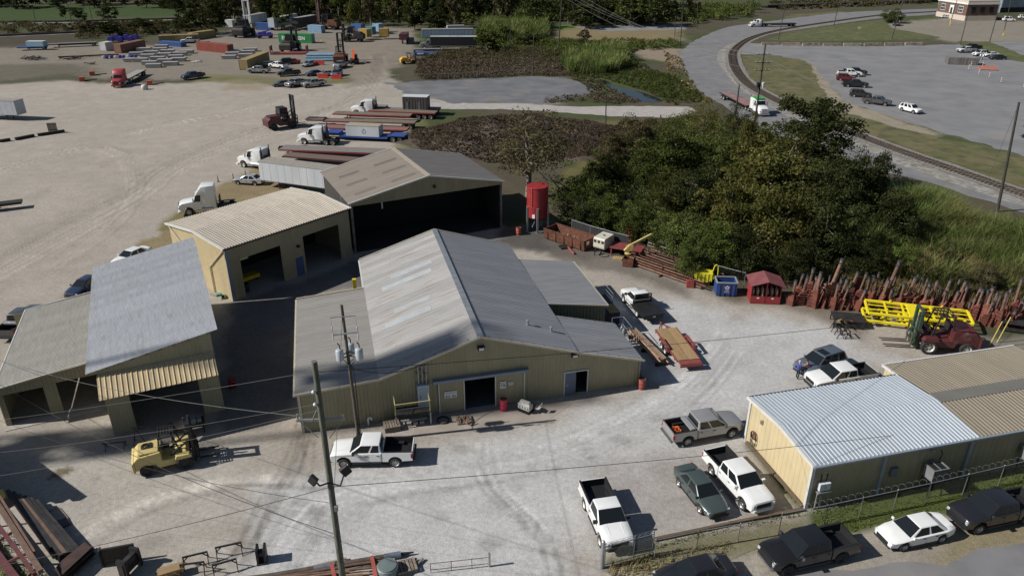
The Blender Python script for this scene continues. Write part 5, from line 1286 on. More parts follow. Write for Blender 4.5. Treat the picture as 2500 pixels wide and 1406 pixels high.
def flatbed(label,a,e,zd=1.35,width=2.5,deckm=None,framem=None,axles=2,drop=None,group=None,thick=.16,name='flatbed_trailer',wheel_end=1,legs=True,ext=True):
 """trailer from rear point e to front point a (ground); axles near the rear"""
 L=(a-e).length;hd=head(e,a);c=(a+e)/2
 t=thing(name,label,'trailer',(c.x,c.y,0),hd,group)
 deckm=deckm or M['deckwood'];framem=framem or M['trailred']
 h=L/2
 if drop:
  g0,z1,tl=drop
  MB().bb(h-g0,h,-width/2,width/2,zd,zd+thick).build('gooseneck',deckm,t)
  MB().bb(-h+tl,h-g0+.05,-width/2,width/2,z1,z1+thick).build('deck',deckm,t)
  MB().bb(-h,-h+tl+.05,-width/2,width/2,zd*.9,zd*.9+thick).build('tail_deck',deckm,t)
  for s in(-1,1):
   MB().prism([(-h,zd*.9),(-h+tl,zd*.9),(-h+tl+.4,z1+.05),(h-g0-.5,z1+.05),(h-g0,zd+.05),(h,zd+.05),(h,zd-.3),(h-g0+.3,zd-.3),(h-g0-.2,z1-.25),(-h+tl+.3,z1-.25),(-h+tl,zd*.9-.25),(-h,zd*.9-.25)],s*.62,s*.42).build('main_beam',framem,t)
   MB().bb(-h+tl,h-g0,s*width/2,s*(width/2+.05),z1-.12,z1+thick).build('side_rail',framem,t)
 else:
  MB().bb(-h,h,-width/2,width/2,zd-thick,zd).build('deck',deckm,t)
  for s in(-1,1):
   MB().prism([(-h,zd-thick),(h,zd-thick),(h,zd-.35),(h-2.6,zd-.38),(h-3.4,zd-.62),(-h+1,zd-.62),(-h,zd-.35)],s*.55,s*.38).build('main_beam',framem,t)
   MB().bb(-h,h,s*width/2,s*(width/2+.06),zd-thick-.06,zd+.015).build('side_rail',framem,t)
  if legs:
   for s in(-1,1):MB().bb(h-3.0,h-2.85,s*.75,s*.9,0,zd-.2).bb(h-3.1,h-2.75,s*.7,s*.95,0,.05).build('landing_leg',M['darksteel'],t)
 for i in range(axles):
  x=-h+.9+i*1.3
  for s in(-1,1):wheel(t,x,s*(width/2-.22),.5,.26,'steelwheel',True,flip=s)
 return t
def ahead(p,hd,d):return p+Vector((math.cos(hd),math.sin(hd),0))*d
tc_=fit((721,352),(806,356),'L',5.6,2.1)
tC=tractor('white lorry tractor coupled to the blue low-loader with the white box',M['white'],(ahead(tc_[0],tc_[1],-.9),tc_[1]),'mid')
hdC=tc_[1]
tail=G(1000,352);frontC=ahead(G(990,344),hdC,13.6)
lb=flatbed('blue low-loader trailer carrying the white box',ahead(G(993,346),hdC,15.0),G(993,346),1.25,2.5,M['blue'],M['blue'],2,(2.6,.72,3.2),name='lowloader_trailer')
def crate(name,label,cat,c,hd,L,Wd,z0,z1,m,topm=None,group=None,ribs=0,logo=None):
 t=thing(name,label,cat,(c.x,c.y,0),hd,group)
 MB().bb(-L/2,L/2,-Wd/2,Wd/2,z0,z1).build('shell',m,t,bevel=.02)
 MB().bb(-L/2-.03,L/2+.03,-Wd/2-.03,Wd/2+.03,z1,z1+.08).build('roof',topm or m,t)
 if ribs:
  for s in(-1,1):
   for i in range(ribs):
    x=-L/2+L*(i+.5)/ribs;MB().bb(x-.04,x+.04,s*Wd/2,s*(Wd/2+.04),z0,z1).build('rib',m,t)
 return t
cC=G(888,344);cC=ahead(G(993,346),hdC,7.9)
bx=crate('white_box','white steel box with a round blue emblem on the blue low-loader','box',cC,hdC,6.3,2.4,.88,2.75,M['vanwhite'],mat('tan_lid',(.33,.29,.22),.6,var=.1))
b=MB()
for i in range(20):
 a0,a1=i/20*6.283,(i+1)/20*6.283
 b.poly([(math.cos(a0)*.3-.3,1.205,1.75+math.sin(a0)*.3),(math.cos(a0)*.4-.3,1.205,1.75+math.sin(a0)*.4),(math.cos(a1)*.4-.3,1.205,1.75+math.sin(a1)*.4),(math.cos(a1)*.3-.3,1.205,1.75+math.sin(a1)*.3)])
b.poly([(-.34,1.205,1.55),(-.26,1.205,1.55),(-.26,1.205,1.95),(-.34,1.205,1.95)]);b.poly([(-.38,1.205,2.15),(-.22,1.205,2.15),(-.22,1.205,2.3),(-.38,1.205,2.3)])
b.build('emblem',mat('emblem_blue',(.03,.08,.2),.5,var=0),bx)
td=fit((857,282),(920,284),'L',5.6,2.1)
tractor('white lorry tractor at the back of the trailer row, blue gooseneck behind it',M['white'],(ahead(td[0],td[1],-.9),td[1]),'mid')
hdD=td[1]
flatbed('low-loader with violet gooseneck under the dark portable shed',ahead(G(1075,279),hdD,14.5),G(1075,279),1.2,2.5,M['deckgrey'],M['purple'],3,(3.0,.7,3.0),name='lowloader_trailer')
ps=crate('portable_shed','dark grey portable shed with white roof standing on a trailer','shed',ahead(G(1018,281),hdD,0),hdD,5.2,2.5,.9,3.9,mat('dark_shed_wall',(.055,.053,.05),.6,var=.12),M['white'],ribs=9)
for x in(-.9,1.6):
 MB().bb(x-.22,x+.22,1.26,1.30,1.2,2.9).build('narrow_window',mat('shed_pane',(.12,.12,.12),.3,var=.1),ps)
hb=tc_[1]
flatbed('brown plank flatbed nearest the dark portable shed',G(818,291),G(1005,297),1.35,2.5,axles=0,legs=True,group='flatbeds in the lorry row')
flatbed('long three-axle brown flatbed with red rails behind the maroon forklift',G(905,283),G(1066,290),1.35,2.5,axles=3,group='flatbeds in the lorry row')
flatbed('extendable red trailer with bare spine reaching past the lorries',G(752,306),G(1016,314),1.3,2.4,axles=2,drop=(3.6,1.1,10.5),group='flatbeds in the lorry row')
flatbed('red-brown flatbed right behind the lorry with the blue low-loader',G(780,327),G(997,334),1.5,2.5,axles=0,group='flatbeds in the lorry row',deckm=mat('red_deck',(.2,.1,.085),.85,var=.2,stretch=(.3,8,1)))
flatbed('wide grey flatbed behind the hangar roof',G(690,375),G(945,385),1.1,2.9,axles=0,deckm=M['deckgrey'],group='flatbeds in the lorry row')
flatbed('dark red flatbed next to the long white trailer',G(700,392),G(905,408),1.1,2.5,axles=0,deckm=mat('brown_deck',(.13,.09,.075),.85,var=.3,stretch=(.3,8,1)),framem=mat('dark_frame',(.05,.018,.015),.7,var=.3),group='flatbeds in the lorry row')
b=thing('trailer_gooseneck','black detached gooseneck frame lying before the grey flatbed','trailer part',G(716,372),R(185))
for s in(-1,1):MB().bar((-2.4,s*.5,.9),(2.4,s*.45,.9),.15,.3).build('beam',M['darksteel'],b)
for i in range(6):MB().bb(-2.2+i*.85,-2.1+i*.85,-.55,.55,.8,.98).build('cross_member',M['darksteel'],b)
MB().bar((-1.0,0,.8),(-1.4,-.3,0),.1,.1).bar((-1.0,.2,.8),(-.4,.5,0),.1,.1).build('stand',M['darksteel'],b)
tb=fit((590.6,409),(640,415),'L',4.9,2.1)
tractor('white lorry tractor without trailer, in front of the grey flatbed',M['white'],(ahead(tb[0],tb[1],-.9),tb[1]),'mid',stacks=True)
ca=G(463.6,527);hA=R(196)
tractor('white lorry tractor with tall sleeper half hidden by the two-bay shed',M['white'],(ca+Vector((-math.sin(hA),math.cos(hA),0))*-1.0+Vector((math.cos(hA),math.sin(hA),0))*-2.45,hA),'high',stacks=False)
def vantrailer(label,a,e,m,group=None,axles=2,zf=1.15,top=4.0,roofm=None,w_=2.55,name='box_trailer'):
 L=(a-e).length;hd=head(e,a);c=(a+e)/2;h=L/2
 t=thing(name,label,'trailer',(c.x,c.y,0),hd,group)
 MB().bb(-h,h,-w_/2,w_/2,zf,top).build('box',m,t,bevel=.02)
 MB().bb(-h+.02,h-.02,-w_/2+.02,w_/2-.02,top,top+.03).build('roof',roofm or mat('dusty_roof',(.27,.25,.22),.7,var=.12),t)
 for s in(-1,1):
  for k,z in enumerate((zf,top-.1)):MB().bb(-h,h,s*w_/2,s*(w_/2+.025),z,z+.1).build('rail',M['galv'],t)
  for i in range(max(3,int(L/1.25))):
   x=-h+L*(i+.5)/max(3,int(L/1.25));MB().bb(x-.025,x+.025,s*w_/2,s*(w_/2+.015),zf+.1,top-.1).build('post',m,t)
  MB().bb(h-3,h-2.85,s*.75,s*.9,0,zf).build('landing_leg',M['darksteel'],t)
 MB().bb(-h+.2,h-1,-.5,.5,zf-.25,zf).build('chassis',M['black'],t)
 for i in range(axles):
  for s in(-1,1):wheel(t,-h+1.0+i*1.25,s*(w_/2-.22),.5,.26,'steelwheel',True,flip=s)
 return t
a=G(652,452);e=a+(G(815,474)-a).normalized()*15.5
vantrailer('long weathered white box trailer running behind the hangar',a,e,M['vanwhite'])
vantrailer('pale grey box trailer cut off by the left edge',G(58,293),G(-60,288),mat('trailer_grey',(.4,.42,.46),.5,.1,var=.08))
tg=fit((1855,288),(1823,271),'R',5.5,2.1)
hg=tg[1]
tractor('green and white lorry on the road pulling a red-decked flatbed',M['white'],(ahead(tg[0],hg,-.9),hg),'mid',mat('leaf_green_paint',(.03,.33,.04),.35,var=.05),chrome=True)
e=G(1768,240);flatbed('flatbed trailer with a red deck behind the green and white lorry',ahead(e,hg,14.2),e,1.4,2.5,mat('red_grey_deck',(.24,.16,.15),.8,var=.25,scale=.5,col2=(.3,.06,.06),cov=.5),M['darksteel'],2)
hw=R(186);c=G(1852,66)
tractor('white lorry on the far road with a bare chassis trailer',M['white'],(c,hw),'low',stacks=False)
flatbed('black chassis trailer behind the white lorry on the far road',ahead(c,hw,-2.0),ahead(c,hw,-15),1.2,2.4,M['darksteel'],M['darksteel'],2)
hr=head(G(352,180),G(285,216));c=G(285,216)
tractor('red lorry with tall sleeper and empty flatbed in the north yard',mat('lorry_red',(.32,.04,.045),.35,var=.08),(ahead(c,hr,-3.7),hr),'high',stacks=False)
flatbed('empty grey flatbed behind the red lorry',ahead(c,hr,-6.2),ahead(c,hr,-19),1.3,2.5,mat('pale_deck',(.27,.27,.25),.8,var=.15),M['darksteel'],2)
hk=R(181)
vantrailer('black-sided box trailer with white roof rim near the earth bank',G(1052,121),G(1165,121),mat('black_curtain',(.012,.012,.013),.5,var=.2),roofm=M['white'],axles=2)
tractor('grey lorry cab in front of the black trailer',mat('cab_grey',(.13,.14,.15),.4,var=.1),(G(1050,119),hk),'low',stacks=False,length=6.4)
vantrailer('light blue box trailer behind the black trailer',G(1030,100),G(1156,98),mat('pale_blue_box',(.3,.37,.46),.5,var=.08),axles=2,top=3.8)
vantrailer('white box trailer farthest behind the light blue trailer',G(1092,91),G(1134,90),mat('pale_blue_box2',(.45,.5,.55),.5,var=.06),axles=0,top=3.9)
flatbed('grey flatbed in front of the black trailer',G(1012,130),G(1122,128),1.2,2.4,M['deckgrey'],M['darksteel'],1)
tp=thing('tarpaulin_load','blue wrapped load with pale lettering beside the grey flatbed','load',G(1043,136),R(2));MB().bb(-4.2,4.2,-.7,.7,0,1.1).build('wrapper',M['blue'],tp,bevel=.25);MB().bb(-3,-1,-.75,-.7,.45,.8).build('lettering',M['white'],tp);MB().bb(.6,2.8,-.75,-.7,.45,.8).build('lettering',M['white'],tp)
def container(label,m,c,hd,L=12.19,z0=0.0,H=2.6,Wd=2.44,group='containers in the north yard',doorm=None,text=None,top=None):
 t=thing('shipping_container',label,'container',(c.x,c.y,z0),hd,group)
 h=L/2
 n=int(L/.28)
 for s in(-1,1):
  pts=[]
  for i in range(n):
   x=-h+.12+(L-.24)*i/n;d=(L-.24)/n
   pts+=[(x,0),(x+d*.25,.04),(x+d*.5,.04),(x+d*.75,0)]
  pts.append((h-.12,0));b=MB()
  for(x0,d0),(x1,d1)in zip(pts[:-1],pts[1:]):
   y0,y1=s*(Wd/2-.05+d0),s*(Wd/2-.05+d1)
   b.poly([(x0,y0,.12),(x1,y1,.12),(x1,y1,H-.1),(x0,y0,H-.1)]if s<0 else[(x0,y0,.12),(x0,y0,H-.1),(x1,y1,H-.1),(x1,y1,.12)])
  b.build('side_wall',m,t)
  MB().bb(-h,h,s*Wd/2,s*(Wd/2-.12),0,.14).bb(-h,h,s*Wd/2,s*(Wd/2-.1),H-.12,H).build('side_beam',m,t)
  for x in(-1,1):MB().bb(x*h,x*(h-.14),s*Wd/2,s*(Wd/2-.14),.14,H-.12).build('corner_post',m,t)
 MB().bb(-h+.02,h-.02,-Wd/2+.1,Wd/2-.1,H-.06,H-.01).build('roof',top or m,t)
 MB().bb(-h+.03,-h+.08,-Wd/2+.14,Wd/2-.14,.1,H-.1).build('end_wall',m,t)
 for s in(-1,1):
  d=MB().bb(h-.08,h-.02,s*.02,s*(Wd/2-.13),.14,H-.12).build('door',doorm or m,t)
  MB().bb(h-.02,h+.03,s*.3,s*.35,.1,H-.1).bb(h-.02,h+.03,s*.8,s*.85,.1,H-.1).build('lock_rods',M['galv'],d)
 MB().bb(-h,h,-Wd/2+.12,Wd/2-.12,.02,.12).build('floor',M['dark'],t)
 return t
CM={k:mat(k+'_container',c,.6,var=.15,scale=.7,col2=[q*.6 for q in c],cov=.6)for k,c in(('green',(.02,.2,.06)),('rust',(.22,.05,.035)),('tan',(.28,.21,.09)),('blue',(.035,.09,.26)),('sky',(.2,.32,.45)),('white',(.46,.47,.47)),('teal',(.06,.2,.22)),('yellow',(.36,.24,.06)),('brown',(.2,.09,.06)))}
p0,p1=G(675,104),G(768,107);hE=head(p0,p1)
cE=(p0+p1)/2+Vector((-math.sin(hE),math.cos(hE),0))*1.2
ev=container('green container with white lettering EVERGREEN in the north yard',CM['green'],cE,hE,doorm=CM['sky'],H=2.9)
fc=bpy.data.curves.new('lettering','FONT');fc.body='EVERGREEN';fc.size=1.55;fc.align_x='CENTER';fc.align_y='CENTER';fc.extrude=0.004;fc.space_character=1.05;fc.offset=0.03
tmp=bpy.data.objects.new('lettering_curve',fc);COL.objects.link(tmp)
dg=bpy.context.evaluated_depsgraph_get();me=bpy.data.meshes.new_from_object(tmp.evaluated_get(dg));bpy.data.objects.remove(tmp)
me.materials.clear();me.materials.append(mat('letter_white',(.75,.75,.75),.5,var=0))
o=link('lettering',me,ev,(-.6,-1.235,1.5));o.rotation_euler=(R(90),0,0)
def cont2(label,m,a,b,z0=0,H=2.6,off=1,**k):
 """container whose near lower long edge runs from pixel a to pixel b"""
 A,B=G(*a,z0),G(*b,z0);hd=head(A,B);n=Vector((-math.sin(hd),math.cos(hd),0))
 return container(label,m,(A+B)/2+n*1.22*off,hd,(B-A).length,z0,H,**k)
cont2('long rust-red container in the middle of the north yard',CM['rust'],(481,124),(557,132))
cont2('tan yellow container with its end towards us by the parked pickups',CM['tan'],(606,172),(659,150),H=2.7)
cont2('brown container at the left of the north yard',CM['brown'],(297,131),(357,118))
cont2('white container left of the brown container',CM['white'],(260,126),(280,122))
cont2('long ochre container behind the rust-red container',CM['tan'],(390,108),(487,104))
cont2('darker ochre container at the back left',CM['tan'],(472,99),(528,91),H=2.4)
cont2('blue open-top container in front of the ochre container',CM['blue'],(388,112),(442,116),H=1.4)
cont2('small ochre container at the centre of the far row',CM['yellow'],(876,90),(896,92),z0=1.0)
cont2('small ochre container at the right of the far row',CM['yellow'],(926,90),(948,90),z0=1.0)
cont2('teal container between the two small ochre ones',CM['teal'],(893,85),(909,86),z0=1.0)
cont2('blue container at the back of the far row',CM['blue'],(858,77),(882,79),z0=1.0)
cont2('pale blue container behind the right ochre container',CM['sky'],(908,76),(925,78),z0=1.0)
cont2('pale blue container beside the green one, right',CM['sky'],(752,80),(785,82))
cont2('blue container under the white trailer, left',CM['blue'],(625,74),(662,75))
cont2('white container at the far left of the trailer group',CM['white'],(551,66),(568,67))
hv=R(35)
vantrailer('white box trailer with rounded front above the violet machine',G(664,76),G(722,62),mat('pale_blue_white',(.42,.46,.55),.5,var=.06),axles=1,top=4.4)
vantrailer('white box trailer with black side behind the green container',G(722,73),G(768,64),mat('half_black',(.06,.06,.06),.6,var=.3),roofm=M['white'],axles=1,top=4.2)
vantrailer('white box trailer with dark end at the back of the group',G(608,66),G(647,58),M['vanwhite'],axles=1,top=4.2)
vantrailer('white low trailer behind the white box trailer',G(600,57),G(640,50),M['vanwhite'],axles=1,top=3.2)
flatbed('red flatrack trailer seen from behind near the far road',G(988,92),G(989,108),1.5,2.4,M['maroon'],M['maroon'],2)
MBt=thing('red_box','dark red box on the trailer near the far road','box',G(988,106));MB().bb(-1.2,1.2,-4,3,1.5,3.2).build('shell',M['maroon'],MBt);MB().bb(-1.25,1.25,-4.05,3.05,3.2,3.3).build('lid',M['maroon'],MBt)
fl=thing('flat_rack','long red flat rack with upright ends in front of the green container','flat rack',G(707,133),R(2))
MB().bb(-5.6,5.6,-1.2,1.2,.1,.6).build('base',mat('rack_red',(.22,.05,.045),.7,var=.2),fl)
for x in(-5.5,5.5):
 MB().bb(x-.15,x+.15,-1.2,-1.0,.6,2.6).bb(x-.15,x+.15,1.0,1.2,.6,2.6).bb(x-.1,x+.1,-1.0,1.0,1.2,2.5).build('end_wall',MATS['rack_red'],fl)
flatbed('pale blue trailer with a blue box at the far left',G(45,124),G(118,121),1.1,2.4,M['blue'],M['blue'],1)
crate('box','light blue box on the far left trailer','box',G(93,122),0,5.4,2.3,1.1,2.6,mat('light_blue_box',(.25,.4,.48),.5,var=.08),mat('light_lid',(.5,.56,.58),.5,var=.05))
flatbed('long bare chassis trailer left of the white container',G(120,117),G(238,112),1.2,2.3,M['deckgrey'],M['darksteel'],1)
chs=flatbed('black skeletal chassis poking in from the left edge',G(58,506),G(-40,518),1.0,1.3,M['darksteel'],M['darksteel'],0,thick=.08)
M['cratew']=mat('crate_white',(.42,.4,.34),.7,var=.12);M['crateb']=mat('crate_lid',(.3,.29,.285),.6,var=.12);M['crate_rim']=mat('crate_rim_violet',(.05,.05,.16),.5,var=.1)
proto=thing('lidded_crate','low white crate with violet-rimmed grey lid, one of the block in the north yard','crate',G(320,150),R(8),'lidded crates in the north yard')
MB().bb(-2.0,2.0,-1.0,1.0,.1,.85).build('shell',M['cratew'],proto);MB().bb(-2.05,2.05,-1.05,1.05,.85,.98).build('lid',M['crateb'],proto);MB().bb(-2.1,2.1,-1.1,1.1,.8,.87).build('rim',M['crate_rim'],proto)
spots=[(376,165),(418,160),(366,158),(404,153),(436,150),(344,151),(386,147),(430,143),(322,151),(362,141),(402,138),(440,136),(456,131),(370,133),(410,130),(334,136),(392,125),(352,125),(395,118),(560,144),(600,140),(568,136),(606,132),(574,130),(612,126)]
proto.location=G(*spots[0])
for p in spots[1:]:copy_tree(proto,G(*p),R(8)+rnd.uniform(-.03,.03))
def forklift(label,bm,pos,s=1.0,mastm=None,mast_h=3.4,fork=1.6,cabm=None,lift=.15,glass=False,group=None,cat='forklift',name='forklift',wheels='black',guard=True,forkm=None,tall_wheels=1.0):
 """counterbalance truck; x forward (forks), metres at s = 1 for a mid-size truck of 4.2 m"""
 c,hd=pos
 t=thing(name,label,cat,(c.x,c.y,0),hd,group);t.scale=(s,s,s)
 mastm=mastm or M['blackmetal'];cabm=cabm or M['black']
 MB().prism([(-2.0,.55),(-2.0,1.25),(-1.75,1.5),(-.35,1.6),(-.35,.95),(.2,.9),(.75,1.0),(1.15,1.02),(1.3,.8),(1.3,.45),(-.6,.42),(-.75,.75),(-1.5,.75),(-1.7,.5)],-.85,.85).build('chassis',bm,t,bevel=.05)
 MB().prism([(-2.12,.45),(-2.15,1.2),(-1.98,1.3),(-1.98,.45)],-.95,.95).build('counterweight',bm,t,bevel=.05)
 MB().bb(-1.7,-.45,-.7,.7,1.56,1.66).build('engine_hood',bm,t,bevel=.05)
 for sd in(-1,1):
  MB().prism([(.45,.95),(.55,1.18),(1.35,1.18),(1.5,.95),(1.4,.9),(.6,.9)],sd*.78,sd*1.15).build('fender',bm,t,bevel=.03)
  wheel(t,.98,sd*.98,.5,.32,wheels,flip=sd);wheel(t,-1.35,sd*.82,.42,.28,wheels,flip=sd)
  MB().bb(1.52,1.7,sd*.42,sd*.58,.15,mast_h).build('mast_rail',mastm,t)
  MB().bb(1.6,1.76,sd*.24,sd*.4,.2,mast_h-.15).build('inner_rail',mastm,t)
  MB().prism([(1.86,lift),(1.86+fork,lift+.02),(1.86+fork,lift+.05),(1.92,lift+.09),(1.92,lift+.95),(1.86,lift+.95)],sd*.34,sd*.48).build('fork',forkm or M['darksteel'],t)
  MB().bar((.2,sd*.45,.95),(1.52,sd*.5,1.9),.1,.1).build('tilt_cylinder',M['darksteel'],t)
 b=MB()
 for z in(.3,mast_h*.55,mast_h-.12):b.bb(1.52,1.66,-.42,.42,z,z+.12)
 b.build('mast_crossbars',mastm,t)
 MB().tube((1.62,0,.3),(1.62,0,mast_h*.8),.07,n=10).build('lift_cylinder',M['galv'],t)
 MB().bb(1.78,1.86,-.7,.7,lift+.3,lift+.42).bb(1.78,1.86,-.7,.7,lift+.75,lift+.87).bb(1.78,1.86,-.7,-.6,lift+.3,lift+1.3).bb(1.78,1.86,.6,.7,lift+.3,lift+1.3).bb(1.78,1.86,-.7,.7,lift+1.22,lift+1.3).build('carriage',mastm,t)
 MB().prism([(-.32,1.35),(-.32,1.85),(-.2,1.9),(-.15,1.5),(.2,1.48),(.2,1.35)],-.28,.28).build('seat',M['black'],t,bevel=.03)
 MB().bar((.75,0,1.0),(.5,0,1.6),.08,.08).lathe([(.15,0),(.19,.02),(.15,.04)],(.48,0,1.6),12).build('steering_wheel',M['black'],t)
 if guard:
  for sd in(-1,1):
   MB().bar((-.38,sd*.66,1.5),(-.3,sd*.6,2.5),.08,.08).build('guard_post',cabm,t);MB().bar((.85,sd*.66,1.1),(.55,sd*.6,2.5),.08,.08).build('guard_post',cabm,t)
  b=MB().bb(-.36,.62,-.66,-.58,2.48,2.56).bb(-.36,.62,.58,.66,2.48,2.56)
  for i in range(6):x=-.34+i*.18;b.bb(x,x+.05,-.6,.6,2.5,2.54)
  b.build('overhead_guard',cabm,t)
 if glass:
  MB().bb(-.36,.7,-.62,.62,1.5,2.46).build('cab_glazing',M['glass'],t,bevel=.04)
 return t
M['fyellow']=mat('forklift_cream_yellow',(.52,.42,.17),.5,var=.1,scale=1.5)
a,e=G(456,1139),G(376,1158);hY=head(e,a)
yc=(a+e)/2+Vector((-math.sin(hY),math.cos(hY),0))*.9
yf=forklift('cream-yellow forklift parked before the tall shed',M['fyellow'],(yc,hY),1.08,mast_h=3.1,fork=1.3)
b=MB()
for k in range(6):b.path([(-1.15+.32*math.cos(i*.8+k),.1+.28*math.sin(i*.7+k*1.3),1.7+.02*(i%3))for i in range(10)],.022,5)
o=b.build('chain_pile',M['darksteel']);o.location=yf.location;o.rotation_euler=yf.rotation_euler;o.scale=yf.scale;tag(o,'pile of black chain on the yellow forklift hood','chain')
a,e=G(2252,861),G(2352,868);hB=head(e,a)
bc=(a+e)/2+Vector((math.sin(hB),-math.cos(hB),0))*1.3
forklift('big maroon and green forklift with long forks before the yellow frames',mat('forklift_maroon',(.085,.02,.022),.5,var=.2,col2=(.2,.17,.16),cov=.56),(bc,hB),1.42,mastm=mat('mast_green',(.035,.06,.04),.5,var=.2),mast_h=2.75,fork=1.7,wheels='steelwheel',cabm=M['darksteel'],forkm=mat('fork_brown',(.13,.1,.08),.7,.2,var=.2))
forklift('maroon heavy forklift with raised mast at the head of the trailer row',M['maroon'],(G(690,312),R(38)),1.55,mast_h=3.9,fork=1.3,glass=True)
forklift('dark heavy forklift in front of the green container',M['darksteel'],(G(711,126),R(80)),2.0,mast_h=3.6,fork=1.0,glass=True,wheels='steelwheel',group='heavy forklifts in the north yard')
forklift('dark forklift facing left beside the far ochre containers',M['darksteel'],(G(862,102),R(175)),1.9,mast_h=3.0,fork=1.2,glass=True,group='heavy forklifts in the north yard')
forklift('container handler with spreader and twin white masts at the back left',M['darksteel'],(G(598,90),R(80)),2.3,mast_h=5.2,fork=.6,glass=True,mastm=mat('mast_white',(.5,.5,.48),.5,var=.1),group='heavy forklifts in the north yard')
forklift('brown tall-mast forklift behind the pale blue container',M['rust'],(G(802,72),R(165)),2.2,mast_h=5.4,fork=.8,glass=True,mastm=M['rust'],group='heavy forklifts in the north yard')
forklift('tall black mast forklift beside the blue pipe stack',M['rust'],(G(832,152),R(95)),1.7,mast_h=4.6,fork=1.0,group='heavy forklifts in the north yard')
forklift('small yellow forklift at the edge of the earth bank',mat('forklift_orange',(.6,.33,.04),.5,var=.1),(G(998,156),R(20)),1.15,mast_h=3.2,fork=1.0,group='heavy forklifts in the north yard')
ol_=thing('telescopic_loader','orange telescopic loader with raised boom near the pipe stack','loader',G(866,156),R(100))
MB().bb(-2.2,2.2,-.9,.9,.6,1.3).build('chassis',M['darksteel'],ol_,bevel=.05)
MB().bar((-2.0,.2,1.4),(2.2,.2,3.4),.6,.7).bar((2.2,.2,3.4),(3.2,.2,2.4),.5,.5).build('boom',mat('loader_orange',(.6,.1,.03),.5,var=.1),ol_)
MB().bb(-.6,.8,-.95,-.1,1.3,2.6).build('cab',M['glass'],ol_,bevel=.05)
for x in(-1.5,1.5):
 for s in(-1,1):wheel(ol_,x,s*1.0,.65,.4,'steelwheel',flip=s)
vm=thing('violet_machine','violet-blue wheeled machine beside the green container','machine',G(648,94),R(5))
MB().bb(-2.6,2.6,-1.0,1.0,.7,1.5).build('frame',M['purple'],vm,bevel=.08)
for x,z,w_ in((-1.8,2.1,1.0),(-.2,2.4,1.2),(1.5,2.0,1.3)):MB().bb(x-w_/2,x+w_/2,-.8,.8,1.5,z).build('housing',M['purple'],vm,bevel=.1)
MB().bar((-2.2,0,1.4),(2.4,0,3.0),.25,.35).build('arm',M['purple'],vm)
for x in(-1.9,1.9):
 for s in(-1,1):wheel(vm,x,s*1.05,.6,.35,'blackmetal',flip=s)
bt=thing('blue_bundle','heap of violet-blue wrapped drums at the far left containers','load',G(303,104),R(6))
for i in range(6):MB().lathe([(.05,-.9),(.9,-.9),(1.0,0),(.9,.9),(.05,.9)],(-4+i*1.6,rnd.uniform(-.5,.5),1.1+(i%2)*.5),12,0,'y').build('drum',M['purple'],bt,smooth=50)
bt=thing('blue_bundle','small heap of violet and white floats by the crates','load',G(294,143),R(6))
for i in range(9):MB().lathe([(.05,-.5),(.4,-.45),(.45,0),(.4,.45),(.05,.5)],(-4.8+i*1.15,rnd.uniform(-.6,.6),.45),10,0,'y').build('float',M['purple']if i%3 else M['white'],bt,smooth=50)
pr=thing('pipe_stack','stack of pale blue pipes next to the tall black forklift','pipes',G(786,148),R(3))
for i in range(14):
 r_,q_=divmod(i,5);MB().tube((-4.2+rnd.uniform(-.2,.2),-1.6+q_*.75+r_*.35,.38+r_*.62),(4.0+rnd.uniform(-.3,.3),-1.6+q_*.75+r_*.35,.38+r_*.62),.34,n=10).build('pipe',mat('pale_blue_pipe',(.17,.27,.36),.5,var=.2,rand=.2),pr,smooth=60)
for x,y,l in((789,191,2.6),(822,193,2.6),(780,159,2.8)):
 bq=thing('red_barrier',{789:'red barrier block in front of the pale car',822:'red barrier block in front of the dark silver car',780:'red barrier block by the blue pipes'}[x],'barrier',G(x,y),R(-3),'red barriers')
 MB().prism([(-l/2,0),(l/2,0),(l/2,1.1),(-l/2,1.1)],-.18,.18).build('panel',mat('barrier_red',(.5,.05,.04),.5,var=.1),bq);MB().bb(-l/2,l/2,-.35,.35,0,.3).build('foot',MATS['barrier_red'],bq)
for k,(x,y,lb_)in enumerate(((201,199,'left orange-red marker block beyond the red lorry'),(226,185,'orange-red marker block nearer the red lorry'),(366,208,'orange-red marker block right of the red lorry'))):
 bq=thing('marker_block',lb_,'block',G(x,y),R(20),'marker blocks by the red lorry');MB().bb(-.6,.6,-.5,.5,0,1.1).build('block',mat('marker_red',(.42,.1,.05),.6,var=.15),bq,bevel=.05);MB().bar((.3,.4,.1),(3.2,1.6,.1),.2,.15).build('timber',M['darksteel'],bq)
o=MB().lathe([(.05,0),(.7,.1),(.85,.6),(.6,1.1),(.05,1.2)],(0,0,0),12).build('white_sack',mat('sack_white',(.5,.48,.45),.8,var=.1),smooth=60);o.location=G(354,219);tag(o,'lumpy white sack right of the red lorry','sack')
for k,(x,y,n,sz,m,lb_)in enumerate(((80,146,34,3.2,'darksteel','tangled heap of scrap branches and pipe on the left'),(176,146,22,2.6,'darksteel','low heap of rusty scrap right of the tangled heap'),(218,158,14,1.8,'darksteel','small dark scrap heap by the dark soil'),(480,152,10,1.5,'vanwhite','small white heap of bags between crates and container'))):
 q_=random.Random(k);b=MB()
 for i in range(n):a_=Vector((q_.gauss(0,sz*.5),q_.gauss(0,sz*.3),q_.uniform(.1,sz*.25)));d_=Vector((q_.uniform(-1,1),q_.uniform(-.5,.5),q_.uniform(-.25,.25)))*sz*.6;b.tube(a_-d_,a_+d_,q_.uniform(.04,.12),n=6)
 o=b.build('scrap_heap',M[m]);o.location=G(x,y);tag(o,lb_,'scrap');o['kind']='stuff'
cr=thing('long_beams','dark rusty beams laid end to end behind the scrap heaps','beams',G(215,140),R(18))
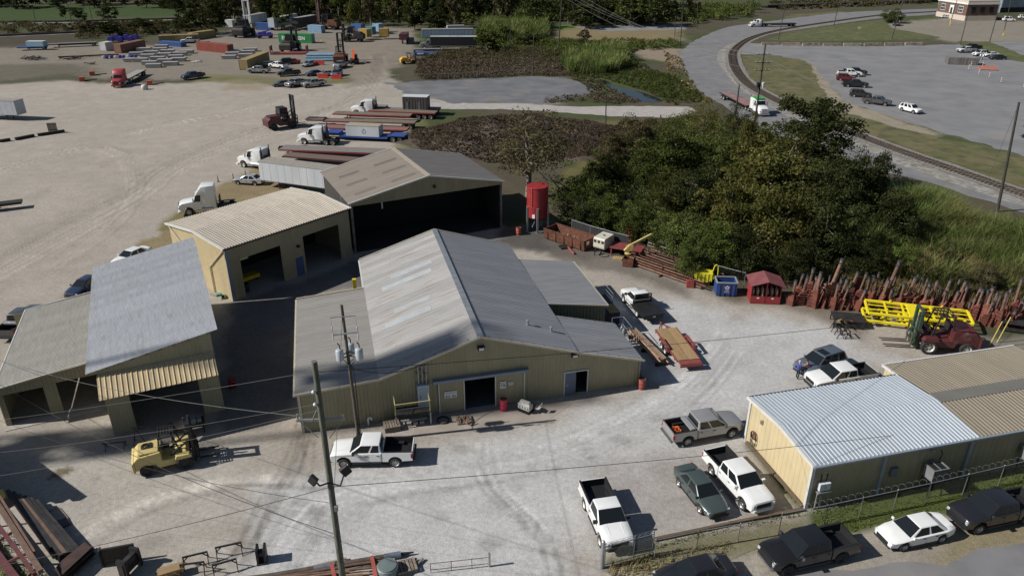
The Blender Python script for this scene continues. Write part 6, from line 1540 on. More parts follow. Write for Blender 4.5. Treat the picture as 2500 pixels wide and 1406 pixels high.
for i in range(4):MB().bar((-8+i*4,rnd.uniform(-.4,.4),.35),(-3.5+i*4,rnd.uniform(-.4,.4),.4),.4,.4).build('beam',M['rust'],cr)
for i,(a_,b_)in enumerate((((0,348),(26,344)),((38,343),(84,334)),((93,333),(158,323)))):
 A_,B_=G(*a_),G(*b_);o=MB().bar(A_+Vector((0,0,.25)),B_+Vector((0,0,.25)),.5,.5).build('timber_baulk',mat('black_timber',(.03,.025,.022),.9,var=.3));tag(o,['leftmost black timber baulk on the left yard','middle black timber baulk on the left yard','right black timber baulk with the pallet on it'][i],'timber','timber baulks on the yard')
o=thing('pallet_board','wooden pallet standing upright on the right timber baulk','pallet',G(131,326),R(10))
for i in range(6):MB().bb(-.8+i*.28,-.6+i*.28,-.08,.08,.4,2.0).build('slat',M['wood'],o)
MB().bb(-.85,.85,.08,.14,.6,.75).bb(-.85,.85,.08,.14,1.6,1.75).build('rail',M['wood'],o)
# ================================================================ YARD EQUIPMENT
Z=Vector((0,0,1))
T0=G(1311,560)
tk=thing('red_tank','tall red cylindrical tank on grey legs behind the workshop','tank',T0,R(8))
M['tankred']=mat('tank_red',(.27,.022,.024),.5,var=.15,scale=1,col2=(.18,.02,.02),cov=.55)
MB().lathe([(.02,1.2),(.5,1.3),(1.35,1.9),(1.35,5.85),(1.3,5.9),(.02,5.98)],(0,0,0),28).build('vessel',M['tankred'],tk,smooth=35)
MB().lathe([(1.36,3.2),(1.39,3.22),(1.39,3.3),(1.36,3.32)],(0,0,0),28,0,'z',False).lathe([(1.36,5.75),(1.4,5.77),(1.4,5.88),(1.36,5.9)],(0,0,0),28,0,'z',False).build('hoop',M['tankred'],tk,smooth=35)
for k,a_ in enumerate((200,262,330,60)):
 x,y=1.45*math.cos(R(a_)),1.45*math.sin(R(a_));MB().bb(x-.11,x+.11,y-.11,y+.11,0,3.3).bb(x-.2,x+.2,y-.2,y+.2,0,.04).build('leg',M['galv'],tk)
ld=MB()
lx,ly=1.42*math.cos(R(222)),1.42*math.sin(R(222));tx,ty=-math.sin(R(222)),math.cos(R(222))
lad=MB()
for s in(-.2,.2):lad.tube((lx+tx*s,ly+ty*s,3.5),(lx+tx*s,ly+ty*s,5.95),.03)
for i in range(8):z=3.6+i*.31;lad.tube((lx-tx*.2,ly-ty*.2,z),(lx+tx*.2,ly+ty*.2,z),.02)
lad.build('ladder',mat('ladder_pink',(.55,.1,.09),.5,var=.1),tk)
MB().tube((lx-tx*.25,ly-ty*.25,5.95),(lx-tx*.25,ly-ty*.25,6.3),.03).tube((0.6,.3,5.95),(.6,.3,6.15),.12).build('top_fitting',M['tankred'],tk)
c_=1.37;MB().box((c_*math.cos(R(240)),c_*math.sin(R(240)),2.2),(.03,.36,.5),0,R(240)).build('label_plate',M['white'],tk)
MB().tube((-.3,-.4,1.4),(-.9,-1.5,.9),.05).tube((.1,-.2,1.3),(.1,-.3,.2),.08).build('outlet_pipe',M['galv'],tk)
A_,B_=G(1329,583),G(1424,615);hd=head(A_,B_);c_=(A_+B_)/2+Vector((-math.sin(hd),math.cos(hd),0))*1.15;L=(B_-A_).length
sk=thing('rusty_skip','long open rusty scrap container by the black screen','skip',c_,hd)
h=L/2
for s in(-1,1):
 MB().add([(-h,s*1.1,.15),(h,s*1.1,.15),(h+.1,s*1.2,1.35),(-h-.1,s*1.2,1.35),(-h,s*1.04,.15),(h,s*1.04,.15),(h+.1,s*1.14,1.35),(-h-.1,s*1.14,1.35)],[(0,1,2,3),(7,6,5,4),(3,2,6,7),(0,3,7,4),(1,5,6,2),(0,4,5,1)]).build('side_wall',M['rust'],sk)
 MB().bb(-h-.12,h+.12,s*1.12,s*1.27,1.33,1.43).build('top_rail',M['rust'],sk)
 for i in range(5):x=-h+.5+i*(L-1)/4;MB().bb(x-.06,x+.06,s*1.14,s*1.24,.15,1.35).build('rib',M['rust'],sk)
for x in(-1,1):MB().bb(x*h,x*(h+.08),-1.1,1.1,.15,1.38).build('end_wall',M['rust'],sk)
MB().bb(-h,h,-1.1,1.1,.1,.2).build('floor',M['darksteel'],sk)
MB().bb(h+.085,h+.1,-.7,-.2,.7,1.15).build('sign_plate',M['white'],sk)
b=MB();q=random.Random(2)
for i in range(60):p=Vector((q.uniform(-h+.3,h-.3),q.uniform(-.9,.9),.3+q.uniform(0,.25)));d=Vector((q.uniform(-.5,.5),q.uniform(-.4,.4),q.uniform(-.1,.2)));b.bar(p-d,p+d,q.uniform(.05,.2),q.uniform(.03,.1))
o=b.build('scrap',M['rustlight'],sk);o['kind']='stuff'
o=thing('gantry_piece','red and black T-shaped steel piece on the gravel before the rusty skip','steel piece',G(1390,610),hd+R(150))
MB().bar((-1.6,0,.15),(.6,0,.15),.15,.2).build('bar',mat('faded_red',(.3,.08,.07),.6,var=.2),o);MB().bb(.3,.8,-.9,.9,0,.2).build('plate',M['darksteel'],o);MB().bb(1.0,1.4,-.9,.9,0,.18).build('plate',M['darksteel'],o)
cp=thing('compressor_trailer','cream white compressor on a tow bar beside the rusty skip','compressor',G(1473,611),R(232))
M['cream']=mat('cream_panel',(.52,.5,.42),.5,var=.08)
MB().prism([(-1.15,.55),(1.05,.55),(1.15,.75),(1.15,1.75),(1.0,1.9),(-1.0,1.95),(-1.15,1.8)],-.78,.78).build('housing',M['cream'],cp,bevel=.05)
for s in(-.52,0,.52):MB().bb(1.145,1.17,s-.17,s+.17,1.3,1.62).build('vent_window',M['darksteel'],cp)
MB().lathe([(.02,0),(.14,0),(.14,.12),(.02,.12)],(.1,0,1.94),10).build('exhaust_cap',M['galv'],cp)
MB().bar((1.1,.35,.5),(2.1,0,.5),.08,.1).bar((1.1,-.35,.5),(2.1,0,.5),.08,.1).tube((2.0,0,0),(2.0,0,.75),.05).build('tow_bar',M['blackmetal'],cp)
for s in(-1,1):wheel(cp,-.1,s*.9,.33,.2,'blackmetal',flip=s)
b=MB().path([(1.4+.55*math.cos(i*.42),.9+.55*math.sin(i*.42),.06+.02*(i%2))for i in range(17)],.035,6);b.build('hose_loop',M['black'],cp)
MB().bb(-.9,.9,-.795,-.78,1.0,1.1).build('side_lettering',M['darksteel'],cp)
tb_=thing('red_table','red steel table carrying the yellow boom','table',G(1530,622),R(-22))
MB().bb(-1.9,1.9,-1.0,1.0,.95,1.05).build('top',mat('table_red',(.2,.045,.045),.6,var=.2),tb_)
for x in(-1.7,1.7):
 for y in(-.85,.85):MB().bb(x-.07,x+.07,y-.07,y+.07,0,.95).build('leg',MATS['table_red'],tb_)
dv=thing('yellow_davit','pale yellow davit crane with raised boom on the red table','davit crane',G(1533,619,1.05),R(0))
M['davit']=mat('davit_yellow',(.5,.4,.15),.55,var=.12)
MB().lathe([(.4,0),(.4,.08),(.22,.1),(.2,.5)],(0,0,0),14).build('pedestal',M['davit'],dv);MB().prism([(-.5,.4),(.4,.4),(.55,1.0),(.1,1.1)],-.22,.22).build('turret',M['davit'],dv)
MB().bar((-.2,0,.75),(2.6,.55,2.1),.22,.26).build('boom',M['davit'],dv);MB().bar((.3,.05,.5),(1.2,.3,1.25),.1,.1).build('luffing_ram',M['galv'],dv)
MB().lathe([(.12,-.08),(.12,.08)],(2.65,.56,2.12),10,0,'y').build('sheave',M['davit'],dv)
o=thing('red_stand','small upright red frame behind the davit','frame',G(1534,602),R(20));MB().bb(-.4,-.3,-.05,.05,0,2.3).bb(.3,.4,-.05,.05,0,2.3).bb(-.4,.4,-.05,.05,2.2,2.3).bb(-.3,.3,-.04,.04,1.2,1.3).build('frame',M['red'],o);MB().bb(-.6,.6,-.3,.3,0,.1).build('foot',M['red'],o)
o=thing('rust_bin','small open rusty bin at the foot of the davit table','bin',G(1534,648),R(-18))
for s in(-1,1):MB().bb(-.6,.6,s*.55,s*.6,.05,1.0).build('side',M['rust'],o);MB().bb(s*.55,s*.6,-.55,.55,.05,1.0).build('side',M['rust'],o)
MB().bb(-.55,.55,-.55,.55,.05,.3).build('contents',M['rustlight'],o)
o=thing('pallet','pale wooden pallet in front of the red table','pallet',G(1508,632),R(-20))
for i in range(5):MB().bb(-.5+i*.22,-.34+i*.22,-.45,.45,.12,.15).build('slat',mat('fresh_wood',(.42,.3,.14),.8,var=.2),o)
for i in(-.4,0,.36):MB().bb(-.5,.54,i,i+.08,0,.12).build('runner',MATS['fresh_wood'],o)
pk=thing('pipe_stack','stacked long rusty pipes along the chain-link fence','pipes',(0,0,0))
A1,B1=G(1556,632),G(1690,680)
dr=(B1-A1).normalized();nn=Vector((-dr.y,dr.x,0))
q=random.Random(4)
for i in range(24):
 row,lay_=i%8,i//8
 off=nn*(2.4-row*.62+lay_*.1);st=q.uniform(-.6,.8);L=q.uniform(8.6,10.2)
 a_=A1+off+dr*st+Z*(.22+lay_*.28+q.uniform(0,.05));MB().tube(a_,a_+dr*L+nn*q.uniform(-.25,.25),q.uniform(.06,.12),n=8).build('pipe',M['rustlight']if i%3 else M['rust'],pk,smooth=60)
for t_ in(1.0,4.8,8.6):
 p=A1+dr*t_;MB().bar(p-nn*2.4+Z*.1,p+nn*2.6+Z*.1,.15,.2).build('bearer',M['rust'],pk)
 for s in(-1.8,2.5):MB().bar(p+nn*s,p+nn*s+Z*1.25,.1,.1).build('upright',M['rust'],pk)
hp=thing('yellow_hopper','bright yellow tipping hopper between the pipes and blue skip','hopper',G(1716,692),R(-10))
M['hopy']=mat('hopper_yellow',(.62,.56,.03),.5,var=.1)
MB().prism([(-1.0,1.55),(.9,1.45),(1.1,.95),(.5,.45),(-.5,.45),(-1.05,1.0)],-.65,.65).build('bucket',M['hopy'],hp,bevel=.03)
for i in range(5):x=-.8+i*.4;MB().bb(x-.03,x+.03,-.7,-.65,.55,1.45).build('rib',M['hopy'],hp)
MB().bb(-.7,.7,-.6,.6,.15,.35).bb(-.6,-.4,-.5,-.3,.0,.5).bb(.4,.6,-.5,-.3,0,.5).build('base',M['darksteel'],hp)
MB().path([(.9,.3,1.2),(1.05,.3,2.0),(1.25,.3,2.2),(1.45,.3,2.0),(1.5,.3,1.0)],.06,8).build('handle',M['hopy'],hp)
o=thing('red_tool_box','small red steel box left of the yellow hopper','box',G(1684,700),R(-8));MB().bb(-.4,.4,-.35,.35,0,.75).build('box',mat('dull_red',(.25,.05,.045),.6,var=.2),o,bevel=.02);MB().bb(-.2,-.05,-.37,-.35,.75,.95).bb(.1,.25,-.37,-.35,.75,.95).build('lug',MATS['dull_red'],o)
bs=thing('blue_skip','blue open-topped skip with a white round emblem','skip',G(1769,716),R(-5))
M['skipb']=mat('skip_blue',(.025,.06,.2),.5,var=.15)
for s in(-1,1):MB().bb(-1.05,1.05,s*.75,s*.8,.1,1.55).build('side_wall',M['skipb'],bs);MB().bb(s*1.0,s*1.05,-.75,.75,.1,1.55).build('end_wall',M['skipb'],bs)
for x0,x1,y0,y1 in((-1.1,1.1,-.86,-.72),(-1.1,1.1,.72,.86),(-1.12,-.98,-.72,.72),(.98,1.12,-.72,.72)):MB().bb(x0,x1,y0,y1,1.53,1.63).build('top_rail',mat('skip_rail',(.3,.33,.36),.5,.2,var=.1),bs)
for x in(-.75,-.28,.28,.75):MB().bb(x-.04,x+.04,-.86,-.8,.1,1.5).build('rib',M['skipb'],bs)
MB().bb(-1,1,-.75,.75,.08,.14).build('floor',M['dark'],bs)
b=MB()
for i in range(5):
 a_=R(90+i*72);b.poly([(.16*math.cos(a_)+.11*math.cos(t/8*6.283),-.868,1.05+.16*math.sin(a_)+.11*math.sin(t/8*6.283))for t in range(8)])
b.bb(-.22,.22,-.87,-.865,.66,.72);b.bb(-.28,.28,-.87,-.865,.5,.56);b.build('emblem',mat('emblem_pale',(.5,.45,.52),.5,var=.1),bs)
kk=thing('red_kiosk','red open-fronted kiosk with pitched red roof holding gas bottles','kiosk',G(1862,732),R(-6))
M['kred']=mat('kiosk_red',(.27,.03,.034),.5,var=.12);M['kroof']=mat('kiosk_roof',(.19,.06,.065),.7,var=.2,scale=1,col2=(.1,.035,.04),cov=.55)
for s in(-1,1):MB().bb(s*1.45,s*1.5,-.95,1.1,.05,2.2).build('side_wall',M['kred'],kk)
MB().bb(-1.45,1.45,1.05,1.1,.05,2.3).build('back_wall',M['kred'],kk);MB().bb(-1.5,1.5,-1.0,-.95,.05,.85).build('front_panel',M['kred'],kk)
MB().bb(-.06,.06,-1.0,-.9,.05,2.5).build('front_post',M['kred'],kk);MB().bb(-1.45,1.45,-.95,1.05,.05,.12).build('floor',M['rust'],kk)
for s in(-1,1):MB().add([(0,-1.5,2.75),(s*1.75,-1.5,2.2),(s*1.75,1.35,2.2),(0,1.35,2.75),(0,-1.5,2.68),(s*1.75,-1.5,2.13),(s*1.75,1.35,2.13),(0,1.35,2.68)],[(0,1,2,3),(7,6,5,4),(0,4,5,1),(1,5,6,2),(2,6,7,3),(3,7,4,0)]).build('roof_slope',M['kroof'],kk)
for x in(-.75,.7):
 MB().bb(x-.12,x+.12,-1.01,-1.0,.6,.72).build('notice',M['white'],kk)
gb=thing('gas_bottle','tan gas bottle standing in the red kiosk among its row','gas bottle',(0,0,0),0,'gas bottles in the red kiosk')
MB().lathe([(.02,0),(.13,.01),(.13,1.15),(.08,1.3),(.04,1.34),(.04,1.42),(.02,1.43)],(0,0,0),12).build('cylinder',mat('bottle_tan',(.4,.26,.17),.5,var=.1,rand=.3),gb,smooth=40);MB().lathe([(.03,1.4),(.06,1.42),(.06,1.48),(.02,1.5)],(0,0,0),8).build('valve',mat('valve_blue',(.1,.3,.4),.5,var=.1),gb)
ks=kk.location;kr=kk.rotation_euler.z
for i in range(12):
 x=-1.2+(i%6)*.48;y=-.5+(i//6)*.5;p=Vector((ks.x+x*math.cos(kr)-y*math.sin(kr),ks.y+x*math.sin(kr)+y*math.cos(kr),.12))
 if i==0:gb.location=p
 else:copy_tree(gb,p,rnd.uniform(0,6))
M['strut']=mat('strut_red_oxide',(.165,.05,.034),.75,var=.25,scale=1.5,col2=(.085,.035,.028),cov=.48,rand=.35)
M['stem']=mat('stem_rust',(.15,.085,.062),.7,var=.3,scale=2,rand=.3)
def strut_proto(k):
 t=thing('steel_strut','red oxide steel strut with a pipe stem, in the crowded row against the reeds','steel strut',(0,0,0),0,'steel struts in the row')
 hh=(2.3,2.8,1.9)[k]
 MB().add([(-.32,-.25,0),(.32,-.25,0),(.32,.25,0),(-.32,.25,0),(-.26,-.22,hh*.8),(.3,-.22,hh),(.3,.22,hh),(-.26,.22,hh*.8)],[(0,3,2,1),(4,5,6,7),(0,1,5,4),(1,2,6,5),(2,3,7,6),(3,0,4,7)]).build('body',M['strut'],t)
 for i in range(5):z=.25+i*hh*.17;MB().bb(-.4,.36,-.3,-.25,z,z+.07).build('stiffener',M['strut'],t)
 MB().tube((.05,0,hh*.8),(.12,0,hh+(1.7,2.2,1.5)[k]),.15,.12,10).build('stem',M['stem'],t,smooth=60)
 zt=hh+(1.7,2.2,1.5)[k]
 MB().lathe([(.17,-.55),(.17,-.4)],(.12,0,zt),10).lathe([(.17,-.25),(.17,-.12)],(.12,0,zt),10).build('collar',mat('collar_grey',(.14,.13,.12),.5,.2,var=.2),t)
 MB().lathe([(.1,0),(.17,.02),(.17,.16),(.05,.2)],(.12,0,zt),10).build('cap',mat('cap_dark',(.035,.04,.055),.5,var=.2),t)
 MB().bar((-.3,-.1,.2),(-.55,-.35,hh*.7),.09,.09).bar((.32,.1,.2),(.6,.3,hh*.9),.08,.08).build('side_bar',M['strut'],t)
 return t
SP=[strut_proto(k)for k in range(3)]
q=random.Random(8);first=[True]*3
cnt=0
for row in range(3):
 n=(30,28,24)[row]
 for i in range(n):
  x=1932+(2515-1932)*(i+q.uniform(-.25,.25)+.3*row)/n
  yb=742+(x-1932)*.108-row*12+q.uniform(-3,3)
  if 2095<x<2390 and row==0:yb-=12
  k=q.choice((0,0,1,2));p=G(x,yb)
  t=SP[k]if first[k]else copy_tree(SP[k]);first[k]=False
  t.location=p;t.rotation_euler=(q.uniform(-.1,.1),q.uniform(-.03,.16),q.uniform(-1.2,1.2));sc_f=q.uniform(.7,1.0);t.scale=(sc_f*q.uniform(.85,1.35),sc_f*q.uniform(.8,1.3),sc_f*q.uniform(.7,1.0))
for i,(x,y,lb_)in enumerate(((2012,742,'broad notched red box strut with a tall stem, left of the yellow frames'),(2148,748,'broad notched red box strut behind the left part of the yellow frames'),(2078,738,'pair of flat red plates standing between the two notched struts'),(2330,770,'cracked red plate frame behind the right end of the yellow frames'))):
 t=thing('box_strut',lb_,'steel strut',G(x,y),R(10));t.rotation_euler=(0,.16,R(10))
 if i<2:
  MB().add([(-.45,-.35,0),(.4,-.35,0),(.4,.35,0),(-.45,.35,0),(-.35,-.3,2.1),(.45,-.3,2.4),(.45,.3,2.4),(-.35,.3,2.1)],[(0,3,2,1),(4,5,6,7),(0,1,5,4),(1,2,6,5),(2,3,7,6),(3,0,4,7)]).build('body',mat('bright_oxide',(.27,.1,.06),.7,var=.15),t)
  for j in range(6):MB().bb(-.56,-.3,-.36,.36,.2+j*.36,.34+j*.36).build('tooth',MATS['bright_oxide'],t)
  MB().tube((.15,0,2.2),(.25,0,4.9),.2,.16,12).build('stem',M['stem'],t,smooth=60);MB().lathe([(.2,-.4),(.2,-.2)],(.25,0,4.9),12).lathe([(.12,0),(.22,.03),(.22,.2),(.05,.25)],(.25,0,4.9),12).build('cap',MATS['cap_dark'],t)
 else:
  MB().bb(-.5,.5,-.08,.08,.1,2.9).build('plate',M['strut'],t);MB().bb(-.5,-.4,-.3,.08,.1,2.9).bb(.4,.5,-.3,.08,.1,2.9).build('flange',M['strut'],t);MB().bb(-.6,.6,-.4,.4,0,.12).build('foot',M['strut'],t)
M['fry']=mat('frame_yellow',(.72,.6,.02),.4,var=.06)
def yframe(label,c,hd,L,Wd,z,tilt=0.0):
 t=thing('yellow_rack',label,'steel frame',(c.x,c.y,z),hd,'yellow frames');t.rotation_euler=(tilt,0,hd)
 h,w_=L/2,Wd/2
 for s in(-1,1):
  MB().bar((-h,s*w_,0),(h,s*w_,0),.22,.26).build('long_rail',M['fry'],t,bevel=.04);MB().bar((s*h,-w_+.1,0),(s*h,w_-.1,0),.22,.22).build('end_rail',M['fry'],t,bevel=.04)
 for x in(-h*.62,-h*.28,h*.28,h*.62):MB().bar((x,-w_+.1,0),(x,w_-.1,0),.14,.16).build('cross_member',M['fry'],t)
 for y in(-w_*.35,w_*.35):
  for x0,x1 in((-h+.1,-h*.2),(h*.2,h-.1)):MB().bar((x0,y,.02),(x1,y,.02),.09,.09).build('slat',M['fry'],t)
 MB().bb(-h*.2,h*.1,-w_*.9,w_*.95,-.08,.14).build('centre_plate',M['fry'],t,bevel=.03)
 for x in(-h*.5,h*.5):MB().lathe([(.1,0),(.1,.2)],(x,w_,.1),10).build('lug',M['fry'],t)
 return t
A_,B_=G(2112,783,.45),G(2369,812,.45);hd=head(A_,B_);n_=Vector((-math.sin(hd),math.cos(hd),0));L=(B_-A_).length
yframe('lower bright yellow welded frame of the stacked pair',(A_+B_)/2+n_*1.2,hd,L,2.4,.55,.05)
yframe('upper bright yellow welded frame of the stacked pair',(A_+B_)/2+n_*1.35+Vector((math.cos(hd),math.sin(hd),0))*.15,hd,L,2.4,1.35,.1)
st_=thing('frame_supports','dark trestles under the yellow frames','trestle',(A_+B_)/2+n_*1.2-Z*.45,hd)
for x in(-3.4,0,3.4):MB().bb(x-.15,x+.15,-1.3,1.3,0,.4).build('trestle',M['darksteel'],st_);MB().bb(x-.1,x+.1,-.9,-.7,.7,1.2).bb(x-.1,x+.1,.7,.9,.7,1.2).build('spacer',M['darksteel'],st_)
for(x,y,rz,L,Wd,hh,lb_)in((2066,792,-12,2.9,1.9,.8,'dark plate table with scrap on it, left of the yellow frames'),(2475,806,-22,2.6,1.5,.9,'dark steel work table at the right edge near the struts')):
 t=thing('work_table',lb_,'table',G(x,y),R(rz));MB().bb(-L/2,L/2,-Wd/2,Wd/2,hh,hh+.08).build('top',M['darksteel'],t)
 for sx in(-1,1):
  for sy in(-1,1):MB().bb(sx*(L/2-.15),sx*(L/2-.05),sy*(Wd/2-.15),sy*(Wd/2-.05),0,hh).build('leg',M['darksteel'],t)
 MB().bb(-L/2+.1,L/2-.1,-Wd/2+.05,-Wd/2+.12,.15,.5).build('skirt',M['darksteel'],t)
o=thing('scrap_ring','rusty curved scrap lying on the dark plate table','scrap',G(2072,787,.89));MB().path([(.4*math.cos(i*.5),.3*math.sin(i*.5),.06)for i in range(9)],.06,6).build('ring',M['rust'],o);MB().bar((-.9,.3,.05),(-.5,.5,.05),.08,.06).build('bar',M['yellow'],o)
for i,(x,y,lb_)in enumerate(((2036,806,'small steel sawhorse farthest left on the court'),(2048,822,'small steel sawhorse nearest us on the court'),(2066,823,'small steel sawhorse right of the other two'))):
 t=thing('sawhorse',lb_,'sawhorse',G(x,y),R(75+10*i),'sawhorses on the court')
 for s in(-1,1):
  for sx in(-.4,.4):MB().bar((sx,s*.32,0),(sx,0,.85),.06,.06).build('leg',M['darksteel'],t)
 MB().bar((-.55,0,.86),(.55,0,.86),.08,.08).build('beam',M['darksteel'],t);MB().bar((-.4,-.22,.3),(.4,-.22,.3),.04,.04).build('brace',M['darksteel'],t)
for i,(a_,b_)in enumerate((((2413,848),(2447,785)),((2434,836),(2468,774)))):
 p=G(*a_);tz=ZA(*b_,p.y);k=p.y/(FPX*_c-(b_[1]-703)*_s);o=MB().tube(p,Vector(((b_[0]-1250)*k,p.y,tz)),.045,n=8).build('yellow_post',mat('pale_yellow',(.55,.45,.14),.5,var=.1),smooth=60);tag(o,['leaning pale yellow post left of its twin behind the office','leaning pale yellow post right of its twin behind the office'][i],'post')
qd=[G(1602.5,802.5,.72),G(1649,799.5,.72),G(1707,876,.72),G(1655,878,.72)]
fr_,re_=(qd[0]+qd[1])/2,(qd[2]+qd[3])/2;hd=head(re_,fr_);L=(fr_-re_).length
rt_=thing('plank_trailer','red tandem-axle trailer with a tan plank deck on the court','trailer',((fr_+re_)/2).to_2d().to_3d(),hd)
M['plank']=mat('tan_plank',(.3,.2,.1),.8,var=.2,scale=3,stretch=(.4,6,1),rand=.15);M['trred']=mat('small_trailer_red',(.22,.055,.05),.6,var=.2)
h=L/2
for i in range(9):y=-.98+i*.218;MB().bb(-h,h,y+.006,y+.212,.68,.72).build('plank',M['plank'],rt_)
for s in(-1,1):MB().bb(-h-.05,h,s*1.0,s*1.08,.55,.73).build('side_rail',M['trred'],rt_)
for s in(-1,1):
 MB().prism([(-1.25,.6),(-1.1,1.0),(.85,1.0),(1.0,.6),(.85,.62),(.75,.92),(-1.0,.92),(-1.1,.62)],s*1.1,s*1.38).build('fender',M['trred'],rt_)
 for x in(-.6,.35):wheel(rt_,x,s*1.23,.36,.22,'steelwheel',flip=s)
 for k in range(4):x=-h+.4+k*(L-.8)/3;MB().bb(x,x+.08,s*1.08,s*1.16,.5,.62).build('stake_pocket',M['trred'],rt_)
MB().bb(-h-.75,-h-.06,-1.0,1.0,.62,.7).build('dovetail',M['trred'],rt_);MB().bb(-h-.85,-h-.75,-1.05,1.05,.45,.62).build('rear_beam',M['trred'],rt_)
MB().bar((h,.7,.55),(h+1.3,0,.55),.1,.12).bar((h,-.7,.55),(h+1.3,0,.55),.1,.12).bb(h+1.2,h+1.5,-.08,.08,.5,.62).build('drawbar',M['trred'],rt_);MB().tube((h+1.05,0,0),(h+1.05,0,1.0),.05).build('jack',M['blackmetal'],rt_)
MB().bb(-h+.1,h-.1,-.5,.5,.45,.66).build('chassis',M['trred'],rt_)
pl=thing('pipe_bundle','long rusty pipes laid beside the workshop right wall','pipes',(0,0,0))
A_,B_=G(1543,818),G(1617,892);d_=(B_-A_).normalized();n_=Vector((-d_.y,d_.x,0));q=random.Random(6)
for i in range(9):a_=A_+n_*(.35-(i%5)*.2)+d_*q.uniform(-.4,.4)+Z*(.45+(i//5)*.18);MB().tube(a_,a_+d_*((B_-A_).length+q.uniform(-.5,.3)),.08,n=8).build('pipe',mat('tan_pipe',(.28,.19,.13),.6,.2,var=.3,rand=.35),pl,smooth=60)
for t_ in(.6,3.2,5.8):p=A_+d_*t_;MB().bar(p-n_*.7+Z*.2,p+n_*.6+Z*.2,.12,.35).build('bearer',M['darksteel'],pl)
b=thing('leaning_bars','thin red bars leaning at the workshop right corner','bars',FM.w(27.7,.3),FM.a);q=random.Random(9)
for i in range(7):MB().tube((.25+q.uniform(-.1,.5),q.uniform(-.2,.5),0),(.1+q.uniform(0,.2),.4+q.uniform(0,.8),2.1+q.uniform(-.3,.3)),.03,n=6).build('bar',M['trred'],b)
M['blue_steel']=mat('blue_black_steel',(.03,.035,.06),.6,.1,var=.3)
st2=thing('loading_platform','dark steel landing with wooden top and tubular rails beside the annex','platform',FM.w(28.1,10.2),FM.a)
MB().bb(0,1.7,0,4.0,0,1.55).build('base_box',M['blue_steel'],st2);MB().bb(.6,1.65,0,1.7,1.55,1.62).build('timber_top',mat('ply_top',(.38,.24,.1),.7,var=.2),st2)
for(x0,y0,x1,y1)in((0,2.2,0,4),(0,4,1.7,4),(1.7,2.0,1.7,4)):
 MB().tube((x0,y0,2.55),(x1,y1,2.55),.03).tube((x0,y0,2.1),(x1,y1,2.1),.025).tube((x0,y0,1.55),(x0,y0,2.55),.03).tube((x1,y1,1.55),(x1,y1,2.55),.03).build('rail',M['galv'],st2)
gr_=thing('bottle_cage','narrow steel cage with grey gas bottles between truck and workshop','cage',FM.w(28.3,6.2),FM.a)
for x in(0,1.1):
 for y in(0,2.2):MB().tube((x,y,0),(x,y,2.0),.035).build('post',M['galv'],gr_)
for z in(.5,1.2,2.0):MB().tube((0,0,z),(1.1,0,z),.03).tube((1.1,0,z),(1.1,2.2,z),.03).tube((0,2.2,z),(1.1,2.2,z),.03).build('rail',M['galv'],gr_)
MB().bb(0,1.1,0,2.2,.05,.12).build('floor',M['darksteel'],gr_)
for y in(.45,.95):MB().lathe([(.02,.12),(.17,.13),(.17,1.5),(.1,1.7),(.05,1.75),(.05,1.9)],(.5,y,0),12).build('bottle',M['acgrey'],gr_,smooth=40)
def drum(label,p,m,h=.9,r=.3,open_=False):
 t=thing('steel_drum',label,'barrel',p);MB().lathe([(r,0),(r,h*.32),(r+.015,h*.34),(r,h*.36),(r,h*.64),(r+.015,h*.66),(r,h*.68),(r,h)],(0,0,0),18,0,'z',True).build('shell',m,t,smooth=40)
 MB().lathe([(r-.04,h-.02),(r+.012,h),(r+.012,h+.02),(r-.04,h+.02)],(0,0,0),18,0,'z',False).build('rim',m,t);MB().lathe([(.01,h+.008),(r-.03,h+.008)],(0,0,0),18,0,'z',False).build('lid',M['dark']if open_ else m,t)
 return t
drum('rusty red drum at the workshop right front corner',G(1566,948),mat('drum_rust',(.28,.07,.05),.7,var=.25),.95,.3,True)
drum('crimson open drum beside the workshop sliding door',G(1230,1000),mat('drum_crimson',(.42,.03,.07),.45,var=.08),1.0,.32,True)
drum('dark red drum in the shaded alley by the tall shed',FA.w(1.0,3.2),mat('drum_dark',(.2,.02,.03),.5,var=.1))
drum('faded orange-red drum in the shade beside the red tank',G(1266,573),mat('drum_faded',(.42,.09,.06),.6,var=.2),.95,.32,True)
drum('black drum inside the first vehicle bay',FC.w(2.2,1.0),M['blackmetal'])
F0=FM
sp_=thing('railed_stand','steel stand with yellow handrail below the electrical cabinet','stand',(0,0,0))
p0=L0=(6.95,9.75)
solid(sp_,FM,'deck',M['darksteel'],[(6.95,9.7,-1.35,-.25,1.15,1.25)])
for l in(6.95,9.6):
 for m_ in(-1.35,-.3):solid(sp_,FM,'leg',M['galv'],[(l,l+.1,m_,m_+.1,0,1.15)])
 solid(sp_,FM,'post',mat('rail_yellow',(.55,.47,.2),.5,var=.1),[(l,l+.07,-1.35,-1.28,1.25,2.25)])
 b=MB().tube(FM.w(l+.03,-1.3,2.22),FM.w(l+.03,-.3,2.5),.035).build('rail',MATS['rail_yellow'],sp_)
b=MB().tube(FM.w(6.95,-1.32,2.22),FM.w(9.7,-1.32,2.22),.035).build('rail',MATS['rail_yellow'],sp_);b=MB().tube(FM.w(6.95,-1.32,1.75),FM.w(9.7,-1.32,1.75),.025).build('rail',M['galv'],sp_)
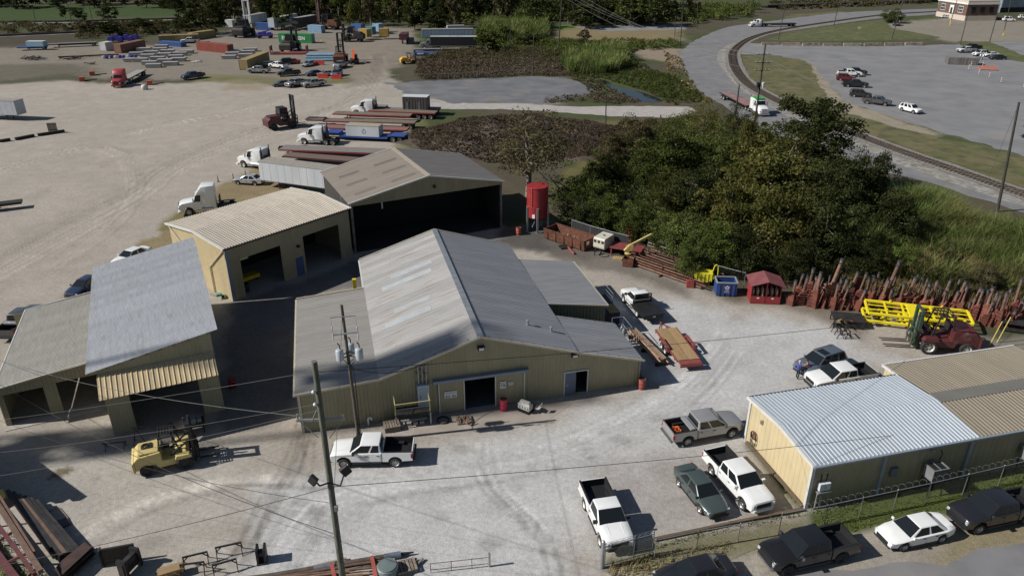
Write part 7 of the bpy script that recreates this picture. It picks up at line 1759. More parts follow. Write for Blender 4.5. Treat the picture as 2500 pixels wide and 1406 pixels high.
for(x,y,rz,n,lb_)in((957,1046,18,3,'stack of grey weathered pallets left of the railed stand'),(1133,1027,14,1,'pallet loaded with small steel parts before the sliding door'),(992,1388,20,2,'grey slatted pallet at the bottom edge by the pipes')):
 t=thing('pallet',lb_,'pallet',G(x,y),R(rz))
 for k in range(n):
  for i in range(6):MB().bb(-.6+i*.21,-.44+i*.21,-.5,.5,.12+k*.16,.15+k*.16).build('slat',M['wood'],t)
  for i in(-.48,-.05,.4):MB().bb(-.6,.61,i,i+.08,k*.16,.12+k*.16).build('runner',M['wood'],t)
b=MB();q=random.Random(1)
for i in range(16):p=Vector((q.uniform(-.5,.5),q.uniform(-.4,.4),q.uniform(.05,.2)));d=Vector((q.uniform(-.2,.2),q.uniform(-.2,.2),q.uniform(-.05,.15)));b.bar(p-d,p+d,.08,.06)
o=b.build('small_parts',M['rustlight']);o.location=G(1133,1027,.15);tag(o,'jumble of rusty small parts on the loaded pallet','parts');o['kind']='stuff'
o=thing('concrete_blocks','pale blocks and bars stored under the railed stand','blocks',FM.w(8.3,-.8),FM.a)
for i in range(4):MB().bb(-1.0+i*.5,-.65+i*.5,-.35,.1,0,.25).build('block',M['concrete'],o)
MB().bb(-1.0,1.1,-.1,.1,.25,.35).build('bar',M['concrete'],o)
o=thing('cable_coil','coil of dark cable on the ground beside the railed stand','coil',G(1082,1027));
for k in range(3):MB().lathe([(.42+k*.04,.05*k),(.5,.05*k+.04),(.42,.05*k+.09)],(0,0,0),18,0,'z',False).build('turn',mat('cable_brown',(.06,.05,.045),.8,var=.2),o)
en=thing('engine_block','silver engine block standing on the concrete apron','engine',G(1283,1003),R(-35))
MB().bb(-.55,.55,-.3,.3,.25,.75).build('block',mat('engine_silver',(.5,.5,.48),.45,.3,var=.2),en,bevel=.05);MB().prism([(-.5,.7),(.5,.7),(.4,1.0),(-.4,1.0)],-.2,.05).build('rocker_cover',MATS['engine_silver'],en)
MB().lathe([(.02,-.08),(.24,-.08),(.24,.08),(.02,.08)],(-.62,0,.45),14,0,'x').build('flywheel',M['darksteel'],en);MB().bb(-.6,.6,.3,.42,.1,.8).build('rack',M['blackmetal'],en);MB().bb(-.5,.5,-.35,.4,0,.12).build('skid',M['blackmetal'],en)
for i in range(4):MB().tube((-.4+i*.25,-.3,.6),(-.4+i*.25,-.42,.45),.05).build('manifold',MATS['engine_silver'],en)
ch=thing('folding_chair','cream folding chair on the concrete apron beside the engine','chair',G(1313,1006),R(150))
MB().bb(-.22,.22,-.22,.22,.43,.46).build('seat',M['cream'],ch);MB().add([(-.22,-.2,.6),(-.22,.2,.6),(-.3,.2,.88),(-.3,-.2,.88),(-.24,-.2,.6),(-.24,.2,.6),(-.32,.2,.88),(-.32,-.2,.88)],[(0,1,2,3),(7,6,5,4),(0,4,5,1),(1,5,6,2),(2,6,7,3),(3,7,4,0)]).build('backrest',M['cream'],ch)
for s in(-.2,.2):MB().tube((-.3,s,.9),(.2,s,0),.015).build('leg',M['galv'],ch);MB().tube((.2,s,.45),(-.25,s,0),.015).build('leg',M['galv'],ch)
o=thing('vent_pipe','white gooseneck vent pipe at the foot of the workshop wall','vent',FM.w(4.9,-.25));MB().path([(0,0,0),(0,0,.55),(.1,0,.7),(.25,0,.68),(.28,0,.5)],.07,8).build('gooseneck',M['white'],o);MB().lathe([(.12,0),(.12,.05)],(0,0,0),10).build('base_flange',M['galv'],o)
jb=thing('yellow_jib','yellow steel jib post behind the workshop lean-to','jib crane',FM.w(5.2,18.0),FM.a)
MB().bb(-.18,.18,-.18,.18,0,4.3).build('post',M['yellow'],jb);MB().bar((-.9,-.2,0),(-.1,0,3.6),.12,.12).build('brace',M['davit'],jb);MB().bb(-1.2,.3,-.5,.5,0,.15).build('base',M['davit'],jb);MB().bb(-1.0,-.7,-.3,.2,.2,.7).build('winch',M['yellow'],jb)
o=thing('work_bench','cluttered dark work bench in front of the tall shed opening','bench',FA.w(-2.9,-2.0),FA.a)
MB().bb(-1.3,1.3,-.6,.6,.75,.85).build('top',M['darksteel'],o)
for x in(-1.2,1.1):
 for y in(-.5,.45):MB().bb(x,x+.1,y,y+.1,0,.75).build('leg',M['darksteel'],o)
MB().bb(-.2,.7,-.4,.3,.85,1.3).build('machine_box',M['acgrey'],o,bevel=.04);MB().bb(.75,1.1,-.3,.2,.85,1.15).build('vice',M['galv'],o)
o=thing('tripod_stand','black tripod pipe stand left of the yellow forklift','stand',G(338,1085),R(20))
for a_ in(0,120,240):MB().tube((0,0,1.5),(.55*math.cos(R(a_)),.55*math.sin(R(a_)),0),.03).build('leg',M['darksteel'],o)
MB().bar((-.2,0,1.55),(.6,0,1.5),.06,.06).build('head',M['darksteel'],o)
o=thing('low_trestle','low black trestle frame on the shaded ground by the tall shed pier','trestle',G(285,1095),R(10));MB().bar((-.9,0,.55),(.8,0,.55),.07,.07).build('beam',M['darksteel'],o)
for x in(-.7,.6):
 for s in(-.3,.3):MB().bar((x,s,0),(x,0,.55),.05,.05).build('leg',M['darksteel'],o)
o=thing('barrow','green and white hand barrow against the cream shed wall','barrow',FC.w(-.6,1.6),R(30));MB().bb(-.3,.3,-.25,.25,.35,.6).build('tray',mat('barrow_green',(.1,.3,.25),.6,var=.2),o);MB().bar((-.3,-.2,.4),(-.9,-.25,.75),.04,.04).bar((-.3,.2,.4),(-.9,.25,.75),.04,.04).build('handle',M['galv'],o);wheel(o,.35,0,.18,.08,'blackmetal')
for i,(l,lb_)in enumerate(((3.0,'yellow machine glimpsed inside the first vehicle bay'),)):
 o=thing('bay_machine',lb_,'machine',FC.w(l+.8,3.2),FC.a);MB().bb(-1.2,1.2,-.5,.5,.3,.7).build('bed',M['yellow'],o);MB().bb(-1.0,-.8,-.4,.4,0,.3).bb(.8,1.0,-.4,.4,0,.3).build('leg',M['darksteel'],o)
sf=thing('truss_frame','red steel truss frame lying at the bottom left corner','steel frame',(0,0,0))
def PZ(px,py,z):return G(px,py,z)
M['trussr']=mat('truss_red',(.105,.032,.036),.6,var=.2);M['trusst']=mat('truss_tan',(.14,.085,.062),.7,var=.25)
MB().bar(PZ(-70,1130,1.4),PZ(100,1395,1.4),.28,.3).build('top_chord',M['trusst'],sf);MB().bar(PZ(-40,1150,1.35),PZ(85,1350,1.35),.14,.3).build('inner_chord',M['trusst'],sf)
MB().bar(PZ(-100,1230,.25),PZ(60,1440,.25),.4,.25).build('bottom_chord',M['trussr'],sf);MB().bar(PZ(-80,1180,.9),PZ(85,1402,.9),.2,.3).build('middle_chord',M['trussr'],sf)
for i in range(6):
 t_=i/5;a_=PZ(-90,1200,.3).lerp(PZ(55,1420,.3),t_);b_=PZ(-70,1140,1.3).lerp(PZ(95,1380,1.3),min(1,t_+.08));MB().bar(a_,b_,.14,.16).build('diagonal',M['trussr'],sf)
o=thing('dark_plate','black steel plate with a square corner notch on the ground','steel plate',(0,0,0));zz=.14
o2=MB();pts=[G(92,1262),G(122,1247),(G(137,1274)),G(165,1264),G(174,1280),G(128,1302)];o2 .slab([(p.x,p.y)for p in pts],.04,.1);o2 .build('plate',mat('plate_black',(.045,.045,.05),.4,.3,var=.3),o)
MB().path([G(122,1247,.1),G(142,1237,.1),G(165,1264,.1)],.02,6).build('edge_bar',M['rust'],o)
sb_=thing('beam_stack','long stack of dark steel beams beside the red truss frame','beams',(0,0,0));q=random.Random(12)
for i in range(12):
 x0=i%6;lay_=i//6;a_=G(25+x0*14,1215+x0*5)+Z*(.25+lay_*.35);e_=G(150+x0*12,1385-x0*2)+Z*(.25+lay_*.35);MB().bar(a_,a_.lerp(e_,q.uniform(.8,1.0)),.22,.28).build('beam',M['darksteel']if i%4 else M['trusst'],sb_)
o=thing('plate_stack','angled rust-brown plates stacked at the bottom left','steel plate',(0,0,0))
for i in range(5):
 z=.2+i*.16;b=MB();pts=[G(135+i*6,1395),G(215,1336+i*3),G(232+(i%2)*6,1362),G(160,1430)];b.slab([(p.x,p.y)for p in pts],z,z+.05);b.build('plate',M['darksteel']if i%2 else mat('brown_plate',(.05,.025,.02),.7,var=.3),o)
o=thing('shadow_stack','tall stack of steel added outside the left edge to cast a long shadow','steel stack',(0,0,0))  # added past the left edge and piled high for the shadow it throws
for i in range(11):a_=G(-175-(i%2)*30,1130)+Z*(.3+i*.42);e_=G(-40-(i%2)*30,1245)+Z*(.3+i*.42);MB().bar(a_,e_,.5,.36).build('beam',M['darksteel'],o)
MB().bar(G(2,1200,.5),G(6,1212,.9),.3,.3).build('yellow_end',M['yellow'],o)
rp=thing('ribbed_panel','dark ribbed steel panel propped upright near the bottom edge','panel',G(295,1372),R(15))
for i in range(6):MB().bb(-.95,.95,-.06,.06,.1+i*.2,.28+i*.2).build('plank',M['darksteel'],rp)
MB().bb(-1.0,-.9,-.2,.2,0,1.3).build('end_post',M['darksteel'],rp)
o=thing('black_attachment','black hydraulic attachment standing beside the ribbed panel','attachment',G(322,1392),R(75))
MB().bb(-.7,.7,-.15,.15,.2,1.1).build('plate',M['darksteel'],o);MB().bb(-.65,-.45,-.3,.3,0,1.3).bb(.45,.65,-.3,.3,0,1.3).build('arm',M['blackmetal'],o)
for x in(-.3,.1,.35):MB().tube((x,-.2,.5),(x,.2,.5),.1).build('pin',M['darksteel'],o)
o=thing('wooden_cradle','small tan timber cradle at the bottom edge','cradle',G(420,1405),R(25));MB().bb(-.7,.7,-.3,.3,.3,.6).build('box',M['plank'],o);MB().bar((-.6,-.3,0),(-.2,-.3,.5),.1,.1).bar((.6,-.3,0),(.2,-.3,.5),.1,.1).build('strut',M['plank'],o)
for i,(a_,b_)in enumerate((((450,1384),(512,1369)),((530,1360),(594,1346)),((444,1402),(504,1394)),((522,1404),(582,1386)))):
 A_,B_=G(*a_),G(*b_);t=thing('trestle',['black steel trestle, back left of the four at the bottom','black steel trestle, back right of the four at the bottom','black steel trestle, front left of the four at the bottom','black steel trestle, front right of the four at the bottom'][i],'trestle',(A_+B_)/2,head(A_,B_),'trestles at the bottom edge')
 h=(B_-A_).length/2;MB().bar((-h,0,.78),(h,0,.78),.08,.1).build('beam',M['darksteel'],t)
 for s in(-1,1):
  MB().bar((s*h*.95,-.35,0),(s*h*.95,0,.75),.05,.05).build('leg',M['darksteel'],t);MB().bar((s*h*.95,.35,0),(s*h*.95,0,.75),.05,.05).build('leg',M['darksteel'],t);MB().bar((s*h*.55,0,.74),(s*h*.95,0,.45),.05,.05).build('brace',M['darksteel'],t)
o=thing('coupling_bracket','black twin-eared bracket standing alone on the gravel','bracket',G(641,1368),R(12))
for s in(-.22,.22):MB().prism([(s-.07,0),(s+.07,0),(s+.09,1.1),(s-.05,1.15)],-.35,.35).build('ear',M['darksteel'],o,bevel=.02)
MB().bb(-.2,.2,-.2,.2,.55,.8).build('web',M['blackmetal'],o);MB().bb(-.3,.3,-.4,.4,0,.1).build('base',M['darksteel'],o)
A_,B_=G(540,1425,.2),G(1010,1347,.2)
o=thing('long_pipe','long thick drill pipe with silver sleeves across the bottom','pipe',(0,0,0));d_=(B_-A_)
MB().tube(A_,A_+d_*.85,.17,n=14).build('barrel',mat('pipe_brown',(.1,.08,.065),.6,.2,var=.25),o,smooth=60);MB().tube(A_+d_*.84,A_+d_*.93,.2,n=14).tube(A_+d_*.47,A_+d_*.58,.2,n=14).tube(A_+d_*.1,A_+d_*.14,.2,n=14).build('sleeve',mat('sleeve_blue_grey',(.2,.23,.28),.4,.4,var=.15),o,smooth=60);MB().tube(A_+d_*.93,A_+d_*1.0,.12,.05,10).build('tip',M['darksteel'],o,smooth=60)
o=thing('pipe_bundle','bundle of brown and tan tubes lying at the bottom edge','pipes',(0,0,0));q=random.Random(15)
for i in range(11):
 a_=G(600+q.uniform(-40,60),1408+i*2.2,.12+(i%3)*.1);e_=G(905+q.uniform(-60,40),1362+i*4.0,.12+(i%3)*.1);MB().tube(a_,e_,q.uniform(.05,.09),n=8).build('tube',mat('tube_tan',(.3,.22,.15),.6,.2,var=.2,rand=.6)if i%3==0 else M['rustlight'],o,smooth=60)
o=thing('red_stands','red channel supports under the tube bundle','support',(0,0,0));MB().bar(G(908,1360,.25),G(918,1412,.25),.22,.3).build('channel',mat('support_red',(.32,.08,.06),.6,var=.2),o);MB().bar(G(810,1378,.25),G(818,1415,.25),.22,.3).build('channel',MATS['support_red'],o)
o=thing('drum_lid','grey-green round tank lid at the bottom edge','tank',G(948,1402),0);MB().lathe([(.55,0),(.6,.1),(.6,.75),(.55,.82),(.02,.86)],(0,0,0),24).build('shell',mat('lid_green',(.13,.165,.165),.6,var=.15,col2=(.14,.17,.17),cov=.5),o,smooth=40);MB().lathe([(.61,.7),(.64,.72),(.61,.76)],(0,0,0),24,0,'z',False).build('rim',M['galv'],o)
o=thing('timber_offcuts','two short timbers leaning beside the bottom pallet','timber',G(1016,1385),R(60));MB().bar((-.6,0,.1),(.7,0,.15),.12,.12).build('timber',M['wood'],o);MB().bar((-.5,.3,.1),(.5,.35,.15),.12,.12).build('timber',M['wood'],o)
for i in range(8):
 x=1880+i*50;bq=thing('barrier_block',['leftmost','second','third','fourth','fifth','sixth','seventh','rightmost'][i]+' weathered concrete block of the barrier row below the lawn','barrier',G(x,113+(i-3.5)**2*-.15),R(1),'concrete barrier row')
 m_=mat('barrier_concrete',(.36,.3,.24),.9,var=.3,scale=1.0,col2=(.12,.09,.07),cov=.5,rand=.2);MB().prism([(-2.9,0),(2.9,0),(2.9,.9),(-2.9,.9)],-.3,.3).build('block',m_,bq);MB().bb(-2.8,2.8,-.42,.42,0,.3).build('foot',m_,bq)
en=thing('plank_enclosure','grey weathered plank enclosure in the right-hand lot','fence',G(2348,158),R(-14));q=random.Random(3)
for i in range(26):
 x=-3.9+i*.3;MB().bb(x,x+.27,-1.0,-.94,.05,2.0+q.uniform(-.08,.08)).build('plank',mat('grey_plank',(.13,.12,.115),.9,var=.2,rand=.3),en)
for i in range(12):y=-.9+i*.3;MB().bb(-3.95,-3.89,y,y+.27,.05,2.0).build('plank',MATS['grey_plank'],en);MB().bb(3.9,3.96,y,y+.27,.05,2.0).build('plank',MATS['grey_plank'],en)
for i in range(5):x=-3.8+i*1.9;MB().bb(x,x+.12,-.93,-.83,0,2.2).build('post',MATS['grey_plank'],en)
bn=thing('orange_bench','orange slatted bench barrier beside the striped posts','bench',G(2410,172),R(-16))
for z in(.45,.75,1.05):MB().bb(-2.2,2.2,-.1,.05,z,z+.14).build('slat',mat('bench_orange',(.6,.14,.07),.6,var=.1),bn)
for y in(-.5,-.25):MB().bb(-2.2,2.2,y,y+.2,.4,.46).build('seat_slat',MATS['bench_orange'],bn)
for x in(-2,0,2):MB().bb(x-.06,x+.06,-.6,.1,0,.45).build('leg',MATS['bench_orange'],bn)
sp0=thing('striped_post','orange and white striped delineator post by the lot entrance','post',(0,0,0),0,'striped posts by the lot entrance')
for i in range(5):MB().tube((0,0,.1+i*.25),(0,0,.35+i*.25),.07,n=10).build('band',M['white']if i%2==0 else mat('stripe_orange',(.6,.15,.05),.5,var=.05),sp0)
MB().lathe([(.2,0),(.2,.08),(.06,.1)],(0,0,0),10).build('base',M['black'],sp0)
for i,p in enumerate(((2364,171),(2389,182),(2414,191),(2443,203),(2370,163),(2498,215),(2398,164))):
 if i==0:sp0 .location=G(*p)
 else:copy_tree(sp0,G(*p),label='orange and white striped post '+('second along the kerb from the plank enclosure','third along the kerb from the plank enclosure','fourth along the kerb from the plank enclosure','against the plank enclosure corner','at the right edge beyond the bench','just behind the orange bench')[i-1])
o=thing('lawn_sign','small yellow sign on the lawn island','sign',G(2097,76),R(0));MB().bb(-.5,.5,-.03,.03,.6,1.5).build('board',mat('sign_pale_yellow',(.6,.58,.3),.5,var=.05),o);MB().bb(-.4,-.32,-.03,.03,0,.6).bb(.32,.4,-.03,.03,0,.6).build('leg',M['galv'],o)
# ================================================================ POLES, WIRES, FENCES, FAR BUILDINGS, PEOPLE
def PT(px,py,Y):
 k=Y/(FPX*_c-(py-703)*_s);return Vector(((px-1250)*k,Y,ZA(px,py,Y)))
def upole(label,base,h,r=.16,lean=(0,0),name='utility_pole',group=None,m=None):
 t=thing(name,label,'utility pole',base,0,group)
 MB().tube((0,0,-.2),(lean[0],lean[1],h),r,r*.68,12).build('shaft',m or M['pole'],t,smooth=60)
 return t
p1=G(767,882,18.0);P1=Vector((p1 .x,p1 .y,0))
t1=upole('thick grey-green wooden pole in the foreground with two black floodlights',P1,18.0,.19,m=mat('pole_green_grey',(.12,.125,.1),.9,var=.4,scale=4,stretch=(4,4,.5)))
zc=ZA(790,1026,P1 .y);zl=ZA(800,1165,P1 .y)
MB().bar((-1.15,0,zc),(1.0,.1,zc),.09,.11).build('crossarm',M['galv'],t1)
for x in(-1.1,.95):MB().bar((x,.05,zc),(x*.25,.05,zc-1.0),.03,.03).tube((x,.05,zc),(x,.05,zc+.3),.05).build('brace',M['galv'],t1)
for dx,dz,sgn in((-.9,.25,-1),(1.25,1.0,1)):
 MB().path([(0,-.2,zl-.15),(dx*.45,-.35,zl-.2),(dx*.62,-.38,zl+dz*.4)],.04,6).build('lamp_arm',M['black'],t1)
 f=MB().box((dx*.72,-.42,zl+dz*.75),(.42,.2,.5),0,sgn*.5,ry=sgn*-.5).build('floodlight',M['black'],t1,bevel=.03)
MB().box((.17,-.15,ZA(823,1235,P1 .y)),(.16,.16,.3)).build('meter_box',M['acgrey'],t1,bevel=.02)
for z in(ZA(775,985,P1 .y),ZA(775,955,P1 .y)):MB().lathe([(.04,0),(.09,.05),(.09,.12),(.03,.18)],(-.15,-.2,z),10).build('insulator',M['vanwhite'],t1)
MB().bar((-.1,-.2,ZA(775,985,P1 .y)-.2),(-.35,-.3,ZA(765,1005,P1 .y)-.3),.05,.05).build('bracket',M['galv'],t1)
b=MB()
for i in range(12):z=2.2+i*.55;b.tube((.16*(-1)**i,-.12,z),(.3*(-1)**i,-.16,z),.012,n=5)
o=b.build('pole_steps',M['galv'],t1);o['kind']='stuff'
P2=G(877,1079)
t2=upole('wooden pole with three pale transformers and two crossarms before the workshop',P2,11.6,.15,(-.2,0),m=mat('pole_brown_grey',(.09,.08,.065),.9,var=.4,scale=4,stretch=(4,4,.5)))
za,zb_=ZA(850,773,P2 .y),ZA(855,812,P2 .y)
MB().bar((-1.05,-.15,za),(.75,-.1,za+.12),.06,.06).build('crossarm',M['galv'],t2)
MB().bar((-.95,-.15,zb_-.1),(.8,-.1,zb_+.1),.09,.1).build('crossarm',M['galv'],t2)
for x in(-1.0,.75):
 MB().path([(x,-.15,za),(x-.03,-.15,(za+zb_)/2),(x+.05,-.15,zb_)],.015,5).build('jumper',M['galv'],t2)
 MB().lathe([(.03,-.55),(.05,-.5),(.05,-.1),(.03,0)],(x,-.15,zb_),8).lathe([(.04,-.8),(.07,-.7),(.04,-.6)],(x,-.15,za-.1),8).build('fuse_cutout',M['vanwhite'],t2)
zt=ZA(860,860,P2 .y)
for k,(x,y)in enumerate(((-.62,-.35),(.72,-.2),(-.02,.5))):
 tr_=MB().lathe([(.26,-.42),(.28,-.4),(.28,.35),(.2,.45),(.03,.48)],(x,y,zt),16).build('transformer',mat('transformer_grey',(.42,.46,.5),.45,.1,var=.06),t2,smooth=40)
 MB().path([(x+.05,y,zt+.45),(x+.05,y,zt+.75),(x-.08,y,zt+.95)],.04,6).build('bushing',M['black'],tr_);MB().bar((x*.8,y*.8,zt),(0,0,zt),.06,.06).bar((x*.8,y*.8,zt-.3),(0,0,zt-.3),.06,.06).build('bracket',M['blackmetal'],tr_)
b=MB()
for k in range(9):b.path([(rnd.uniform(-.7,.8),-.4,zt-.2),(rnd.uniform(-.3,.3),-.4,zt-.9),(.1,-.15,zt-1.4)],.012,4)
o=b.build('leads',M['black'],t2);o['kind']='stuff'
b=MB().path([(.17,-.05,zt-1.2),(.2,-.05,5.2),(.18,-.02,3.2),(.16,0,0.1)],.035,6).build('riser_conduit',M['black'],t2)
def xpole(label,b,top,arms=(),r=.16,group='poles by the road',tr=False):
 p=G(*b);h=ZA(*top,p.y);tx=PT(*top,p.y).x-p.x
 t=upole(label,p,h,r,(tx,0),group=group)
 for i,py in enumerate(arms):
  z=ZA(top[0],py,p.y);MB().bar((tx*z/h-1.4,-.15,z),(tx*z/h+1.4,-.1,z),.12,.12).build('crossarm',M['pole'],t)
  for x in(-1.3,-.6,.6,1.3):MB().lathe([(.03,0),(.08,.06),(.03,.2)],(tx*z/h+x,-.12,z+.05),8).build('insulator',M['vanwhite'],t)
 if tr:
  z=ZA(top[0],207,p.y)
  for x in(-.5,.5):MB().lathe([(.26,-.5),(.28,.4),(.03,.5)],(x,-.2,z),12).build('transformer',M['black']if x<0 else M['vanwhite'],t,smooth=40)
 return t
xp=xpole('tall pole with three crossarms standing in the thicket by the road',(1840,320),(1869,108),(133,153,172),.2,tr=True)
xpole('short black pole left of the crossarm pole',(1789,335),(1805,207),(),.18)
rp_=xpole('tall dark leaning pole at the right edge with black lamps',(2435,517),(2488,250),(),.2)
for py in(285,308,332):z=ZA(2475,py,G(2435,517).y);MB().box((.55,-.1,z),(.5,.3,.45),0,.3).bar((0,0,z),(.4,-.05,z),.06,.06).build('lamp_head',M['black'],rp_)
xpole('thin pole at the edge of the grass slope',(1478,342),(1480,232),(),.13)
xpole('short black bollard post by the pale path',(1613,293),(1613,281),(),.16)
xpole('tall bare pole on the far bank left of the dry grass',(1362,133),(1372,-6),(),.2)
xpole('far pole with line equipment beside the dry grass',(1661,110),(1669,-4),(10,22),.18)
lp_=xpole('far street-lamp pole left of the equipment pole',(1646,111),(1650,44),(),.12)
z=ZA(1650,46,G(1646,111).y);MB().bar((0,0,z),(1.6,0,z+.1),.1,.1).build('lamp_arm',M['galv'],lp_)
xpole('thin wooden post at the far corner of the old lot',(1301,186),(1303,80),(),.14)
for i,(b_,t_,lb_)in enumerate((((1900,98),(1921,-4),'leaning pole at the left tip of the lawn'),((2177,95),(2207,-4),'pole at the right of the lawn'),((2319,62),(2338,-4),'pole with yellow foot before the brick building'),((2344,110),(2362,40),'thin grey pole between lot and brick building'),((2416,103),(2442,10),'dark pole left of the white van'),((2449,87),(2470,-4),'pole with yellow foot in front of the white van'),((1702,70),(1704,0),'thin far pole beside the road bend'),((2036,64),(2048,5),'pole behind the railway on the lawn edge'),((88,57),(77,10),'leftmost far pole by the railway'),((175,56),(164,6),'second far pole by the railway'),((228,60),(217,14),'third far pole by the railway'),((546,50),(536,-4),'far pole by the container handler'),((788,40),(786,0),'far pole in the wood'),((1051,55),(1047,0),'far pole behind the light blue trailers'),((1190,36),(1188,-4),'far grey pole left of the wood'),((1205,32),(1204,-4),'far pale pole right of the grey one'),((1246,130),(1246,62),'palm-topped post on the earth bank'))):
 t=xpole(lb_,b_,t_,(),.15 if i<8 else.13,'far poles')
 if 'yellow foot' in lb_:MB().tube((0,0,0),(0,0,2.0),.18,n=10).build('foot_sleeve',M['yellow'],t)
def wire(name,label,a,b,sag=.5,r=.014,m=None,n=14):
 pts=[a.lerp(b,i/n)-Z*(sag*4*(i/n)*(1-i/n))for i in range(n+1)]
 o=MB().path(pts,r,5).build(name,m or M['black']);return tag(o,label,'wire','overhead wires')
M['wirel']=mat('pale_cable',(.14,.14,.14),.5,.2,var=.1)
top1=P1+Z*17.8;ca1=P1+Vector((-1.1,0,zc+.25));Yp=P1 .y
mid1=P1+Z*ZA(805,1188,Yp)
wire('overhead_wire','wire from the left edge to the top of the foreground pole',PT(-60,1032,40),top1-Z*.3,.15,.009,M['wirel'])
wire('overhead_wire','wire from the foreground pole top running right above the workshop gable',top1-Z*.35,PT(2560,722,70),.8,.016)
wire('overhead_wire','thick pale cable drooping from the upper left to the pole crossarm',PT(-80,850,55),ca1,.9,.015,M['wirel'])
wire('overhead_wire','second pale wire crossing the shed awning to the crossarm',PT(-60,1110,38),P1+Z*ZA(770,985,Yp),.25,.008,M['wirel'])
wire('overhead_wire','third pale wire below the awning to the foreground pole',PT(-60,1170,36),P1+Z*ZA(772,1000,Yp),.25,.008,M['wirel'])
wire('overhead_wire','black wire from the lower left edge to the middle of the foreground pole',PT(-60,1392,30),mid1,.25,.016)
wire('overhead_wire','black wire from the foreground pole across the parked cars to the office',mid1,PT(2560,1012,48),.5,.016)
wire('overhead_wire','wire from the left passing over the forklift to the lower foreground pole',PT(-30,920,48),P1+Z*ZA(823,1305,Yp),1.1,.018)
wire('overhead_wire','faint wire from the forklift side to the foreground pole',PT(-40,1010,44),P1+Z*ZA(815,1228,Yp),1.0,.012)
wire('overhead_wire','guy wire from the foreground pole top side down to the far pole foot',P2+Vector((-.2,0,11.0))*1.0,P1+Z*ZA(823,1235,Yp),.1,.012)
wire('overhead_wire','heavy black service cable from the transformer pole to the workshop risers',P2+Z*(zt-1.3),FM.w(9.0,-.2,4.7),.5,.03)
wire('overhead_wire','wire from the court edge over the workshop right roof',PT(1300,905,60),PT(2600,668,80),.6,.012)
wire('overhead_wire','wire above the plank trailer running to the right edge',PT(1100,990,56),PT(2600,760,74),.6,.012)
wire('overhead_wire','wire crossing the court past the silver pickup',PT(880,1098,50),PT(2600,838,66),.5,.012)
xt=G(1840,320)
for i,(x,py,a_)in enumerate(((-1.2,133,(1385,-10)),(-.6,133,(1400,-10)),(1.2,153,(1420,-10)),(-1.2,172,(1375,-8)))):
 wire('overhead_wire','far power line %s from the road pole to the far bank pole'%('outermost','inner','middle','lowest')[i]if False else['outermost far power line from the road pole towards the far bank','second far power line from the road pole towards the far bank','third far power line from the road pole towards the far bank','lowest far power line from the road pole towards the far bank'][i],Vector((xt.x+x,xt.y,ZA(1866,py,xt.y))),PT(*a_,236),2.2,.03,M['wirel'])
 wire('overhead_wire',['outermost power line from the road pole over the verge','second power line from the road pole over the verge','third power line from the road pole over the verge','lowest power line from the road pole over the verge'][i],Vector((xt.x+x,xt.y,ZA(1866,py,xt.y))),PT(2560,372+i*26,96),1.6,.02,M['wirel'])
rg=G(2435,517)
wire('guy_wire','pale guy wire of the right-edge pole',PT(2484,262,rg.y),G(2408,448),.0,.02,M['wirel'])
def chain_fence(label,pts,h,razor=False,postm=None,mesh=True,rail=True,step=3.0,green=False,name='chain_fence'):
 t=thing(name,label,'fence',(0,0,0));b=MB();P_=[Vector((p[0],p[1],0))for p in pts]
 mw_=MB();rz=MB()
 for a_,e_ in zip(P_[:-1],P_[1:]):
  L=(e_-a_).length;n=max(1,round(L/step));d=(e_-a_).normalized()
  for i in range(n+1):
   p=a_+d*(L*i/n);MB().tube(p,p+Z*h,.028,n=8).lathe([(.03,0),(.04,.03),(.01,.07)],p+Z*h,8).build('post',postm or M['galv'],t)
  if rail:MB().tube(a_+Z*(h-.03),e_+Z*(h-.03),.025).build('top_rail',M['galv'],t)
  if mesh:
   k=int(L/.28)
   for i in range(-int(h/.28),k):
    for sg in(1,-1):
     x0=i*.28;z0,z1=(0.05,h-.05);x1=x0+h
     if x0<0:z0+=-x0;x0=0
     if x1>L:z1-=x1-L;x1=L
     if z1-z0<.05:continue
     if sg<0:A,B=a_+d*x0+Z*z0,a_+d*x1+Z*z1
     else:A,B=a_+d*x0+Z*(h-z0),a_+d*x1+Z*(h-z1)
     mw_.bar(A,B,.005,.005)
  if razor:
   k=int(L/.03);turns=L/.55
   pr_=[a_+d*(L*i/(turns*10))+Vector((-d.y,d.x,0))*(.19*math.cos(i*.628))+Z*(h+.22+.19*math.sin(i*.628))for i in range(int(turns*10)+1)]
   MB().path(pr_,.0045,4).build('razor_coil',mat('razor_wire',(.2,.2,.2),.5,.4,var=.1),t)
 if mesh:o=mw_.build('mesh',mat('fence_wire',(.12,.13,.12),.5,.5,var=.1),t);o['kind']='stuff'
 return t
fl_=[(G(*p).x,G(*p).y)for p in((1597,1362),(1700,1340),(1900,1304),(2010,1283),(2260,1228),(2520,1165),(2700,1120))]
chain_fence('chain-link fence with razor coil between the office and the street',fl_[2:],1.75,True)
chain_fence('chain-link fence along the parked cars beside the gate',fl_[:3],1.5,False)
gt=thing('gate','open chain-link gate with barbed wire on a thick grey post','gate',(0,0,0));g0,g1=G(1469,1386),G(1592,1352)
MB().tube(g0,g0+Z*2.1,.11,n=14).lathe([(.12,0),(.06,.1)],g0+Z*2.1,12).build('gate_post',M['galv'],gt,smooth=60)
d=(g1-g0)
for z in(.2,1.65):MB().tube(g0+Z*z,g1+Z*z,.03).build('rail',M['galv'],gt)
for t_ in(.05,.62,1.0):p=g0+d*t_;MB().tube(p+Z*.1,p+Z*1.95,.03).build('stile',M['galv'],gt)
MB().tube(g0+d*.62+Z*.6,g1+Z*.5,.02).tube(g0+Z*1.95,g1+Z*1.95,.01).tube(g0+Z*1.82,g1+Z*1.82,.01).build('brace',M['galv'],gt)
b=MB()
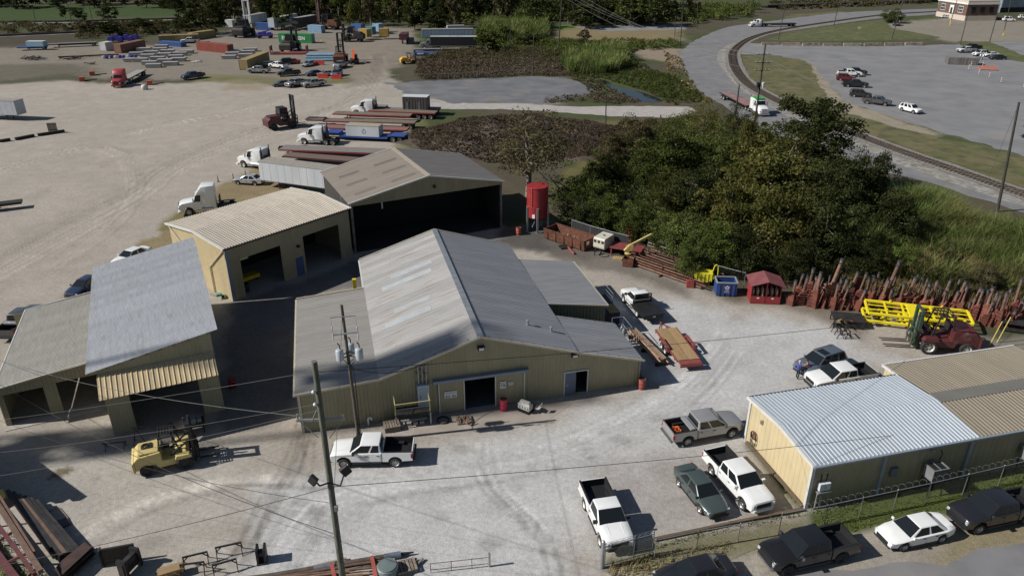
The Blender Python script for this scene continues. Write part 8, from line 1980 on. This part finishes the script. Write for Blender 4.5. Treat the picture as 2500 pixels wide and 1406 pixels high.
for i in range(60):t_=i/60;b.bar(g0+d*t_+Z*(1.75+.14*math.sin(i*.9)),g0+d*(t_+.017)+Z*(1.75+.14*math.sin((i+1)*.9)),.012,.012)
b.build('barbed_coil',M['galv'],gt)
b=MB();dl=d.length
for i in range(int(dl/.15)):
 x=i*.15;b.bar(g0+d*(x/dl)+Z*.2,g0+d*min(1,(x+1.45)/dl)+Z*(.2+min(1.45,dl-x)),.008,.008);b.bar(g0+d*(x/dl)+Z*1.65,g0+d*min(1,(x+1.45)/dl)+Z*(1.65-min(1.45,dl-x)),.008,.008)
o=b.build('mesh',MATS['fence_wire'],gt);o['kind']='stuff'
for i,(a_,e_,lb_)in enumerate((((1597,1320),(1775,1283),'timber kerb baulk nearest the gate'),((1777,1282),(1960,1246),'timber kerb baulk nearest the office corner'),((1822,1082),(1890,1160),'far half of the timber kerb along the office end wall'),((1892,1162),(1958,1240),'near half of the timber kerb along the office end wall'))):
 A,B=G(*a_),G(*e_);o=MB().bar(A+Z*.12,B+Z*.12,.22,.24).build('kerb_timber',mat('kerb_wood',(.11,.08,.055),.9,var=.3,stretch=(1,6,6)),bevel=.02);tag(o,lb_,'kerb','timber kerbs')
scn=thing('screen_fence','black fabric screen fence behind the rusty skip','fence',(0,0,0));pts=[G(1395,573),G(1440,588),G(1490,603),G(1532,614)]
for a_,e_ in zip(pts[:-1],pts[1:]):
 MB().add([a_+Z*.05,e_+Z*.05,e_+Z*1.95,a_+Z*1.95,a_+Vector((0,.03,.05)),e_+Vector((0,.03,.05)),e_+Vector((0,.03,1.95)),a_+Vector((0,.03,1.95))],[(0,1,2,3),(7,6,5,4),(3,2,6,7),(0,3,7,4),(1,5,6,2)]).build('fabric_panel',mat('screen_black',(.018,.02,.02),.8,var=.3),scn);MB().tube(a_,a_+Z*2.05,.04).build('post',M['galv'],scn)
 MB().tube(a_+Z*2.0,e_+Z*2.0,.025).build('top_rail',M['galv'],scn)
chain_fence('chain-link fence between the pipe stack and the thicket',[(p.x,p.y)for p in(G(1580,628),G(1640,648),G(1740,684),G(1815,705))],1.9,step=3.2)
chain_fence('grey chain-link fence at the far corner of the old lot',[(p.x,p.y)for p in(G(938,202),G(1010,200),G(1060,199),G(1300,187))],1.8,step=4,mesh=True)
gf=thing('frame_gate','low rusty pipe gate at the bottom edge','gate',(0,0,0));A,B=G(1052,1398),G(1195,1382)
for z in(.25,.75):MB().tube(A+Z*z,B+Z*z,.02).build('rail',M['rust'],gf)
for t_ in(0,.35,.7,1):p=A.lerp(B,t_);MB().tube(p,p+Z*.8,.02).build('stile',M['rust'],gf)
MB().tube(B,B+Z*1.1,.07,n=10).build('gate_post',M['galv'],gf)
for i,(x,y,lb_)in enumerate(((533,440,'small black cone post left of the silver sedan'),(570,434,'small black cone post beside the bonnet of the silver sedan'),(600,425,'small black cone post behind the silver sedan'))):
 o=MB().lathe([(.22,0),(.2,.06),(.08,.1),(.04,.95),(.02,1.0)],(0,0,0),10).build('cone_post',M['rust'],smooth=40);o.location=G(x,y+4);tag(o,lb_,'cone','cone posts by the silver sedan')
FB=Frame(G(2284,40),-33)
bb_=thing('brick_building','two-tone brick building with white cornice at the top right','building',(0,0,0))
M['brick']=mat('brick_wall',(.13,.08,.065),.85,var=.2,scale=2);M['plinth']=mat('cream_plinth',(.5,.43,.37),.8,var=.1)
b0,b1=G(2284,40),G(2354,52);dv_=(b1-b0);Lb=dv_.length;FB=Frame((b0 .x,b0 .y),math.degrees(math.atan2(dv_.y,dv_.x)))
solid(bb_,FB,'plinth',M['plinth'],[(0,Lb,0,14,0,2.0)]);solid(bb_,FB,'wall',M['brick'],[(.05,Lb-.05,.05,13.9,2.0,6.4)]);solid(bb_,FB,'cornice',M['white'],[(-.3,Lb+.3,-.3,14.2,6.4,7.0)]);solid(bb_,FB,'parapet',M['plinth'],[(0,Lb,0,14,7.0,8.0)])
for l in(Lb*.2,Lb*.8):
 wn_=solid(bb_,FB,'window',M['white'],[(l-1.5,l+1.5,-.08,.05,2.9,5.5)])
 for k in range(3):
  for j in range(2):solid(wn_,FB,'pane',M['glass'],[(l-1.35+k*.95,l-.55+k*.95,-.12,-.08,3.1+j*1.2,4.15+j*1.2)])
d_=solid(bb_,FB,'door',M['dark'],[(Lb/2-.7,Lb/2+.7,-.08,.05,2.0,4.3)]);solid(d_,FB,'door_frame',M['white'],[(Lb/2-1.3,Lb/2-.7,-.1,.05,2.4,5.5),(Lb/2+.7,Lb/2+1.3,-.1,.05,2.4,5.5),(Lb/2-.7,Lb/2+.7,-.1,.05,4.5,5.5)])
for m_ in(3,7,11):wn_=solid(bb_,FB,'window',M['darksteel'],[(Lb-.05,Lb+.08,m_-1,m_+1,3.0,5.4)]);solid(wn_,FB,'pane',M['glass'],[(Lb+.08,Lb+.1,m_-.85,m_+.85,3.1,5.3)])
hl=thing('white_hall','large pale blue-grey metal hall behind the brick building','building',(0,0,0));h0=G(2440,32)
FH=Frame((h0 .x,h0 .y),12);M['hall']=mat('hall_sheet',(.3,.36,.42),.5,.2,var=.12,scale=.3)
wall(hl,FH,0,60,0,'f',lambda l:14,m=M['hall'],pw=3.0,ribs=6,z0=2.2,rh=.1);solid(hl,FH,'base_wall',M['dark'],[(0,60,.05,.4,0,2.2)]);wall(hl,FH,0,40,0,'l',lambda l:14,m=M['hall'],pw=3.0,ribs=6,rh=.1);solid(hl,FH,'roof',M['hall'],[(-.3,60,-.3,40,14,14.3)])
bm_=thing('bridge_deck','low dark railway bridge deck along the far tracks at the top right','bridge',(0,0,0));A,B=G(1870,20),G(2290,6)
MB().bar(A+Z*1.0,B+Z*1.0,3.0,.5).build('deck',M['darksteel'],bm_)
for i in range(18):p=A.lerp(B,i/17);MB().bar(p,p+Z*.8,.5,.5).build('pier',M['darksteel'],bm_)
for s in(-1,1):MB().bar(A+Vector((0,s*1.4,1.4)),B+Vector((0,s*1.4,1.4)),.15,.3).build('side_beam',M['concrete'],bm_)
def person(label,loc,rz,shirt,trousers,hair,pose='stand',h=1.75,group=None):
 t=thing('person',label,'person',loc,rz,group)
 me=bpy.data.meshes.new('body');s=h/1.75
 lean=.22 if pose=='lean' else 0.0
 J={'pel':(0,0,.95),'sp':(lean*.4,0,1.15),'ch':(lean,0,1.36),'nk':(lean*1.15,0,1.5),'hd':(lean*1.35+.02,0,1.6),'ht':(lean*1.35+.02,0,1.72),'hl':(0,.1,.9),'kl':(.04,.12,.5),'al':(0,.13,.09),'tl':(.17,.15,.04),'hr':(0,-.1,.9),'kr':(.05,-.12,.5),'ar':(-.05,-.14,.09),'tr':(.13,-.16,.04),'sl':(lean,.19,1.42),'el':(lean+.08,.26,1.16),'wl':(lean+(.32 if pose!='stand' else.24),.2,1.04),'fl':(lean+(.42 if pose!='stand' else.33),.17,1.03),'sr':(lean,-.19,1.42),'er':(lean+.05,-.26,1.15),'wr':(lean+(.3 if pose!='stand' else.2),-.2,1.05),'fr':(lean+(.4 if pose!='stand' else.29),-.17,1.05)}
 K=list(J);E_=[('pel','sp'),('sp','ch'),('ch','nk'),('nk','hd'),('hd','ht'),('pel','hl'),('hl','kl'),('kl','al'),('al','tl'),('pel','hr'),('hr','kr'),('kr','ar'),('ar','tr'),('ch','sl'),('sl','el'),('el','wl'),('wl','fl'),('ch','sr'),('sr','er'),('er','wr'),('wr','fr')]
 V=[tuple(c*s for c in J[k])for k in K];E2=[(K.index(a),K.index(b))for a,b in E_]
 for side,k in((1,'fl'),(-1,'fr')):
  b_=Vector(J[k])
  for f_ in range(5):
   d0=(f_-2)*.02;V.append(tuple((b_+Vector((.05 if f_ else.02,d0*1.2+(0.03*side*-1 if f_==0 else 0),-.01)))*s));V.append(tuple((b_+Vector((.085 if f_ else.04,d0*1.3+(0.05*side*-1 if f_==0 else 0),-.035)))*s));E2 .append((K.index(k),len(V)-2));E2 .append((len(V)-2,len(V)-1))
 me.from_pydata(V,E2,[])
 o=bpy.data.objects.new('body',me);COL.objects.link(o)
 o.modifiers.new('skin','SKIN');sv=me.skin_vertices[0].data
 rad={'pel':.15,'sp':.14,'ch':.16,'nk':.06,'hd':.1,'ht':.075,'hl':.1,'kl':.07,'al':.05,'tl':.04,'hr':.1,'kr':.07,'ar':.05,'tr':.04,'sl':.075,'el':.055,'wl':.038,'fl':.035,'sr':.075,'er':.055,'wr':.038,'fr':.035}
 for i in range(len(V)):r_=(rad[K[i]]if i<len(K)else.01)*s;sv[i].radius=(r_,r_)
 sv[0].use_root=True
 sm=o.modifiers.new('sub','SUBSURF');sm.levels=1;sm.render_levels=1
 dg=bpy.context.evaluated_depsgraph_get();m2=bpy.data.meshes.new_from_object(o.evaluated_get(dg));bpy.data.objects.remove(o)
 m2 .materials.clear()
 for m_ in(mat('skin',(.42,.24,.17),.6,var=.05),shirt,trousers,M['black']):m2 .materials.append(m_)
 for p in m2 .polygons:
  z=p.center.z/s;far=abs(p.center.y/s)>.1 and p.center.x/s>lean+.2
  p.material_index=3 if z<.1 else 2 if z<.93 else 0 if(z>1.5 or far)else 1
  p.use_smooth=True
 b=link('body',m2,t)
 hx=(lean*1.35+.02)*s
 MB().lathe([(.02,.09),(.07,.085),(.1,.05),(.112,0),(.1,-.04)],(hx-.015,0,1.69*s),12).build('hair',hair,t,smooth=60)
 return t
person('person in blue jacket and dark trousers standing by the grey-blue car',G(1945,924),R(10),mat('blue_jacket',(.04,.06,.28),.8,var=.1),mat('dark_trousers',(.025,.028,.035),.8,var=.1),mat('white_cap',(.5,.4,.36),.7,var=.1),'stand',1.8)
person('person in pink top leaning on the bonnet of the grey-blue car',G(1972,921),R(150),mat('pink_top',(.45,.2,.19),.8,var=.1),MATS['dark_trousers'],mat('dark_hair',(.02,.015,.012),.7,var=.1),'lean',1.68)
person('person in white shirt, left of the two by the white car in the far lot',G(2391,146),R(0),M['white'],MATS['dark_trousers'],MATS['dark_hair'])
person('person in blue trousers, right of the two by the white car in the far lot',G(2398,147),R(180),M['white'],mat('blue_trousers',(.04,.07,.2),.8,var=.1),MATS['dark_hair'])
person('person in yellow vest walking in front of the green container',G(784,109),R(200),mat('hi_vis',(.6,.55,.05),.7,var=.1),MATS['dark_trousers'],MATS['dark_hair'])
lt=thing('shadow_tower','tall unseen lattice tower added beyond the left edge to cast shadow bands','tower',(-125,28.6,0),R(10.5))  # added out of view, only to throw dappled shadow bands over roofs and yard
for sx in(-1,1):
 for sy in(-1,1):MB().bar((sx*2.6,sy*2.6,0),(sx*1.5,sy*1.5,100),.5,.5).build('leg',M['galv'],lt)
for k in range(24):
 z0,z1=k*4.16,(k+1)*4.16;a_,b_=2.6-1.1*z0/100,2.6-1.1*z1/100
 for sx in(-1,1)if not 17<k<21 else():MB().bar((sx*a_,-a_,z0),(sx*b_,b_,z1),.3,.3).bar((sx*a_,a_,z0),(sx*b_,-b_,z1),.3,.3).bar((sx*b_,-b_,z1),(sx*b_,b_,z1),.3,.3).build('brace',M['galv'],lt)  # bracing left out where its shadow would fall on the awning
for z in(66,68.5,72,74,88,90.5,93,96):MB().bb(-1.6,1.6,-1.4+(z%3)*.5,1.0+(z%2)*.8,z,z+1.8).build('platform',M['darksteel'],lt)  # solid blocks added to deepen the tower's shadow in places
